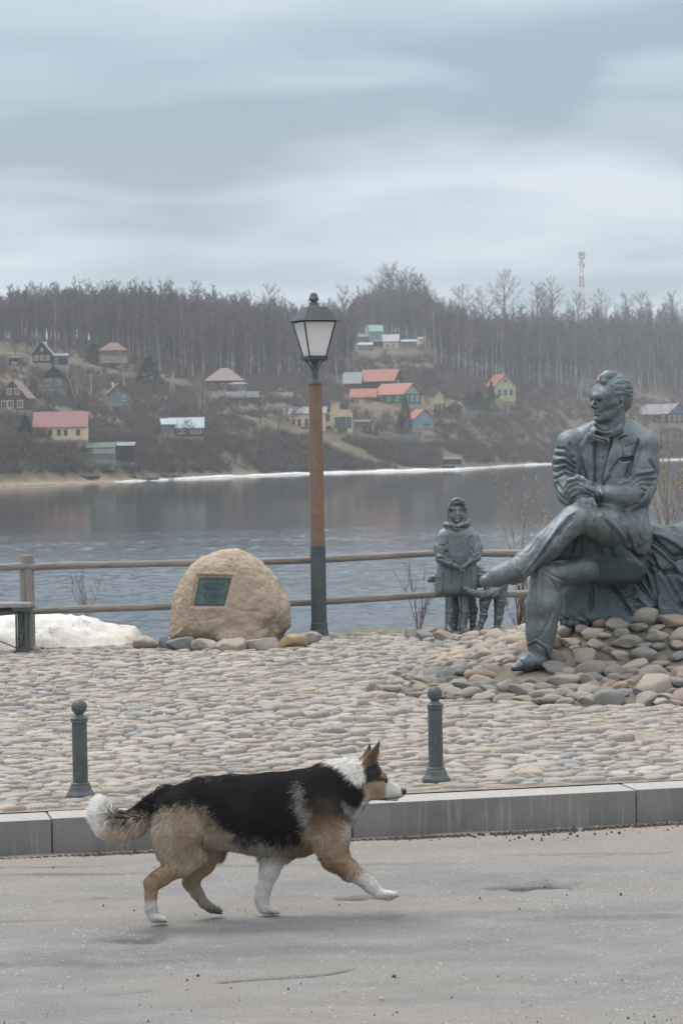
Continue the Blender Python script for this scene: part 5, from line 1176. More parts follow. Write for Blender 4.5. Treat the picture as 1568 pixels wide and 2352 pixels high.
h((36, -9, -31.5, 2.0), (44, 0, -30.4, 2.8), (36, 9, -31.5, 2.0), k=1.5); h((36, -8, -37.5, 2.2), (43, 0, -37.6, 3.2), (36, 8, -37.5, 2.2), k=1.5); h((35, -13, -34.6, 1.6), (47, 0, -34.2, 1.7), (35, 13, -34.6, 1.6), k=1, op='sub'); h((40, -7, -42, 2), (44, 0, -42.5, 2.2), (40, 7, -42, 2), k=3, op='sub'); h((46, 0, -25, 1.2), (47, 0, -28, 1.4), k=2, op='sub')
h((-8, 0, -35, 31), (-12, 0, -90, 34), k=10)
# swept back hair with a quiff
H.ell((-15, 0, 15), (47, 42, 43), 6); H.ell((-34, 0, -6), (27, 36, 32), 8)
h((20, 8, 40, 11), (10, 12, 50, 13), (-4, 14, 52, 10), k=5); h((26, 16, 38, 8), (22, 10, 48, 9), (10, 4, 54, 8), k=4); h((24, -4, 38, 9), (12, -8, 46, 10), (-6, -10, 50, 8), k=5)
rh = np.random.RandomState(5)
for i in range(40):
    a0 = -1.75 + i * 3.5 / 39; pts = []
    for t in np.linspace(0, 1, 6):
        th_ = .78 + .10 * abs(a0) + t * (1.75 + .2 * rh.rand()); an = a0 + .14 * sin(t * 5 + i * 1.7); rz = 43
        pts.append((-15 + 48.5 * cos(th_), 42.5 * sin(th_) * sin(an), 14 + rz * sin(th_) * cos(an) - 6 * t * t, 1.8 + 1.7 * rh.rand()))
    h(*pts, k=1.2)
Vh, Fh = H.mesh(1); Nh_ = vnormals(Vh, Fh); Vh = Vh + Nh_ * (.28 * fbm(Vh / 9, 3))[:, None]
R3 = np.stack([FW, LT, UPV], 1); HC = np.array(q(1396, 912, -14)); Vh = (Vh * np.array([.95, .93, .98])) @ R3.T + HC
obj('head', mesh_np('head', fin(Vh), Fh), M_BRZ, man)
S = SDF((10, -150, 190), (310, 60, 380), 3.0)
S.puff(q2([(1232, 1292), (1262, 1250), (1300, 1216), (1340, 1212), (1385, 1226), (1425, 1246), (1452, 1272), (1480, 1296), (1484, 1316), (1470, 1335), (1400, 1345), (1330, 1338), (1290, 1318)]), -86, 26, 14, 0, tilt=(.12, -.18))  # added dark drape that paints the shade below the crossed thigh
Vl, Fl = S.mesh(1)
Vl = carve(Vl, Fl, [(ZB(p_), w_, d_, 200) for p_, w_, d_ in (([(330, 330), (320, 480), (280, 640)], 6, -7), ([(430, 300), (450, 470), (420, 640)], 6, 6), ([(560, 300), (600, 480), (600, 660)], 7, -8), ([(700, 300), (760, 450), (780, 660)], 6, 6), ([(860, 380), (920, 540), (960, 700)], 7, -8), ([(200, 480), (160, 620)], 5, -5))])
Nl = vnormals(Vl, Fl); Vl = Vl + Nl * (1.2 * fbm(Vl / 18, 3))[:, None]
obj('thigh_shade_drape', mesh_np('thigh_shade_drape', fin(Vl), Fl), M_BRZ3, man)
# cloak and draped seat
S = SDF((65, -120, 78), (530, 190, 370), 3.0)
S.puff(q2([(1284, 1338), (1300, 1298), (1400, 1262), (1470, 1232), (1484, 1204), (1514, 1210), (1568, 1230), (1620, 1262), (1665, 1320), (1690, 1400), (1640, 1424), (1568, 1436), (1545, 1436), (1512, 1436), (1500, 1450), (1440, 1460), (1400, 1455), (1362, 1440), (1354, 1440), (1330, 1442), (1305, 1448), (1290, 1440), (1282, 1420)]), 45, 88, 20, 0, tilt=(-.10, .16))
S.chain([q(1496, 1216, 30, 13), q(1540, 1222, 40, 14), q(1600, 1246, 45, 16), q(1680, 1290, 50, 20)], 14); S.chain([q(1520, 1226, 70, 12), q(1568, 1209, 78, 10), q(1640, 1190, 84, 14), q(1700, 1200, 84, 16)], 12); S.chain([q(1560, 1232, 60, 20), q(1640, 1230, 70, 30), q(1690, 1250, 70, 30)], 20)
Vc, Fc = S.mesh(1)
st = []
for p_ in ([(1200, 490), (1280, 560), (1360, 640), (1470, 725)], [(1190, 700), (1260, 800), (1330, 890), (1400, 1020), (1480, 1160), (1560, 1290)], [(1150, 760), (1200, 900), (1250, 1130), (1270, 1350)], [(1100, 890), (1160, 1010), (1220, 1180), (1250, 1300)], [(900, 870), (980, 950), (1060, 1010), (1150, 1130), (1215, 1240)], [(740, 1010), (860, 1160), (960, 1360)], [(1480, 700), (1568, 690), (1700, 730)], [(1340, 880), (1450, 870), (1600, 960)], [(560, 900), (520, 1100), (510, 1300)], [(1700, 850), (1800, 1100), (1850, 1300)], [(1650, 500), (1800, 640), (1950, 900)]): AB(p_, 4.6, -8.5)
for p_ in ([(1165, 350), (1300, 375), (1440, 420), (1568, 470), (1750, 560)], [(1180, 430), (1330, 470), (1500, 560), (1640, 660)], [(1200, 560), (1340, 660), (1480, 800), (1600, 1000)], [(1180, 900), (1230, 1100), (1290, 1300)], [(980, 880), (1100, 990), (1190, 1130), (1230, 1260)], [(1260, 780), (1380, 1000), (1500, 1220)], [(1500, 900), (1650, 1150), (1700, 1350)], [(850, 850), (930, 900), (1040, 1090)], [(760, 960), (900, 1200), (960, 1300)]): AB(p_, 5, 6)
for p_ in ([(850, 1140), (1040, 1090)], [(940, 1225), (1060, 1200)], [(950, 1310), (1070, 1285)], [(930, 1150), (980, 1190)], [(1040, 1200), (1140, 1300)], [(870, 1170), (1000, 1130)]): AB(p_, 2.4, -4)
AB([(1060, 1190), (1120, 1240), (1150, 1320)], 3, 5); AB([(1170, 780), (1280, 860), (1210, 880), (1170, 820)], 3.4, -6)
for p_ in ([(160, 1390), (230, 1440), (250, 1520)], [(270, 1400), (330, 1440), (420, 1480)], [(380, 1370), (440, 1420), (500, 1500)], [(150, 1440), (300, 1430), (360, 1400)]): AB(p_, 3.0, -4)
Vc = carve(Vc, Fc, st); Nc = vnormals(Vc, Fc); low = np.clip((140 - Vc[:, 2]) / 40, 0, 1) * np.clip((160 - Vc[:, 0]) / 30, 0, 1); Vc = Vc + Nc * (1.6 * fbm(Vc / 22, 4) + .5 * vnoise(Vc / 6) + low * 3.5 * fbm(Vc / 8, 3))[:, None]
obj('draped_cloak', mesh_np('draped_cloak', fin(Vc), Fc), M_BRZ2, man)

# the girl
YG = 23.7; sG = FPX / YG; g0 = P(1050, 1452, YG)
def g(u, v, y, r=None): t = (u - 1050., float(y), 1452. - v); return t if r is None else t + (r,)
gf = lambda V: depth_true(unroll(V) / sG, g0[0], YG, g0[2])
GZ = lambda L: [((940.8 + X * .2) - 1050, 1452 - (1113.3 + Y * .2)) for X, Y in L]
girl = empty('bronze_statue', tuple(g0), 'small bronze statue of a girl in headscarf and coat with clasped hands by the railing', 'statue')
S = SDF((-62, -46, -6), (62, 40, 318), 1.25); C = lambda *p, k=5, ys=1.0, op='add': S.chain([g(*i) for i in p], k, op, ys)
S.puff(GZ([(430, 485), (345, 560), (318, 680), (330, 900), (292, 1060), (276, 1288), (500, 1280), (640, 1275), (765, 1252), (785, 1100), (765, 900), (790, 770), (755, 620), (735, 560), (660, 485)]), 0, 23, 20, 0, tilt=(0, .06))
C((1018, 1226, 0, 12), (1050, 1216, 0, 14), (1082, 1226, 0, 12), k=8)
C((1013, 1234, -5, 12), (1008, 1258, -12, 12), (1012, 1283, -22, 11.5), (1034, 1296, -31, 8.5), k=5); C((1089, 1234, -5, 12), (1095, 1258, -12, 12), (1092, 1278, -22, 11.5), (1079, 1290, -31, 8.5), k=5)
C((1036, 1294, -34, 5.5), (1050, 1302, -37, 6.5), k=3); C((1077, 1292, -34, 5.5), (1064, 1302, -38, 6), k=3)
for i in range(4): C((1051 + i * 1.2, 1298 + i * 3, -40, 2.6), (1060 + i, 1304 + i * 2.4, -43, 2.4), (1065 + i * .6, 1309 + i * 1.6, -42, 1.9), k=1)
for i in range(3): C((1064 - i, 1299 + i * 3, -42, 2.4), (1058 - i, 1307 + i * 2.6, -43, 2.1), k=1)
S.ell(g(1049, 1176, 2), (24, 24, 34), 4); S.ell(g(1049, 1178, -20), (17.5, 12, 24), 0, 'sub'); S.ell(g(1049, 1178, -9), (17, 15, 23), 1)
C((1030, 1166, -18, 3.4), (1038, 1150, -20, 3.4), (1050, 1145, -20, 3.4), (1062, 1150, -20, 3.4), (1069, 1166, -18, 3.4), (1070, 1185, -16, 3.4), (1060, 1202, -16, 4), (1048, 1208, -18, 5), (1036, 1202, -16, 4), (1029, 1185, -16, 3.4), (1030, 1166, -18, 3.4), k=3)
C((1024, 1205, -8, 7), (1046, 1211, -17, 7), (1072, 1202, -10, 8), k=4); C((1070, 1198, -8, 5), (1077, 1195, -10, 3), k=2)
C((1049.5, 1172, -23, 1.8), (1049.5, 1180, -27, 2.6), k=2); C((1046.5, 1189, -23.5, 1.5), (1051.5, 1189, -23.5, 1.5), k=2.5); S.ell(g(1049, 1196, -20), (6, 4, 4), 3)
for s_ in (-1, 1): S.ell(g(1049.5 + s_ * 7.5, 1173, -25), (4.0, 2.8, 2.4), 3, 'sub'); S.ell(g(1049.5 + s_ * 7.5, 1173.5, -21.6), (3, 2.2, 2.2), .5); C((1049.5 + s_ * 3, 1169, -24, 1.4), (1049.5 + s_ * 12, 1169, -21.5, 1.4), k=1.5); S.ell(g(1049.5 + s_ * 10, 1184, -15), (6, 6, 7), 6)
C((1036, 1166, -19, 3), (1044, 1156, -21, 3.4), (1058, 1152, -20, 3), (1064, 1160, -19, 2.6), k=2)
C((1032, 1366, 0, 10.5), (1032, 1405, 0, 10), (1030, 1440, -2, 9), k=4); C((1067, 1366, 0, 11), (1067, 1405, 0, 10), (1062, 1440, -2, 9), k=4)
C((1030, 1443, -4, 8), (1034, 1449, -18, 6), k=4); C((1062, 1443, -4, 8), (1068, 1449, -18, 6), k=4); S.ell(g(1048, 1453, -6), (33, 18, 4), 2)
Vg, Fg = S.mesh(1); st = []
for p_ in ([(345, 690), (400, 700), (440, 660)], [(330, 780), (380, 800), (440, 760)], [(325, 850), (380, 850), (450, 880)], [(690, 600), (680, 700), (720, 760)], [(720, 790), (780, 760)], [(700, 830), (760, 840), (795, 800)], [(430, 600), (420, 760), (460, 860)], [(380, 1020), (375, 1280)], [(600, 1040), (600, 1280)], [(490, 1000), (480, 1150)], [(700, 1000), (710, 1250)], [(410, 480), (500, 500), (620, 500)], [(480, 240), (560, 200)], [(470, 260), (530, 225), (600, 230)], [(500, 880), (470, 930)]): st.append((GZ(p_), 1.8, -2.3, 100))
for p_ in ([(340, 730), (400, 745)], [(330, 815), (400, 830)], [(700, 800), (780, 790)], [(470, 455), (560, 475), (640, 440)]): st.append((GZ(p_), 1.8, 1.6, 100))
for i in range(3): st.append((GZ([(540 + i * 22, 930 + i * 12), (600 + i * 12, 965 + i * 10)]), .9, -1.1, 100))
Vg = carve(Vg, Fg, st); Ng = vnormals(Vg, Fg); legz = (Vg[:, 2] < 84); Vg = Vg + Ng * (.35 * fbm(Vg / 8, 3) + legz * .8 * vnoise(Vg / 5))[:, None]
obj('figure', mesh_np('girl_figure', gf(Vg), Fg), M_BRZ, girl)
M_GOLD = mat('rubbed_bronze', (.42, .35, .20), rough=.35, metal=.7)
p_ = gf(np.array([g(1049.5, 1180.5, -29)]))[0]; o = MB().lathe([(max(.008 * sin(a), 1e-4), -.012 * cos(a)) for a in np.linspace(.05, pi - .05, 9)], n=12).build('nose', M_GOLD, girl, tuple(p_), smooth=True); o.scale = (.8, .8, 1); o.rotation_euler = (radians(-18), 0, 0)
# her dog
bd = empty('bronze_statue', tuple(g0), 'small bronze statue of a shaggy dog standing behind the bronze girl', 'statue')
S = SDF((-74, -46, -6), (128, 60, 175), 1.5); C = lambda *p, k=6, ys=1.0, op='add': S.chain([g(*i) for i in p], k, op, ys)
C((984, 1333, 34, 4), (996, 1328, 34, 7), (1016, 1322, 34, 13), (1040, 1320, 32, 18), (1098, 1322, 26, 25), (1146, 1330, 14, 22), k=10)
C((1036, 1335, 30, 13), (1046, 1400, 28, 8), (1044, 1448, 26, 6)); C((1072, 1335, 34, 14), (1086, 1400, 30, 10), (1084, 1448, 28, 7))
C((1146, 1340, 14, 20), (1148, 1380, 12, 14), (1144, 1420, 12, 9), (1140, 1447, 10, 8)); C((1128, 1345, 0, 15), (1112, 1385, -4, 11), (1110, 1415, -4, 8), (1098, 1449, -8, 7))
C((1148, 1345, 0, 10), (1132, 1362, -14, 11), (1108, 1366, -22, 10), (1082, 1360, -26, 8.5), (1066, 1351, -26, 7), k=5)
Vg, Fg = S.mesh(1); Ng = vnormals(Vg, Fg); Vg = Vg + Ng * (1.5 * fbm(Vg / np.array([7, 7, 4.]), 3))[:, None]
obj('figure', mesh_np('bronze_dog_figure', gf(Vg), Fg), M_BRZ, bd)

# ------------------------------------------------------------------ the far bank: trees
def seg(V, F, pts, rad, n):
    """tapered limb with n sides"""
    pts = np.array(pts, float); b = len(V)
    for i, p in enumerate(pts):
        t = pts[min(i + 1, len(pts) - 1)] - pts[max(i - 1, 0)]; t = t / (np.linalg.norm(t) + 1e-9)
        a = np.array([0, 0, 1.]) if abs(t[2]) < .9 else np.array([1., 0, 0]); x = np.cross(t, a); x /= np.linalg.norm(x); y = np.cross(t, x)
        for k in range(n): an = 2 * pi * k / n; V.append(p + (x * cos(an) + y * sin(an)) * rad[i])
    for i in range(len(pts) - 1):
        for k in range(n): F.append((b + i * n + k, b + i * n + (k + 1) % n, b + (i + 1) * n + (k + 1) % n)); F.append((b + i * n + k, b + (i + 1) * n + (k + 1) % n, b + (i + 1) * n + k))
def bare_tree(seed, H=18., spread=.22, cs=.35, nb=30, nt=16, up=.9, multi=1, tw=.035, r0_=.16, lean=.03):
    """trunk and crown of one leafless tree; returns (trunk V, F), (crown V, F)"""
    r = random.Random(seed); TV, TF, CV, CF = [], [], [], []
    for m_ in range(multi):
        lx, ly = r.gauss(0, lean) + (0 if multi == 1 else (m_ - (multi - 1) / 2) * .12), r.gauss(0, lean) ; Hm = H * r.uniform(.82, 1) if m_ else H
        tp = []
        for i in range(7): t = i / 6; tp.append((lx * Hm * t + .012 * Hm * sin(t * 4 + seed), ly * Hm * t + .01 * Hm * cos(t * 5 + seed), Hm * t - .3))
        seg(TV, TF, tp, [r0_ * (1 - t / 6) ** .8 * (H / 18) + .015 for t in range(7)], 5)
        tp = np.array(tp)
        for i in range(nb // multi):
            f = cs + (1 - cs) * (i + r.random()) / (nb // multi) * .97; z = f * 6; j = min(int(z), 5); p0 = tp[j] + (tp[j + 1] - tp[j]) * (z - j)
            an = r.uniform(0, 2 * pi); g_ = (f - cs) / (1 - cs); L = H * spread * (1.0 - .72 * g_ ** 1.5) * (0.55 + .45 * min(1, g_ * 4)) * r.uniform(.7, 1.2)
            d = np.array([cos(an), sin(an), up * r.uniform(.6, 1.5)]); d /= np.linalg.norm(d); p1 = p0 + d * L * .5; p2 = p1 + (d + np.array([0, 0, r.uniform(-.1, .5)])) * L * .5
            seg(CV, CF, [p0, p1, p2], [.05 * H / 18 * (1 - .5 * g_) + .01, .03, .010], 3)
            for k in range(nt):
                s = r.uniform(.25, 1.0); q0 = p0 + (p1 - p0) * s * 2 if s < .5 else p1 + (p2 - p1) * (s - .5) * 2
                dd = d + np.array([r.gauss(0, .65), r.gauss(0, .65), r.gauss(.15, .45)]); dd /= np.linalg.norm(dd); l2 = L * r.uniform(.22, .5) * (H / 18) ** -.2
                q1 = q0 + dd * l2; sd_ = np.cross(dd, np.array([r.gauss(0, 1), r.gauss(0, 1), r.gauss(0, 1)])); sd_ /= np.linalg.norm(sd_) + 1e-9; sd_ *= tw
                b = len(CV); CV += [q0 - sd_, q0 + sd_, q1]; CF.append((b, b + 1, b + 2))
                q2_ = q0 + dd * l2 * .4; d3 = dd + np.array([r.gauss(0, .6), r.gauss(0, .6), r.gauss(0, .5)]); b = len(CV); CV += [q2_ - sd_ * .7, q2_ + sd_ * .7, q2_ + d3 * l2 * .5]; CF.append((b, b + 1, b + 2))
    return (np.array(TV), np.array(TF)), (np.array(CV), np.array(CF))
M_BIRCH = mat('birch_bark', (.52, .50, .48), (.36, .34, .33), (.07, .06, .06), sc=(.5, 1.6), stretch=(1, 1, .6), rough=.85, rnd=.25)
M_TRUNK = mat('grey_bark', (.105, .09, .085), (.15, .13, .12), sc=(.6, 2), rough=.9, rnd=.3)
M_TWIG = mat('purple_twigs', (.090, .073, .083), (.125, .105, .114), sc=(.25, 1), rough=.95, rnd=.25)
M_TWIG2 = mat('brown_twigs', (.105, .085, .068), (.15, .12, .095), sc=(.25, 1), rough=.95, rnd=.25)
M_TWIG3 = mat('pale_twigs', (.17, .15, .14), (.23, .20, .185), sc=(.25, 1), rough=.95, rnd=.2)
def variants(specs):
    out_ = []
    for sp in specs:
        (tv, tf), (cv, cf) = bare_tree(**sp); out_.append((mesh_np('trunk', tv, tf), mesh_np('crown', cv, cf, False), sp.get('H', 18.), (tv, tf, cv, cf)))
    return out_
VB = variants([dict(seed=i, H=18, spread=(.15, .19, .13, .22, .17, .20)[i], cs=(.26, .32, .4, .2, .35, .26)[i], nb=36, nt=13, up=1.25, r0_=.17, tw=.05) for i in range(6)])
VW = variants([dict(seed=20 + i, H=18, spread=.34, cs=.25, nb=40, nt=16, up=.95, r0_=.28) for i in range(3)])
VM = variants([dict(seed=40 + i, H=14, spread=.26, cs=.2, nb=44, nt=14, up=1.3, multi=4, lean=.07, r0_=.15, tw=.028) for i in range(2)])
VS = variants([dict(seed=60 + i, H=7, spread=.45, cs=.18, nb=30, nt=16, up=.8, r0_=.30, tw=.035) for i in range(3)])
def tree(name, u, vb, Y, H, var, mt, mc, label, group=None, cat='tree'):
    p = G(u, vb, Y); e_ = empty(name, (p[0], p[1], p[2] - .2), label, cat, group, rnd.uniform(0, 6.28)); s = H / var[2]; e_.scale = (s * rnd.uniform(.85, 1.15), s * rnd.uniform(.85, 1.15), s)
    for nm, me, m in (('trunk', var[0], mt), ('crown', var[1], mc)):
        o = bpy.data.objects.new(nm, me); link(o, e_)
        if not len(me.materials): me.materials.append(None)
        o.material_slots[0].link = 'OBJECT'; o.material_slots[0].material = m
    return e_
TOPU = [-400, 0, 30, 60, 110, 170, 250, 330, 400, 480, 540, 600, 660, 700, 760, 800, 830, 870, 905, 950, 985, 1010, 1060, 1110, 1200, 1260, 1300, 1350, 1400, 1450, 1500, 1568, 2200]
TOPV = [650, 662, 642, 645, 640, 628, 630, 632, 640, 642, 655, 662, 678, 690, 668, 672, 655, 622, 614, 620, 640, 672, 684, 690, 696, 690, 692, 690, 688, 690, 676, 684, 690]
def topH(u, Y, jit=.08): 
    p = G(u, 780, Y); zt = P(u, float(np.interp(u, TOPU, TOPV)) + rnd.uniform(0, 26), Y)[2]; return zt - p[2]
def eoff(u, e_): return float(shoreY((u - 784) / FPX)) + e_
RE = [(-400, 252), (0, 252), (200, 240), (290, 225), (400, 188), (500, 172), (620, 168), (700, 165), (760, 165), (806, 190), (818, 345), (840, 350), (960, 350), (1000, 235), (1100, 195), (1200, 180), (1300, 172), (1450, 180), (1568, 165), (2300, 165)]
re_ = lambda u: float(np.interp(u, [a for a, b in RE], [b for a, b in RE]))
cnt = 0
# birches that can be told apart along the skyline and at the wood's edge
sky_u = sorted(rnd.uniform(-60, 1620) for _ in range(120))
for u in sky_u:
    e_ = re_(u) + rnd.uniform(30, 110); Y = eoff(u, e_); H = topH(u, Y)
    if H < 7: continue
    H = min(H, 28); tree('birch_tree', u, 780, Y, H, rnd.choice(VB), M_BIRCH if rnd.random() < .25 else M_TRUNK, M_TWIG, 'tall slender bare birch among many making up the wooded skyline', 'bare birches along the wooded skyline')
for u in sorted([rnd.uniform(-40, 800) for _ in range(46)] ):
    e_ = re_(u) - rnd.uniform(0, 14); Y = eoff(u, e_); tree('birch_tree', u, 800, Y, rnd.uniform(13, 18), rnd.choice(VB), M_BIRCH if rnd.random() < .5 else M_TRUNK, M_TWIG, 'bare grey birch at the front edge of the wood left of centre', 'bare birches at the front edge of the left wood')
for u in (985, 998, 1012, 1022, 1040, 1052, 1068, 1078, 1087, 1096, 1108, 1118, 1128, 1146, 1158, 1168, 1188, 1203, 1225, 1236, 1243, 1262, 1290, 1301, 1318, 1338, 1352, 1370, 1400, 1430, 1470, 1488, 1505, 1530, 1548, 1562, 1590):
    e_ = re_(u) + rnd.uniform(-8, 6); Y = eoff(u, e_); tree('birch_tree', u, 890, Y, rnd.uniform(16, 24), rnd.choice(VB), M_BIRCH, M_TWIG if rnd.random() < .6 else M_TWIG3, 'white stemmed bare birch at the lower edge of the wood on the right', 'white birches at the edge of the right wood')
# wide crowned trees standing above the skyline
for u, top, w in ((876, 612, VW), (905, 612, VW), (938, 618, VW), (968, 634, VW), (790, 660, VW), (614, 658, VW), (1068, 655, VW), (1110, 668, VW), (1155, 626, VW), (1232, 652, VW), (1272, 642, VW), (1250, 668, VW), (1330, 672, VW), (1384, 668, VW), (1440, 676, VW), (1480, 672, VW), (1540, 672, VW)):
    Y = eoff(u, re_(u) + 130 if u > 1000 else re_(u) + 60); p = G(u, 775, Y); H = P(u, top, Y)[2] - p[2]
    nth = {876: 'leftmost of the tall broad bare trees rising above the hilltop hamlet', 905: 'tallest broad bare tree above the hilltop hamlet, second from its left', 938: 'third broad bare tree from the left above the hilltop hamlet', 968: 'rightmost broad bare tree above the hilltop hamlet', 790: 'broad bare tree on the skyline just right of the lantern', 1068: 'bare tree on the skyline halfway between the hamlet trees and the round crowned tree', 1110: 'bare tree on the skyline just left of the tall round crowned tree', 1232: 'left tree of the broad bare clump left of the radio mast', 1272: 'right tree of the broad bare clump left of the radio mast', 1250: 'middle tree of the broad bare clump left of the radio mast', 1330: 'bare tree on the skyline at the foot of the radio mast', 1384: 'bare tree on the skyline just right of the radio mast', 1440: 'broad bare tree on the skyline above the back of the bronze head', 1480: 'broad bare tree on the skyline above the slim spruce', 1540: 'rightmost broad bare tree on the skyline'}.get(u)
    lab = nth or {1155: 'round crowned bare tree standing alone and tallest above the right skyline', 614: 'single pointed bare tree rising above the skyline left of the lamp'}.get(u, 'broad bare tree standing above the skyline')
    tree('bare_tree', u, 775, Y, H, rnd.choice(w), M_TRUNK, M_TWIG, lab, None if u in (1155, 614) else 'broad bare trees above the skyline')
# uncountable growth: one object that scatters its plants over its own points
def scatter(name, label, cat, pts, meshes):
    """pts: (x, y, z, scale, variant)"""
    A = np.array([p_[:3] for p_ in pts]); me = bpy.data.meshes.new(name); me.vertices.add(len(A)); me.vertices.foreach_set('co', A.astype(np.float32).ravel()); me.update()
    attr(me, 'size', [p_[3] for p_ in pts]); attr(me, 'turn', [rnd.uniform(0, 6.28) for _ in pts]); attr(me, 'kindno', [p_[4] for p_ in pts])
    o = bpy.data.objects.new(name, me); link(o); tag(o, label, cat, kind='stuff')
    ng = bpy.data.node_groups.new(name, 'GeometryNodeTree'); ng.interface.new_socket('Geometry', in_out='INPUT', socket_type='NodeSocketGeometry'); ng.interface.new_socket('Geometry', in_out='OUTPUT', socket_type='NodeSocketGeometry')
    N = ng.nodes.new; L = ng.links.new; gi = N('NodeGroupInput'); go = N('NodeGroupOutput'); jn = N('GeometryNodeJoinGeometry')
    def at_(nm): n = N('GeometryNodeInputNamedAttribute'); n.data_type = 'FLOAT'; n.inputs['Name'].default_value = nm; return n.outputs[0]
    rot = N('ShaderNodeCombineXYZ'); L(at_('turn'), rot.inputs[2]); kn = at_('kindno'); sz = at_('size')
    for i, m_ in enumerate(meshes):
        so = bpy.data.objects.new('plant', m_)
        oi = N('GeometryNodeObjectInfo'); oi.inputs['Object'].default_value = so; oi.inputs['As Instance'].default_value = True
        c = N('FunctionNodeCompare'); c.data_type = 'FLOAT'; c.operation = 'EQUAL'; c.inputs[0].default_value = 0; L(kn, c.inputs[0]); c.inputs[1].default_value = float(i); c.inputs['Epsilon'].default_value = .1
        ip = N('GeometryNodeInstanceOnPoints'); L(gi.outputs[0], ip.inputs['Points']); L(c.outputs[0], ip.inputs['Selection']); L(oi.outputs['Geometry'], ip.inputs['Instance']); L(rot.outputs[0], ip.inputs['Rotation']); L(sz, ip.inputs['Scale']); L(ip.outputs[0], jn.inputs[0])
    L(jn.outputs[0], go.inputs[0]); md = o.modifiers.new('scatter', 'NODES'); md.node_group = ng; return o
def joined(nm, parts, mats):
    V, F, M = [], [], []; nb_ = 0
    for (v_, f_), mi in parts: V.append(v_); F.append(f_ + nb_); M.append(np.full(len(f_), mi)); nb_ += len(v_)
    me = mesh_np(nm, np.concatenate(V), np.concatenate(F), False)
    for m_ in mats: me.materials.append(m_)
    me.polygons.foreach_set('material_index', np.concatenate(M).astype(np.int32)); return me
# the mass of the wood behind and between them
def mass(name, label, n, place, vars_, mats, cap=None):
    ms = [joined('plant', [(v_[3][:2], 0 if w else 1), (v_[3][2:], 2)], mats) for v_ in vars_ for w in (0, 1)]; pts = []
    for i in range(n):
        r_ = place(i)
        if r_ is None: continue
        x, y, z, H, var = r_; k = [id(v_) for v_ in vars_].index(id(var)); pts.append((x, y, z, H / var[2], k * 2 + (1 if rnd.random() < .3 else 0)))
    print(name, len(pts)); return scatter(name, label, 'wood', pts, ms)
CLEAR = [(815, 965, 360, 300)]
def pl_wood(i):
    u = rnd.uniform(-900, 2400); e_ = re_(u) + abs(rnd.gauss(0, 1)) * 80 + rnd.uniform(0, 20); Y = eoff(u, e_)
    if 812 < u < 962 and e_ < 352: return None
    p = G(u, 790, Y); H = min(max(topH(u, Y), 6) * rnd.uniform(.7, .97), 20 * rnd.uniform(.8, 1.1)); return (p[0], p[1], p[2] - .3, H, rnd.choice(VB))
mass('bare_wood', 'purple brown mass of leafless trees covering the far hill', 4300, pl_wood, VB, [M_BIRCH, M_TRUNK, M_TWIG])
def inR(u, v0): return True
THK = [(-260, 1800, 0.25, 1.0)]
def bushmesh(seed, nst=26, H=2.2, R=1.3, tw=.035):
    r = random.Random(seed); V, F = [], []
    for i in range(nst):
        a = r.uniform(0, 6.28); b_ = r.uniform(0, R * .7); p0 = np.array([b_ * cos(a), b_ * sin(a), -.2]); d = np.array([cos(a) * r.uniform(0, .7), sin(a) * r.uniform(0, .7), 1.]); l_ = H * r.uniform(.5, 1.1); p1 = p0 + d * l_
        sd_ = np.array([-sin(a), cos(a), 0]) * tw; c_ = len(V); V += [p0 - sd_, p0 + sd_, p1]; F.append((c_, c_ + 1, c_ + 2))
        for k in range(5):
            s = r.uniform(.2, .95); q0 = p0 + (p1 - p0) * s; dd = d + np.array([r.gauss(0, .6), r.gauss(0, .6), r.gauss(0, .3)]); q1 = q0 + dd * l_ * .35; sd_ = np.cross(dd, [r.gauss(0, 1), r.gauss(0, 1), r.gauss(0, 1)]); sd_ = sd_ / (np.linalg.norm(sd_) + 1e-9) * tw * .8
            c_ = len(V); V += [q0 - sd_, q0 + sd_, q1]; F.append((c_, c_ + 1, c_ + 2))
    return np.array(V), np.array(F)
BM = [bushmesh(i) for i in range(10)]
def bushes(name, label, n, place, m, cat='bushes'):
    ms = []
    for V, F in BM[:6]: me = mesh_np('plant', V * np.array([1.2, 1.2, 1]), F, False); me.materials.append(m); ms.append(me)
    pts = []
    for i in range(n):
        r_ = place()
        if r_ is not None: pts.append((*r_, rnd.randrange(6)))
    print(name, len(pts)); return scatter(name, label, cat, pts, ms)
# where houses and gardens keep the hillside open (u0, u1, v0, v1)
OPEN = []
def pb(n_dens, e0, e1, umin, umax, s0, s1, thr, sc=.03, seed=0.):
    def f():
        u = rnd.uniform(umin, umax); e_ = rnd.uniform(e0, e1) if not callable(e1) else rnd.uniform(e0, e1(u)); Y = eoff(u, e_)
        x = (u - 784) / FPX * Y
        if vnoise(np.array([x * sc + seed, Y * sc, seed])) < thr: return None
        z = float(ter_z(x, Y)[0]); uu, vv = inview(x, Y, z)
        for a, b, c, d in OPEN:
            if a < uu < b and c < vv < d: return None
        return (x, Y, z, rnd.uniform(s0, s1))
    return f
# footprints that stay clear: the ground just in front of each house
HZ = []
def keep_clear(u0, u1, v0, v1): OPEN.append((u0, u1, v0, v1))

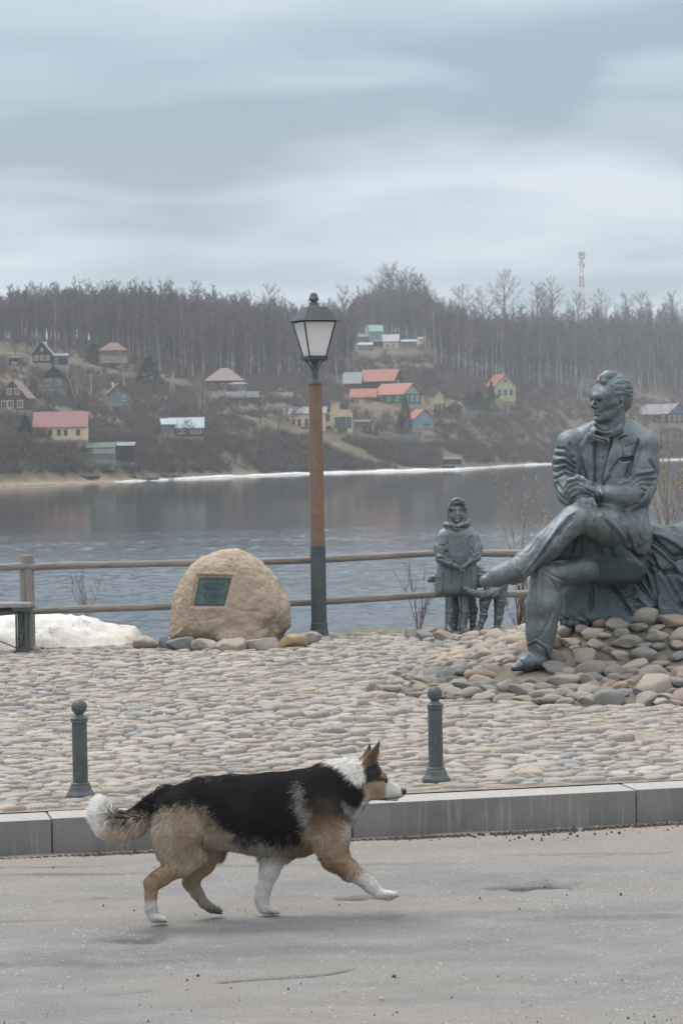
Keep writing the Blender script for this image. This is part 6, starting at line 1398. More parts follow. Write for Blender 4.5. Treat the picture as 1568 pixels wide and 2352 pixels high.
# ------------------------------------------------------------------ the far bank: houses
def wm_(n, a, b=None, r=.85): return mat(n, a, b or tuple(x * .75 for x in a), sc=(.8, 3), rough=r, bump=.2, bsc=8)
W = dict(brown=wm_('log_wall_brown', (.075, .048, .042)), redbrown=wm_('wall_red_brown', (.13, .062, .052)), cream=wm_('wall_cream', (.70, .57, .38), (.64, .52, .35)), yellow=wm_('wall_yellow', (.66, .53, .34), (.60, .48, .31)), green=wm_('wall_green', (.028, .17, .105), (.022, .13, .085)), grey=wm_('wall_grey', (.17, .18, .18)), bluegrey=wm_('wall_blue_grey', (.17, .23, .26)), teal=wm_('wall_teal_grey', (.14, .20, .19)), dark=wm_('wall_dark', (.045, .042, .042)), lime=wm_('gable_lime', (.34, .40, .19)), blue=wm_('wall_blue', (.10, .18, .26)), lblue=wm_('wall_light_blue', (.22, .33, .40)), white=wm_('trim_white', (.60, .61, .60), (.52, .53, .52)), stone=wm_('footing_stone', (.30, .28, .25)), wood=wm_('plain_timber', (.20, .165, .13)), pyel=wm_('wall_pale_yellow', (.52, .49, .32), (.46, .43, .28)))
def rf(n, a, b=None):
    return node_mat(n, lambda k: (k.color(k.mix(k.rng(k.noise(.8, 5, .6), .35, .65), a, b or tuple(x * .8 for x in a))), k.bump(k.math('SINE', k.math('MULTIPLY', (lambda s: (k.L(k.vec(), s.inputs[0]), s.outputs[0])[1])(k.nd('ShaderNodeSeparateXYZ')), 22.0)), .25, .04)), .6, .35)
RF = dict(pink=rf('roof_pink', (.235, .105, .108), (.205, .092, .096)), mauve=rf('roof_mauve', (.22, .155, .16)), lilac=rf('roof_lilac_grey', (.20, .195, .215)), grey=rf('roof_grey', (.21, .225, .24)), dgrey=rf('roof_dark_grey', (.10, .105, .11)), orange=rf('roof_orange', (.34, .12, .09), (.27, .10, .078)), rust=rf('roof_rust', (.15, .085, .065)), blue=rf('roof_pale_blue', (.34, .42, .47), (.28, .35, .40)), green=rf('roof_green', (.06, .12, .09)), seag=rf('roof_sea_green', (.20, .33, .31)), pale=rf('roof_pale', (.36, .37, .37), (.30, .31, .31)))
M_PANE = mat('window_pane', (.03, .04, .05), (.05, .06, .075), sc=(1, 3), rough=.15, spec=.8); M_TRIM = W['white']; M_BLUEP = mat('tinted_pane', (.05, .09, .12), rough=.15, spec=.8)
def house(name, label, u0, u1, vb, Y, hw, hr, dep, wall, roof, ridge='x', yaw=0., gable=None, wins=(), gwins=(), over=.35, chimney=None, cat='house', foot=.8, trim=M_TRIM, hip=0., pane=M_PANE, door=None, sides=()):
    """u0..u1: the width seen; vb: where it meets the ground; hw, hr wall and roof heights; wins: (centre 0..1, z centre, w, h) on the front"""
    a0 = P(u0, vb, Y); a1 = P(u1, vb, Y); Wd = (a1[0] - a0[0]) / max(cos(yaw), .5); cx_ = (a0[0] + a1[0]) / 2; zb_ = (a0[2] + a1[2]) / 2
    h_ = empty(name, (cx_, Y + dep / 2, zb_), label, cat, None, yaw); w2, d2 = Wd / 2, dep / 2; gable = gable or wall
    mb = MB(); mb.box((0, 0, hw / 2), (Wd, dep, hw)); mb.build('wall', wall, h_)
    MB().box((0, 0, -foot * 1.2), (Wd * 1.01, dep * 1.02, foot * 2.4)).build('footing', W['stone'], h_)
    if hr > 0:
        if hip > 0:
            mb = MB(); hx, hy = w2 + over, d2 + over; rx = max(w2 * (1 - hip), .05); ry = .05
            mb._add([(-hx, -hy, hw), (hx, -hy, hw), (hx, hy, hw), (-hx, hy, hw), (-rx, 0, hw + hr), (rx, 0, hw + hr)], [(0, 1, 5, 4), (1, 2, 5), (2, 3, 4, 5), (3, 0, 4), (0, 3, 2, 1)]); mb.build('roof', roof, h_)
        else:
            t = .12
            if ridge == 'x':
                MB().prism([(-d2, hw), (d2, hw), (0, hw + hr - .05)], -w2, w2, 'x').build('gable', gable, h_)
                hx = w2 + over; sl = hr / d2; e_ = over * .8
                mb = MB(); mb.prism([(-d2 - e_, hw - e_ * sl), (0, hw + hr), (0, hw + hr + t), (-d2 - e_, hw - e_ * sl + t)], -hx, hx, 'x'); mb.prism([(d2 + e_, hw - e_ * sl), (0, hw + hr), (0, hw + hr + t), (d2 + e_, hw - e_ * sl + t)], -hx, hx, 'x'); mb.build('roof', roof, h_)
            else:
                MB().prism([(-w2, hw), (w2, hw), (0, hw + hr - .05)], -d2, d2, 'y').build('gable', gable, h_)
                hy = d2 + over; sl = hr / w2; e_ = over * .8
                mb = MB(); mb.prism([(-w2 - e_, hw - e_ * sl), (0, hw + hr), (0, hw + hr + t), (-w2 - e_, hw - e_ * sl + t)], -hy, hy, 'y'); mb.prism([(w2 + e_, hw - e_ * sl), (0, hw + hr), (0, hw + hr + t), (w2 + e_, hw - e_ * sl + t)], -hy, hy, 'y'); mb.build('roof', roof, h_)
    def window(c, wv, hv, side=0):
        w = bpy.data.objects.new('window', None); link(w, h_); 
        mb = MB(); f = .14 * max(1, wv / 1.2)
        for dx in (-wv / 2, wv / 2): mb.box((dx, 0, 0), (f, .10, hv + f))
        for dz in (-hv / 2, hv / 2): mb.box((0, 0, dz), (wv - f, .10, f))
        if wv > .7: mb.box((0, 0, 0), (f * .6, .08, hv - f))
        mb.build('frame', trim, w); MB().box((0, .03, 0), (wv - f * .9, .03, hv - f * .9)).build('pane', pane, w)
        w.location = c; w.rotation_euler = (0, 0, side); return w
    for t_, z_, wv, hv in wins: window((-w2 + t_ * Wd, -d2 - .04, z_), wv, hv)
    for t_, z_, wv, hv in gwins: window((-w2 + t_ * Wd, -d2 - .045, z_), wv, hv)
    for s_, t_, z_, wv, hv in sides: window((s_ * (w2 + .04), -d2 + t_ * dep, z_), wv, hv, -s_ * pi / 2 + pi if s_ < 0 else pi / 2)
    if door: MB().box((-w2 + door[0] * Wd, -d2 - .03, door[2] / 2), (door[1], .08, door[2])).build('door', W['dark'], h_)
    if chimney: MB().box((chimney[0] * w2, 0, hw + hr * .8), (.5, .5, 1.4)).build('chimney', W['white'] if chimney[1] else W['stone'], h_)
    keep_clear(u0 - 4, u1 + 4, vb - 3, vb + 15); HZ.append((u0, u1, vb, Y)); return h_
def YY(u, e_): return eoff(u, e_)
# the village, near ones first
house('long_house', 'long cream house with pink roof near the left shore', 78, 197, 1011, YY(140, 29), 2.7, 2.9, 7, W['cream'], RF['pink'], 'x', .05, wins=[(t, 1.5, .6, 1.0) for t in (.10, .165, .30, .47, .60, .84)], trim=W['dark'], chimney=None)
house('house_wing', 'pale yellow gabled wing at the right end of the long pink roofed house', 180, 199, 1003, YY(190, 38), 3.6, 1.6, 5, W['pyel'], RF['pink'], 'y', gwins=[(.5, 2.6, 1.5, 1.6)], over=.2)
house('gambrel_house', 'red brown two storey house with white windows at the left edge', 2, 68, 947, YY(35, 75), 3.1, 3.6, 7, W['redbrown'], RF['mauve'], 'y', -.12, wins=[(.2, 1.7, 1.1, 1.5), (.42, 1.7, 1.1, 1.5), (.76, 1.7, 1.1, 1.5)], gwins=[(.38, 4.4, .95, 1.3), (.66, 4.4, .95, 1.3)], over=.25, chimney=(-.2, 0))
house('log_house', 'dark log house with three white windows high on the left meadow', 76, 119, 834, YY(97, 166), 2.5, 2.9, 6, W['brown'], RF['grey'], 'y', gable=W['dark'], wins=[(.2, 1.3, .75, 1.1), (.5, 1.3, .75, 1.1), (.8, 1.3, .75, 1.1)], gwins=[(.5, 3.4, .5, .6)], over=.6, chimney=(.3, 1))
house('shed', 'small dark shed left of the high log house', 21, 42, 840, YY(30, 162), 1.9, .2, 3, W['dark'], RF['dgrey'], 'x', cat='shed', wins=[(.6, .6, 1.0, .6)])
house('shed', 'grey shed with dark garage mouth right of the high log house', 124, 155, 838, YY(138, 160), 2.3, .5, 4, W['grey'], RF['grey'], 'x', cat='shed', door=(.68, 2.2, 1.7))
house('weathered_house', 'weathered dark green gabled house below the high log house', 92, 148, 893, YY(120, 125), 2.6, 2.7, 7, W['teal'], RF['dgrey'], 'y', .12, gable=W['dark'], wins=[(.30, 1.4, .9, 1.3), (.66, 1.4, .9, 1.3)], over=.7)
house('hut', 'grey blue hut with pale chimney among bushes', 246, 294, 926, YY(270, 105), 2.6, 2.2, 6, W['bluegrey'], RF['dgrey'], 'y', .2, gable=W['wood'], wins=[(.68, 1.2, .8, 1.2)], over=.5, chimney=(-.5, 1), cat='hut')
house('hidden_house', 'low rusty hipped roof half hidden in the trees above the village', 230, 288, 818, YY(258, 195), 1.6, 2.3, 7, W['wood'], RF['rust'], hip=.75, over=.5, chimney=(0, 0))
house('cottage', 'brown cottage with pale blue metal roof and white windows', 390, 464, 1003, YY(425, 38), 2.1, 2.1, 6, W['redbrown'], RF['blue'], 'x', .04, wins=[(.30, 1.2, .95, 1.1), (.42, 1.2, .95, 1.1), (.62, 1.2, .8, 1.1), (.70, 1.2, .8, 1.1), (.88, 1.2, .95, 1.1)], over=.45)
house('shed', 'pale roofed lean to left of the blue roofed cottage', 370, 398, 995, YY(384, 46), 2.0, 1.2, 5, W['grey'], RF['blue'], 'x', .15, cat='shed')
house('summer_hut', 'teal hut with green roof and a row of windows above the shore', 200, 262, 1058, YY(230, 13), 2.6, .9, 4, W['teal'], RF['green'], 'x', .03, wins=[(.30, 1.9, .8, .8), (.40, 1.9, .8, .8), (.53, 1.9, .8, .8), (.63, 1.9, .8, .8), (.76, 1.9, .8, .8), (.86, 1.9, .8, .8), (.95, 1.9, .5, .8)], cat='hut', over=.3)
house('shed', 'dark shed with grey roof beside the teal hut', 263, 306, 1062, YY(285, 15), 3.4, .6, 4, W['dark'], RF['grey'], 'x', cat='shed', over=.4)
house('pavilion_house', 'two storey house with mauve pyramid roof and open terrace', 474, 556, 903, YY(515, 140), 3.4, 3.6, 9, W['brown'], RF['mauve'], hip=.8, over=.8, wins=[(.45, 1.8, 1.3, 1.6), (.62, 1.8, 1.3, 1.6), (.80, 1.8, 1.3, 1.6)])
house('terrace', 'open white terrace under a low mauve roof', 527, 568, 903, YY(548, 128), 2.4, .7, 4, W['dark'], RF['mauve'], hip=.5, over=.5, wins=[(.2, 1.3, 1.0, 1.5), (.5, 1.3, 1.0, 1.5), (.8, 1.3, 1.0, 1.5)], cat='terrace')
house('farmhouse', 'old brown timber farmhouse with grey roof below the pavilion', 521, 588, 936, YY(555, 110), 2.7, 1.5, 7, W['wood'], RF['dgrey'], 'x', .1, wins=[(.2, 1.2, .9, 1.2), (.45, 1.2, .9, 1.2)], over=.6)
house('shed', 'low grey roofed shed with white window right of the farmhouse', 588, 614, 936, YY(600, 112), 1.9, .7, 4, W['dark'], RF['dgrey'], 'x', cat='shed', wins=[(.4, 1.1, 1.0, .7)])
house('barn', 'long grey weathered barn roof left of the lamp post', 616, 671, 930, YY(640, 108), 1.6, 1.8, 6, W['wood'], RF['dgrey'], 'x', cat='barn', over=.3)
big = house('villa_wing', 'cream side wing of the large villa, behind the lamp post', 668, 748, 991, YY(705, 50), 4.6, 1.6, 9, W['cream'], RF['grey'], 'x', -.05, wins=[(.10, 2.3, .55, 1.6), (.27, 2.3, .7, 1.6), (.48, 2.3, .7, 1.6), (.66, 2.3, .7, 1.6)], over=.5, trim=W['dark'])
house('villa', 'large cream two storey villa with tall windows behind the lamp', 738, 810, 994, YY(775, 46), 5.8, 2.7, 10, W['yellow'], RF['grey'], 'y', .0, wins=[(.17, 3.9, 1.4, 1.6), (.52, 2.6, 1.4, 2.6), (.70, 2.6, 1.1, 2.8), (.88, 2.6, 1.1, 2.8), (.22, .9, 1.0, 1.4), (.58, .5, 1.1, 1.3), (.74, .5, 1.1, 1.3)], gwins=[(.17, 6.5, 1.7, 2.3), (.72, 6.7, 1.7, 1.1)], over=.6, trim=W['dark'], pane=M_BLUEP, chimney=None)
house('shed', 'small timber shed right of the villa', 815, 848, 985, YY(830, 52), 1.8, .5, 4, W['wood'], RF['dgrey'], 'x', cat='shed')
house('barn', 'dark barn with orange red roof behind the green house', 838, 914, 903, YY(876, 132), 3.8, 3.2, 6.5, W['dark'], RF['orange'], 'x', -.45, over=.5, cat='barn', sides=[(1, .5, 3.0, 1.0, 1.2)])
house('green_house', 'bright green log house with orange roof, lime gable and white windows', 881, 946, 928, YY(914, 100), 2.9, 3.0, 8.4, W['green'], RF['orange'], 'x', -.70, gable=W['lime'], wins=[(.25, 1.6, .9, 1.4), (.52, 1.6, .9, 1.4), (.82, 1.6, .9, 1.4)], sides=[(1, .2, 1.6, 1.0, 1.5), (1, .5, 1.6, 1.0, 1.5), (1, .8, 1.6, 1.0, 1.5), (1, .5, 4.1, .6, .6)], over=.5, chimney=(.3, 1))
house('log_house', 'long brown log house with blue gable at the right edge', 1494, 1556, 972, YY(1527, 72), 3.6, 3.6, 12, W['brown'], RF['lilac'], 'x', -.85, gable=W['blue'], wins=[(.45, 1.9, 1.5, 1.9), (.85, 1.9, 1.5, 1.9)], sides=[(1, .12, 1.9, 1.1, 1.9), (1, .34, 1.9, 1.1, 1.9), (1, .56, 1.9, 1.1, 1.9), (1, .78, 1.9, 1.1, 1.9)], over=.7, door=(.14, 3.4, 3.2))
house('barn_end', 'grey roofed end of the dark barn', 792, 830, 908, YY(812, 134), 3.6, 3.2, 8, W['dark'], RF['grey'], 'x', -.08, over=.4, cat='barn')
house('barn_annex', 'low orange red roofed annex left of the green house', 806, 864, 930, YY(835, 112), 2.2, 2.4, 6, W['brown'], RF['orange'], 'x', -.05, over=.3, cat='barn')
house('garden_hut', 'little pale blue hut with orange roof beside a spruce', 942, 987, 987, YY(964, 62), 3.0, 2.6, 5, W['lblue'], RF['orange'], 'y', .45, wins=[(.62, 1.4, 1.9, 1.1)], over=.3, cat='hut', trim=W['lblue'])
for i, (a, b, v, e_, hw, hr, wl_, rf_, lab) in enumerate(((846, 876, 781, 340, 4.2, 3.0, W['lblue'], RF['seag'], 'hilltop cottage with sea green roof'), (880, 916, 803, 322, 4.0, 3.2, W['pyel'], RF['pale'], 'pale hilltop barn with whitish roof'), (824, 856, 808, 315, 3.2, 1.2, W['grey'], RF['pale'], 'low grey shed at the left of the hilltop hamlet'), (856, 880, 796, 330, 2.4, .8, W['dark'], RF['dgrey'], 'dark little shed in the middle of the hilltop hamlet'), (922, 956, 797, 330, 2.6, 1.0, W['grey'], RF['blue'], 'low pale shed at the right of the hilltop hamlet'), (960, 974, 790, 335, 2.4, 1.0, W['white'], RF['pale'], 'tiny white hut on the far right of the hilltop hamlet'), (826, 850, 786, 345, 2.6, 1.4, W['bluegrey'], RF['grey'], 'blue grey hut behind the hilltop cottage'))):
    house('hamlet_house', lab, a, b, v, YY((a + b) / 2, e_), hw * .8, hr * .8, 6, wl_, rf_, 'x', rnd.uniform(-.2, .2), wins=[(.3, 1.5, .9, 1.1), (.65, 1.5, .9, 1.1)] if i in (0, 1, 2) else (), over=.3)
house('gabled_house', 'cream gabled house with orange roof and teal eaves below the birches', 1127, 1175, 921, YY(1150, 130), 5.2, 3.8, 9, W['pyel'], RF['orange'], 'y', .30, wins=[(.22, 2.9, 1.1, 2.0), (.5, 2.9, 1.1, 2.0), (.78, 2.9, 1.1, 2.0)], gwins=[(.5, 6.6, 1.1, .8)], over=.7, trim=W['lblue'])
for a, b, v, e_, lab in ((1025, 1062, 950, 92, 'tan hut with red ridge among small junipers'), (1000, 1018, 925, 100, 'tiny blue roofed shelter right of the green house'), (1048, 1066, 948, 94, 'pale little outbuilding beside the olive pine')):
    house('outbuilding', lab, a, b, v, YY((a + b) / 2, e_), 1.8, 1.5, 4, W['wood'] if 'tan' in lab else W['pyel'], RF['rust'] if 'tan' in lab else RF['blue'], 'y', over=.3, cat='outbuilding')
# boathouse and boats on the shore
house('boathouse', 'dark long boathouse in a sand bank at the water', 1018, 1060, 1067, YY(1040, 7), 1.3, .5, 4, W['dark'], RF['dgrey'], 'x', cat='boathouse', over=.2, foot=.4)
def boat(u, v, Y, L, m, label, rz):
    p = G(u, v, Y); b = empty('rowing_boat', (p[0], p[1], max(p[2], WATER + .1)), label, 'boat', None, rz); n = 9; st_ = []
    for i in range(n):
        t = i / (n - 1); w = .62 * (1 - (2 * t - 1) ** 2 * .55) * (1 if t < .7 else max(.02, (1 - t) / .3)); k = .08 + .28 * (2 * t - 1) ** 2; x = (t - .5) * L; st_.append([(x, -w, .55 + k), (x, -w * .72, .15 + k * .3), (x, 0, .02 + k * .2), (x, w * .72, .15 + k * .3), (x, w, .55 + k)])
    V = [q_ for s in st_ for q_ in s]; F = [(i * 5 + j, (i + 1) * 5 + j, (i + 1) * 5 + j + 1, i * 5 + j + 1) for i in range(n - 1) for j in range(4)] + [(0, 1, 2, 3, 4)]
    mb = MB(); mb._add(V, F); mb.build('hull', m, b); mb = MB(); mb.box((0, 0, .5), (.22, 1.1, .05)); mb.build('seat', W['wood'], b); MB().box((-L * .25, 0, .5), (.22, 1.0, .05)).build('seat', W['wood'], b)
    return b
boat(378, 1092, YY(378, 6), 3.8, W['blue'], 'blue rowing boat drawn up on the beach', .2); boat(346, 1102, YY(346, -1.5), 3.6, W['bluegrey'], 'grey blue rowing boat at the end of the ice edge', -.3); boat(398, 1092, YY(398, 5), 3.4, W['wood'], 'brown rowing boat beside the blue one', .05); boat(208, 1100, YY(208, 5), 3.6, W['dark'], 'dark rowing boat on the left part of the beach', .1); boat(1030, 1074, YY(1030, 3), 3.2, W['dark'], 'dark boat below the boathouse', 0)
b = empty('landing_stage', tuple(G(316, 1094, YY(316, 5))), 'ramshackle dark timber landing stage with poles on the beach', 'landing stage'); b.location.z = WATER + .5
for i in range(5): MB().box((0, -.8 + i * .4, .5), (4.6, .32, .08)).build('plank', W['dark'], b)
for x, y, h_ in ((-2, -.8, 2.2), (-.6, .8, 3.4), (.8, -.6, 1.6), (2, .7, 1.9), (1.4, .2, 2.4)): MB().tube([(x, y, -1), (x + .1 * h_, y, h_)], .08, 6).build('pole', W['wood'], b)
# power poles
def pole(u, vt, vb, Y, label, frame=0):
    p = G(u, vb, Y); h_ = P(u, vt, Y)[2] - p[2]; e_ = empty('utility_pole', (p[0], p[1], p[2] - .3), label, 'pole')
    MB().tube([(0, 0, 0), (0, 0, h_ + .3)], [.16, .11], 8).build('mast', M_POLE, e_)
    if frame: MB().tube([(frame * h_ * .2, 0, 0), (0, 0, h_ + .2)], [.16, .11], 8).build('strut', M_POLE, e_)
    MB().box((0, -.1, h_ - .3), (1.3, .1, .1)).build('crossarm', M_POLE, e_)
M_POLE = mat('concrete_pole', (.40, .41, .39), (.33, .34, .32), sc=(.6, 2), rough=.9)
pole(210, 857, 908, YY(210, 118), 'pale power pole above the cream house'); pole(285, 854, 899, YY(285, 116), 'twin pale power pole beside the grey blue hut', .18); pole(399, 852, 901, YY(399, 126), 'leaning braced power pole in the middle of the left village', -.9); pole(654, 922, 990, YY(654, 62), 'pale power pole left of the villa wing'); pole(1167, 913, 970, YY(1167, 88), 'pale power pole in front of the cream gabled house'); pole(1334, 874, 927, YY(1334, 118), 'braced power pole left of the statue head', -1.2)
# radio mast
p = G(1336, 740, 1650.); T = empty('radio_mast', (p[0], p[1], p[2]), 'red and white lattice radio mast above the trees on the skyline', 'radio mast')
zt_ = P(1336, 580, 1650.)[2] - p[2]; M_RED = mat('mast_red', (.32, .12, .11), rough=.6); M_WHT = mat('mast_white', (.55, .55, .55), rough=.6)
for i in range(8):
    z0, z1 = zt_ * i / 8, zt_ * (i + 1) / 8; w0, w1 = 2.6 - 1.9 * i / 8, 2.6 - 1.9 * (i + 1) / 8; mb = MB()
    for sx_, sy_ in ((-1, -1), (1, -1), (1, 1), (-1, 1)): mb.tube([(sx_ * w0, sy_ * w0, z0), (sx_ * w1, sy_ * w1, z1)], .22, 4)
    for k in range(3):
        za, zb_ = z0 + (z1 - z0) * k / 3, z0 + (z1 - z0) * (k + 1) / 3; w = w0 + (w1 - w0) * (k + .5) / 3
        for a_, b_ in (((-1, -1), (1, -1)), ((1, -1), (1, 1)), ((1, 1), (-1, 1)), ((-1, 1), (-1, -1))): mb.tube([(a_[0] * w, a_[1] * w, za), (b_[0] * w, b_[1] * w, zb_)], .13, 4); mb.tube([(b_[0] * w, b_[1] * w, za), (a_[0] * w, a_[1] * w, zb_)], .13, 4)
    mb.build('lattice_section', M_RED if i % 2 else M_WHT, T)
for i, (dx, dz, hh) in enumerate(((-1.9, -2, 4.2), (1.9, -2.5, 4.2), (-1.6, -8, 3.0), (1.7, -9, 2.4))): MB().box((dx, -.8, zt_ + dz), (.9, .5, hh)).build('antenna', M_RED if i % 2 else M_WHT, T)
MB().box((0, 0, zt_ + .1), (4.2, 3.0, .3)).build('platform', M_RED, T)
# board fences
def bfence(pts, h_, m, label):
    A = [G(u, v, Y) for u, v, Y in pts]; f = empty('board_fence', tuple(A[0]), label, 'fence'); n = 0
    for a, b_ in zip(A[:-1], A[1:]):
        L = np.linalg.norm((b_ - a)[:2]); k = int(L / 1.6); 
        for i in range(k):
            p0 = a + (b_ - a) * i / k - A[0]; p1 = a + (b_ - a) * (i + .93) / k - A[0]; zz0 = float(ter_z(p0[0] + A[0][0], p0[1] + A[0][1])[0]) - A[0][2]; zz1 = float(ter_z(p1[0] + A[0][0], p1[1] + A[0][1])[0]) - A[0][2]; hh = h_ * rnd.uniform(.9, 1.06)
            mb = MB(); t = .05; mb._add([(p0[0], p0[1], zz0 - .4), (p1[0], p1[1], zz1 - .4), (p1[0], p1[1], zz1 + hh), (p0[0], p0[1], zz0 + hh), (p0[0], p0[1] + t, zz0 - .4), (p1[0], p1[1] + t, zz1 - .4), (p1[0], p1[1] + t, zz1 + hh), (p0[0], p0[1] + t, zz0 + hh)], [(0, 1, 2, 3), (7, 6, 5, 4), (3, 2, 6, 7), (0, 4, 5, 1), (0, 3, 7, 4), (1, 5, 6, 2)]); mb.build('panel', m, f)
    return f
bfence([(868, 1020, YY(868, 40)), (965, 1018, YY(965, 46))], 2.2, W['grey'], 'grey board fence below the villa garden'); bfence([(1062, 965, YY(1062, 86)), (1130, 962, YY(1130, 92)), (1190, 965, YY(1190, 92))], 1.8, W['grey'], 'long grey board fence below the cream gabled house'); bfence([(560, 1050, YY(560, 22)), (612, 1048, YY(612, 24))], 1.5, W['wood'], 'brown board fence on the slope left of the lamp'); bfence([(0, 955, YY(0, 70)), (76, 957, YY(76, 70))], 1.6, W['stone'], 'grey fence in front of the red brown house')
# spruces and other evergreens
def conifer(seed, H=8., R=1.8, n=900):
    r = np.random.RandomState(seed); t = r.rand(n) ** .8; a = r.rand(n) * 6.283; rad = R * (1 - t) ** .9 * (.55 + .45 * np.abs(np.sin(t * 30 + a * .5))) * r.uniform(.3, 1, n) ** .4 + .05
    P_ = np.stack([rad * np.cos(a), rad * np.sin(a), H * (.06 + .94 * t)], 1); d = np.stack([np.cos(a), np.sin(a), -.35 + 0 * a], 1) + .4 * r.normal(size=(n, 3)); d /= np.linalg.norm(d, axis=1)[:, None]
    sd_ = np.cross(d, r.normal(size=(n, 3))); sd_ /= np.linalg.norm(sd_, axis=1)[:, None]; L = (.35 + .35 * (1 - t))[:, None]; V = np.stack([P_ - sd_ * .13, P_ + sd_ * .13, P_ + d * L], 1).reshape(-1, 3); return V, np.arange(3 * n).reshape(-1, 3)
CON = [mesh_np('foliage', *conifer(i), False) for i in range(3)]
M_SPR = mat('spruce_green', (.022, .045, .035), (.04, .07, .05), sc=(.7, 3), rough=.9); M_OLIVE = mat('pine_olive', (.11, .10, .055), (.075, .078, .04), sc=(.5, 2), rough=.9)
def spruce(u, v, Y, H, R, label, m=M_SPR, name='spruce_tree', group=None):
    p = G(u, v, Y); e_ = empty(name, (p[0], p[1], p[2] - .1), label, 'tree', group, rnd.uniform(0, 6)); e_.scale = (R / 1.8, R / 1.8, H / 8.)
    o = bpy.data.objects.new('foliage', rnd.choice(CON)); link(o, e_)
    if not len(o.data.materials): o.data.materials.append(None)
    o.material_slots[0].link = 'OBJECT'; o.material_slots[0].material = m; MB().tube([(0, 0, -.5), (0, 0, 7.6)], [.14, .02], 6).build('trunk', M_TRUNK, e_)
spruce(60, 1006, YY(60, 33), 4.6, 1.9, 'dark green spruce in front of the left end of the pink roof'); spruce(931, 990, YY(931, 60), 9.5, 2.1, 'tall dark spruce in front of the green house'); spruce(1128, 948, YY(1128, 108), 9.0, 1.9, 'dark spruce in front of the cream gabled house'); spruce(1481, 905, YY(1481, 160), 9.5, 1.6, 'slim dark spruce right of the statue head'); spruce(918, 992, YY(918, 58), 5, 1.2, 'small spruce left of the tall spruce'); spruce(342, 905, YY(342, 150), 8, 4.5, 'dark broad yew like clump in the left village wood', name='evergreen_tree'); spruce(215, 820, YY(205, 205), 6, 3.2, 'dark evergreen left of the rusty hipped roof', name='evergreen_tree')
spruce(1098, 952, YY(1098, 100), 6.5, 4.4, 'broad olive pine beside the dark spruce', M_OLIVE, 'pine_tree'); spruce(1075, 950, YY(1075, 104), 4.5, 3.2, 'lower olive pine left of the broad one', M_OLIVE, 'pine_tree')
for i, u in enumerate((1000, 1009, 1020, 1031, 1040, 1051)): spruce(u, 948, YY(u, 84), rnd.uniform(3, 4.6), .8, ('first', 'second', 'third', 'fourth', 'fifth', 'last')[i] + ' slim juniper from the left in the row right of the green house', name='juniper', group='junipers in a row right of the green house')
for i, u in enumerate((838, 850, 862)): spruce(u, 1000, YY(u, 48), rnd.uniform(2, 3), .8, ('left', 'middle', 'right')[i] + ' one of three small junipers on the slope right of the villa', name='juniper', group='small junipers right of the villa')
# single trees of the village
for u, v, e_, H, var, mt, mc, lab in ((63, 893, 118, 10, VB[0], M_BIRCH, M_TWIG3, 'thin white birch left of the weathered green house'), (178, 915, 104, 11, VM[0], M_BIRCH, M_TWIG3, 'pale many stemmed birch above the cream house'), (458, 965, 78, 12, VM[1], M_BIRCH, M_TWIG3, 'white many stemmed birch above the blue roofed cottage'), (470, 965, 80, 10, VM[0], M_BIRCH, M_TWIG3, 'second white birch clump right of the first'), (430, 1000, 36, 4.5, VS[0], M_TRUNK, M_TWIG, 'dark gnarled apple tree in front of the blue roof'), (245, 985, 52, 5, VS[1], M_TRUNK, M_TWIG2, 'bare garden tree right of the cream house'), (350, 975, 62, 6, VS[2], M_TRUNK, M_TWIG2, 'bare garden tree left of the blue roofed cottage'), (310, 960, 76, 6.5, VS[0], M_TRUNK, M_TWIG2, 'bare garden tree below the grey blue hut'), (600, 985, 48, 7, VS[1], M_TRUNK, M_TWIG2, 'bare spreading tree left of the villa wing'), (640, 1000, 42, 6, VS[2], M_TRUNK, M_TWIG2, 'low bare tree under the pale power pole'), (700, 905, 150, 9, VS[0], M_TRUNK, M_TWIG, 'bare tree left above the lamp post'), (745, 908, 140, 8, VS[2], M_TRUNK, M_TWIG, 'bare tree above the villa'), (820, 960, 70, 5, VS[1], M_TRUNK, M_TWIG2, 'bare bushy tree right of the villa'), (880, 1000, 50, 5, VS[0], M_TRUNK, M_TWIG2, 'bare garden tree below the green house'), (1200, 960, 95, 9, VS[1], M_TRUNK, M_TWIG, 'bare tree right of the cream gabled house'), (1235, 970, 90, 8, VS[2], M_TRUNK, M_TWIG, 'bare tree further right of the cream gabled house'), (1270, 975, 85, 8, VS[0], M_TRUNK, M_TWIG, 'bare tree left of the statue shoulder'), (160, 905, 112, 7, VS[1], M_TRUNK, M_TWIG, 'bare tree right of the weathered green house'), (500, 1010, 40, 5, VS[0], M_TRUNK, M_TWIG2, 'bare tree on the slope right of the blue roof'), (538, 985, 60, 6, VS[2], M_TRUNK, M_TWIG2, 'bare tree below the brown farmhouse')):
    tree('bare_tree' if mt is M_TRUNK else 'birch_tree', u, v, YY(u, e_), H, var, mt, mc, lab)
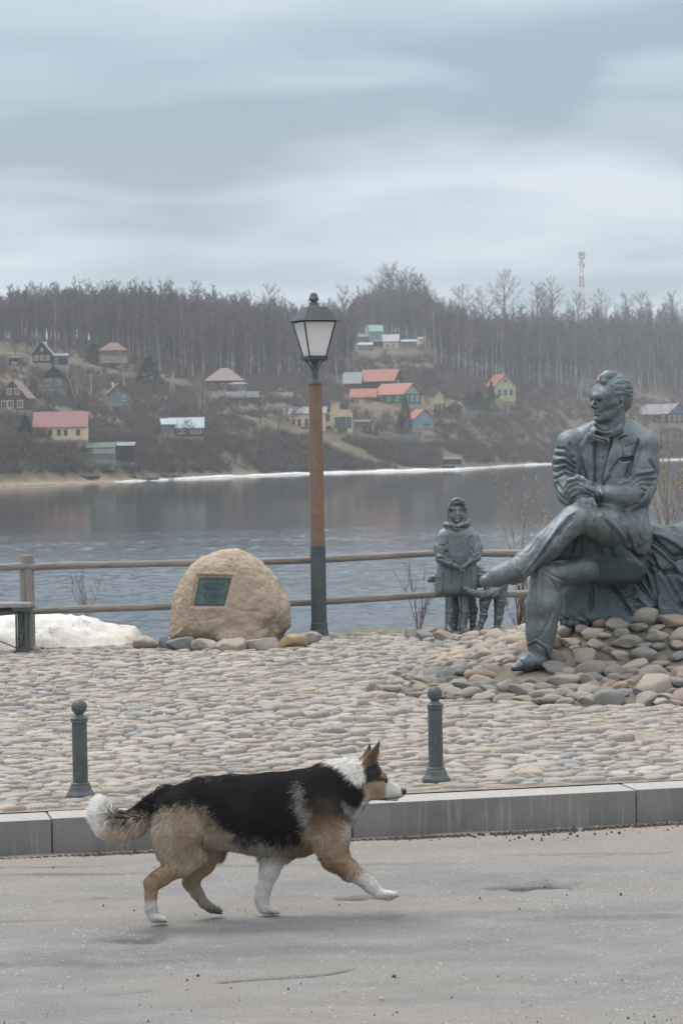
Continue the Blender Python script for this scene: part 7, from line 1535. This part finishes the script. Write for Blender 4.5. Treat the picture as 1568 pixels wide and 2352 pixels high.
# thickets
keep_clear(665, 815, 990, 1003); keep_clear(60, 160, 826, 856); keep_clear(820, 965, 800, 822)
M_BUSH = mat('thicket_twigs', (.098, .083, .078), (.14, .118, .106), sc=(.05, .3), rough=.95); M_BUSH2 = mat('thicket_dry', (.125, .10, .075), (.095, .076, .058), sc=(.05, .3), rough=.95)
bushes('bare_thicket', 'grey brown leafless thicket along the shore and between the houses', 7500, pb(0, 9, 36, -900, 2400, .4, 1.0, -.10, .05, 1.), M_BUSH)
bushes('hillside_brush', 'leafless brush covering the slope around the village', 18000, pb(0, 26, lambda u: re_(u) + 25, -900, 2400, .30, 1.0, -.16, .035, 5.), M_BUSH)
bushes('slope_bushes', 'dark leafless bushes on the slope below the villa', 1500, pb(0, 6, 38, 600, 1010, .4, .9, -.5, .06, 31.), M_BUSH)
bushes('dry_growth', 'dry tan weeds and shoots on the slope', 2600, pb(0, 8, lambda u: re_(u) * .8, -240, 1800, .3, .8, -.3, .04, 9.), M_BUSH2)
def pl_small(i):
    u = rnd.uniform(-240, 1800); e_ = rnd.uniform(50, re_(u) + 5); Y = eoff(u, e_); x = (u - 784) / FPX * Y
    if vnoise(np.array([x * .02 + 3, Y * .02, 7.])) < .0: return None
    z = float(ter_z(x, Y)[0]); uu, vv = inview(x, Y, z)
    for a, b, c, d in OPEN:
        if a - 6 < uu < b + 6 and c - 4 < vv < d + 22: return None
    return (x, Y, z - .2, rnd.uniform(4, 8.5), rnd.choice(VS))
mass('village_trees', 'low leafless trees crowding the slope above the village', 330, pl_small, VS, [M_TRUNK, M_TRUNK, M_TWIG])

# ------------------------------------------------------------------ willow shoots and saplings on the near bank
M_WIL = mat('willow_bark', (.17, .115, .075), (.22, .16, .10), sc=(2, 9), rough=.85); M_CAT = mat('catkin', (.50, .44, .33), (.42, .36, .26), sc=(30, 90), rough=.9); M_REDT = mat('red_shoots', (.13, .065, .055), (.10, .06, .05), sc=(3, 9), rough=.85)
def spray(name, label, u, Y, n, vtop, vbot, spread, m, catk=True, cat='shrub', seed=1, bend=.5, thick=.004, side=.4, cden=30):
    r = random.Random(seed); p = P(u, vbot, Y); e_ = empty(name, (p[0], p[1], p[2]), label, cat); H = P(u, vtop, Y)[2] - p[2]; CM = MB()
    for i in range(n):
        a = r.uniform(-1, 1); L = H * r.uniform(.55, 1.0); pts = []; ph = r.uniform(0, 6)
        for k in range(9): t = k / 8; pts.append((a * spread * t ** (1 + bend) + .03 * sin(t * 6 + ph) * L * .3, r.uniform(-.02, .02) + .25 * a * t, L * t))
        MB().tube(pts, [thick * (1.3 - k / 8) for k in range(9)], 5).build('stem', m, e_)
        for b_ in range(int(3 * side * 4)):
            t = r.uniform(.25, .85); k = int(t * 8); q0 = pts[k]; dx = r.uniform(-.35, .35) * L * .3; ln_ = L * r.uniform(.12, .3); CM.tube([q0, (q0[0] + dx * .5, q0[1], q0[2] + ln_ * .55), (q0[0] + dx * .8, q0[1], q0[2] + ln_)], [thick * .6, thick * .4, thick * .25], 4, mi=0)
            if catk:
                for c_ in range(int(cden / 5)): t2 = r.random(); z_ = q0[2] + ln_ * t2; x_ = q0[0] + dx * .8 * t2; s = r.uniform(.5, 1); CM.tube([(x_ + .004, q0[1], z_), (x_ + r.uniform(-.012, .012), q0[1] - .004, z_ + .022 * s)], [.0046 * s, .0022], 5, mi=1)
        if catk:
            for c_ in range(cden):
                t = r.uniform(.35, 1); k = min(int(t * 8), 7); f = t * 8 - k; q0 = [pts[k][j] + (pts[k + 1][j] - pts[k][j]) * f for j in range(3)]; s = r.uniform(.6, 1.1); CM.tube([(q0[0], q0[1], q0[2]), (q0[0] + r.uniform(-.015, .015), q0[1] - .006, q0[2] + .026 * s)], [.0052 * s, .0024], 5, mi=1)
    if CM.f: CM.build('side_shoots', [m, M_CAT], e_)['kind'] = 'stuff'
    return e_
spray('willow_shrub', 'willow shoots with pale catkins between the bronze girl and the seated man', 1205, 25.6, 9, 1010, 1470, .42, M_WIL, seed=3, cden=34)
spray('willow_shrub', 'second spray of catkin shoots just left of the seated man', 1255, 25.9, 6, 1060, 1470, .22, M_WIL, seed=4, cden=30)
spray('willow_shrub', 'tall willow branches with catkins behind the cloak at the right edge', 1535, 26.2, 8, 860, 1330, .55, M_WIL, seed=8, cden=26, side=.6)
spray('willow_shrub', 'leaning willow branch crossing the right edge', 1600, 25.8, 5, 940, 1330, .7, M_WIL, seed=9, cden=16, side=.8, thick=.007)
spray('red_twig_shrub', 'thin reddish shoots behind the fence left of the bronze girl', 962, 24.9, 8, 1265, 1470, .38, M_REDT, catk=False, seed=5, thick=.003, side=.8)
spray('red_twig_shrub', 'upright reddish shoots behind the bronze dog', 1190, 24.9, 16, 1270, 1470, .34, M_REDT, catk=False, seed=6, thick=.0032, side=.5)
spray('sapling', 'thin bare sapling rising from the snow heap behind the fence', 206, 24.4, 6, 1255, 1450, .30, mat('sapling_bark', (.20, .175, .15), rough=.9), catk=False, seed=7, thick=.0035, side=1.2)
spray('sapling', 'single catkin twig standing against the water left of the girl', 1032, 25.4, 1, 1200, 1440, .02, M_WIL, seed=12, thick=.003, cden=14)

# ------------------------------------------------------------------ air
mh = bpy.data.materials.new('river_air'); mh.use_nodes = True; nt = mh.node_tree; nt.nodes.clear(); o_ = nt.nodes.new('ShaderNodeOutputMaterial'); pv = nt.nodes.new('ShaderNodeVolumePrincipled'); pv.inputs['Color'].default_value = (.82, .87, .92, 1); pv.inputs['Density'].default_value = .00026; pv.inputs['Anisotropy'].default_value = .2; nt.links.new(pv.outputs[0], o_.inputs['Volume'])
HAZE = True
if HAZE: tag(MB().box((0, 850, 60), (3200, 2300, 150)).build('haze', mh), kind='stuff')
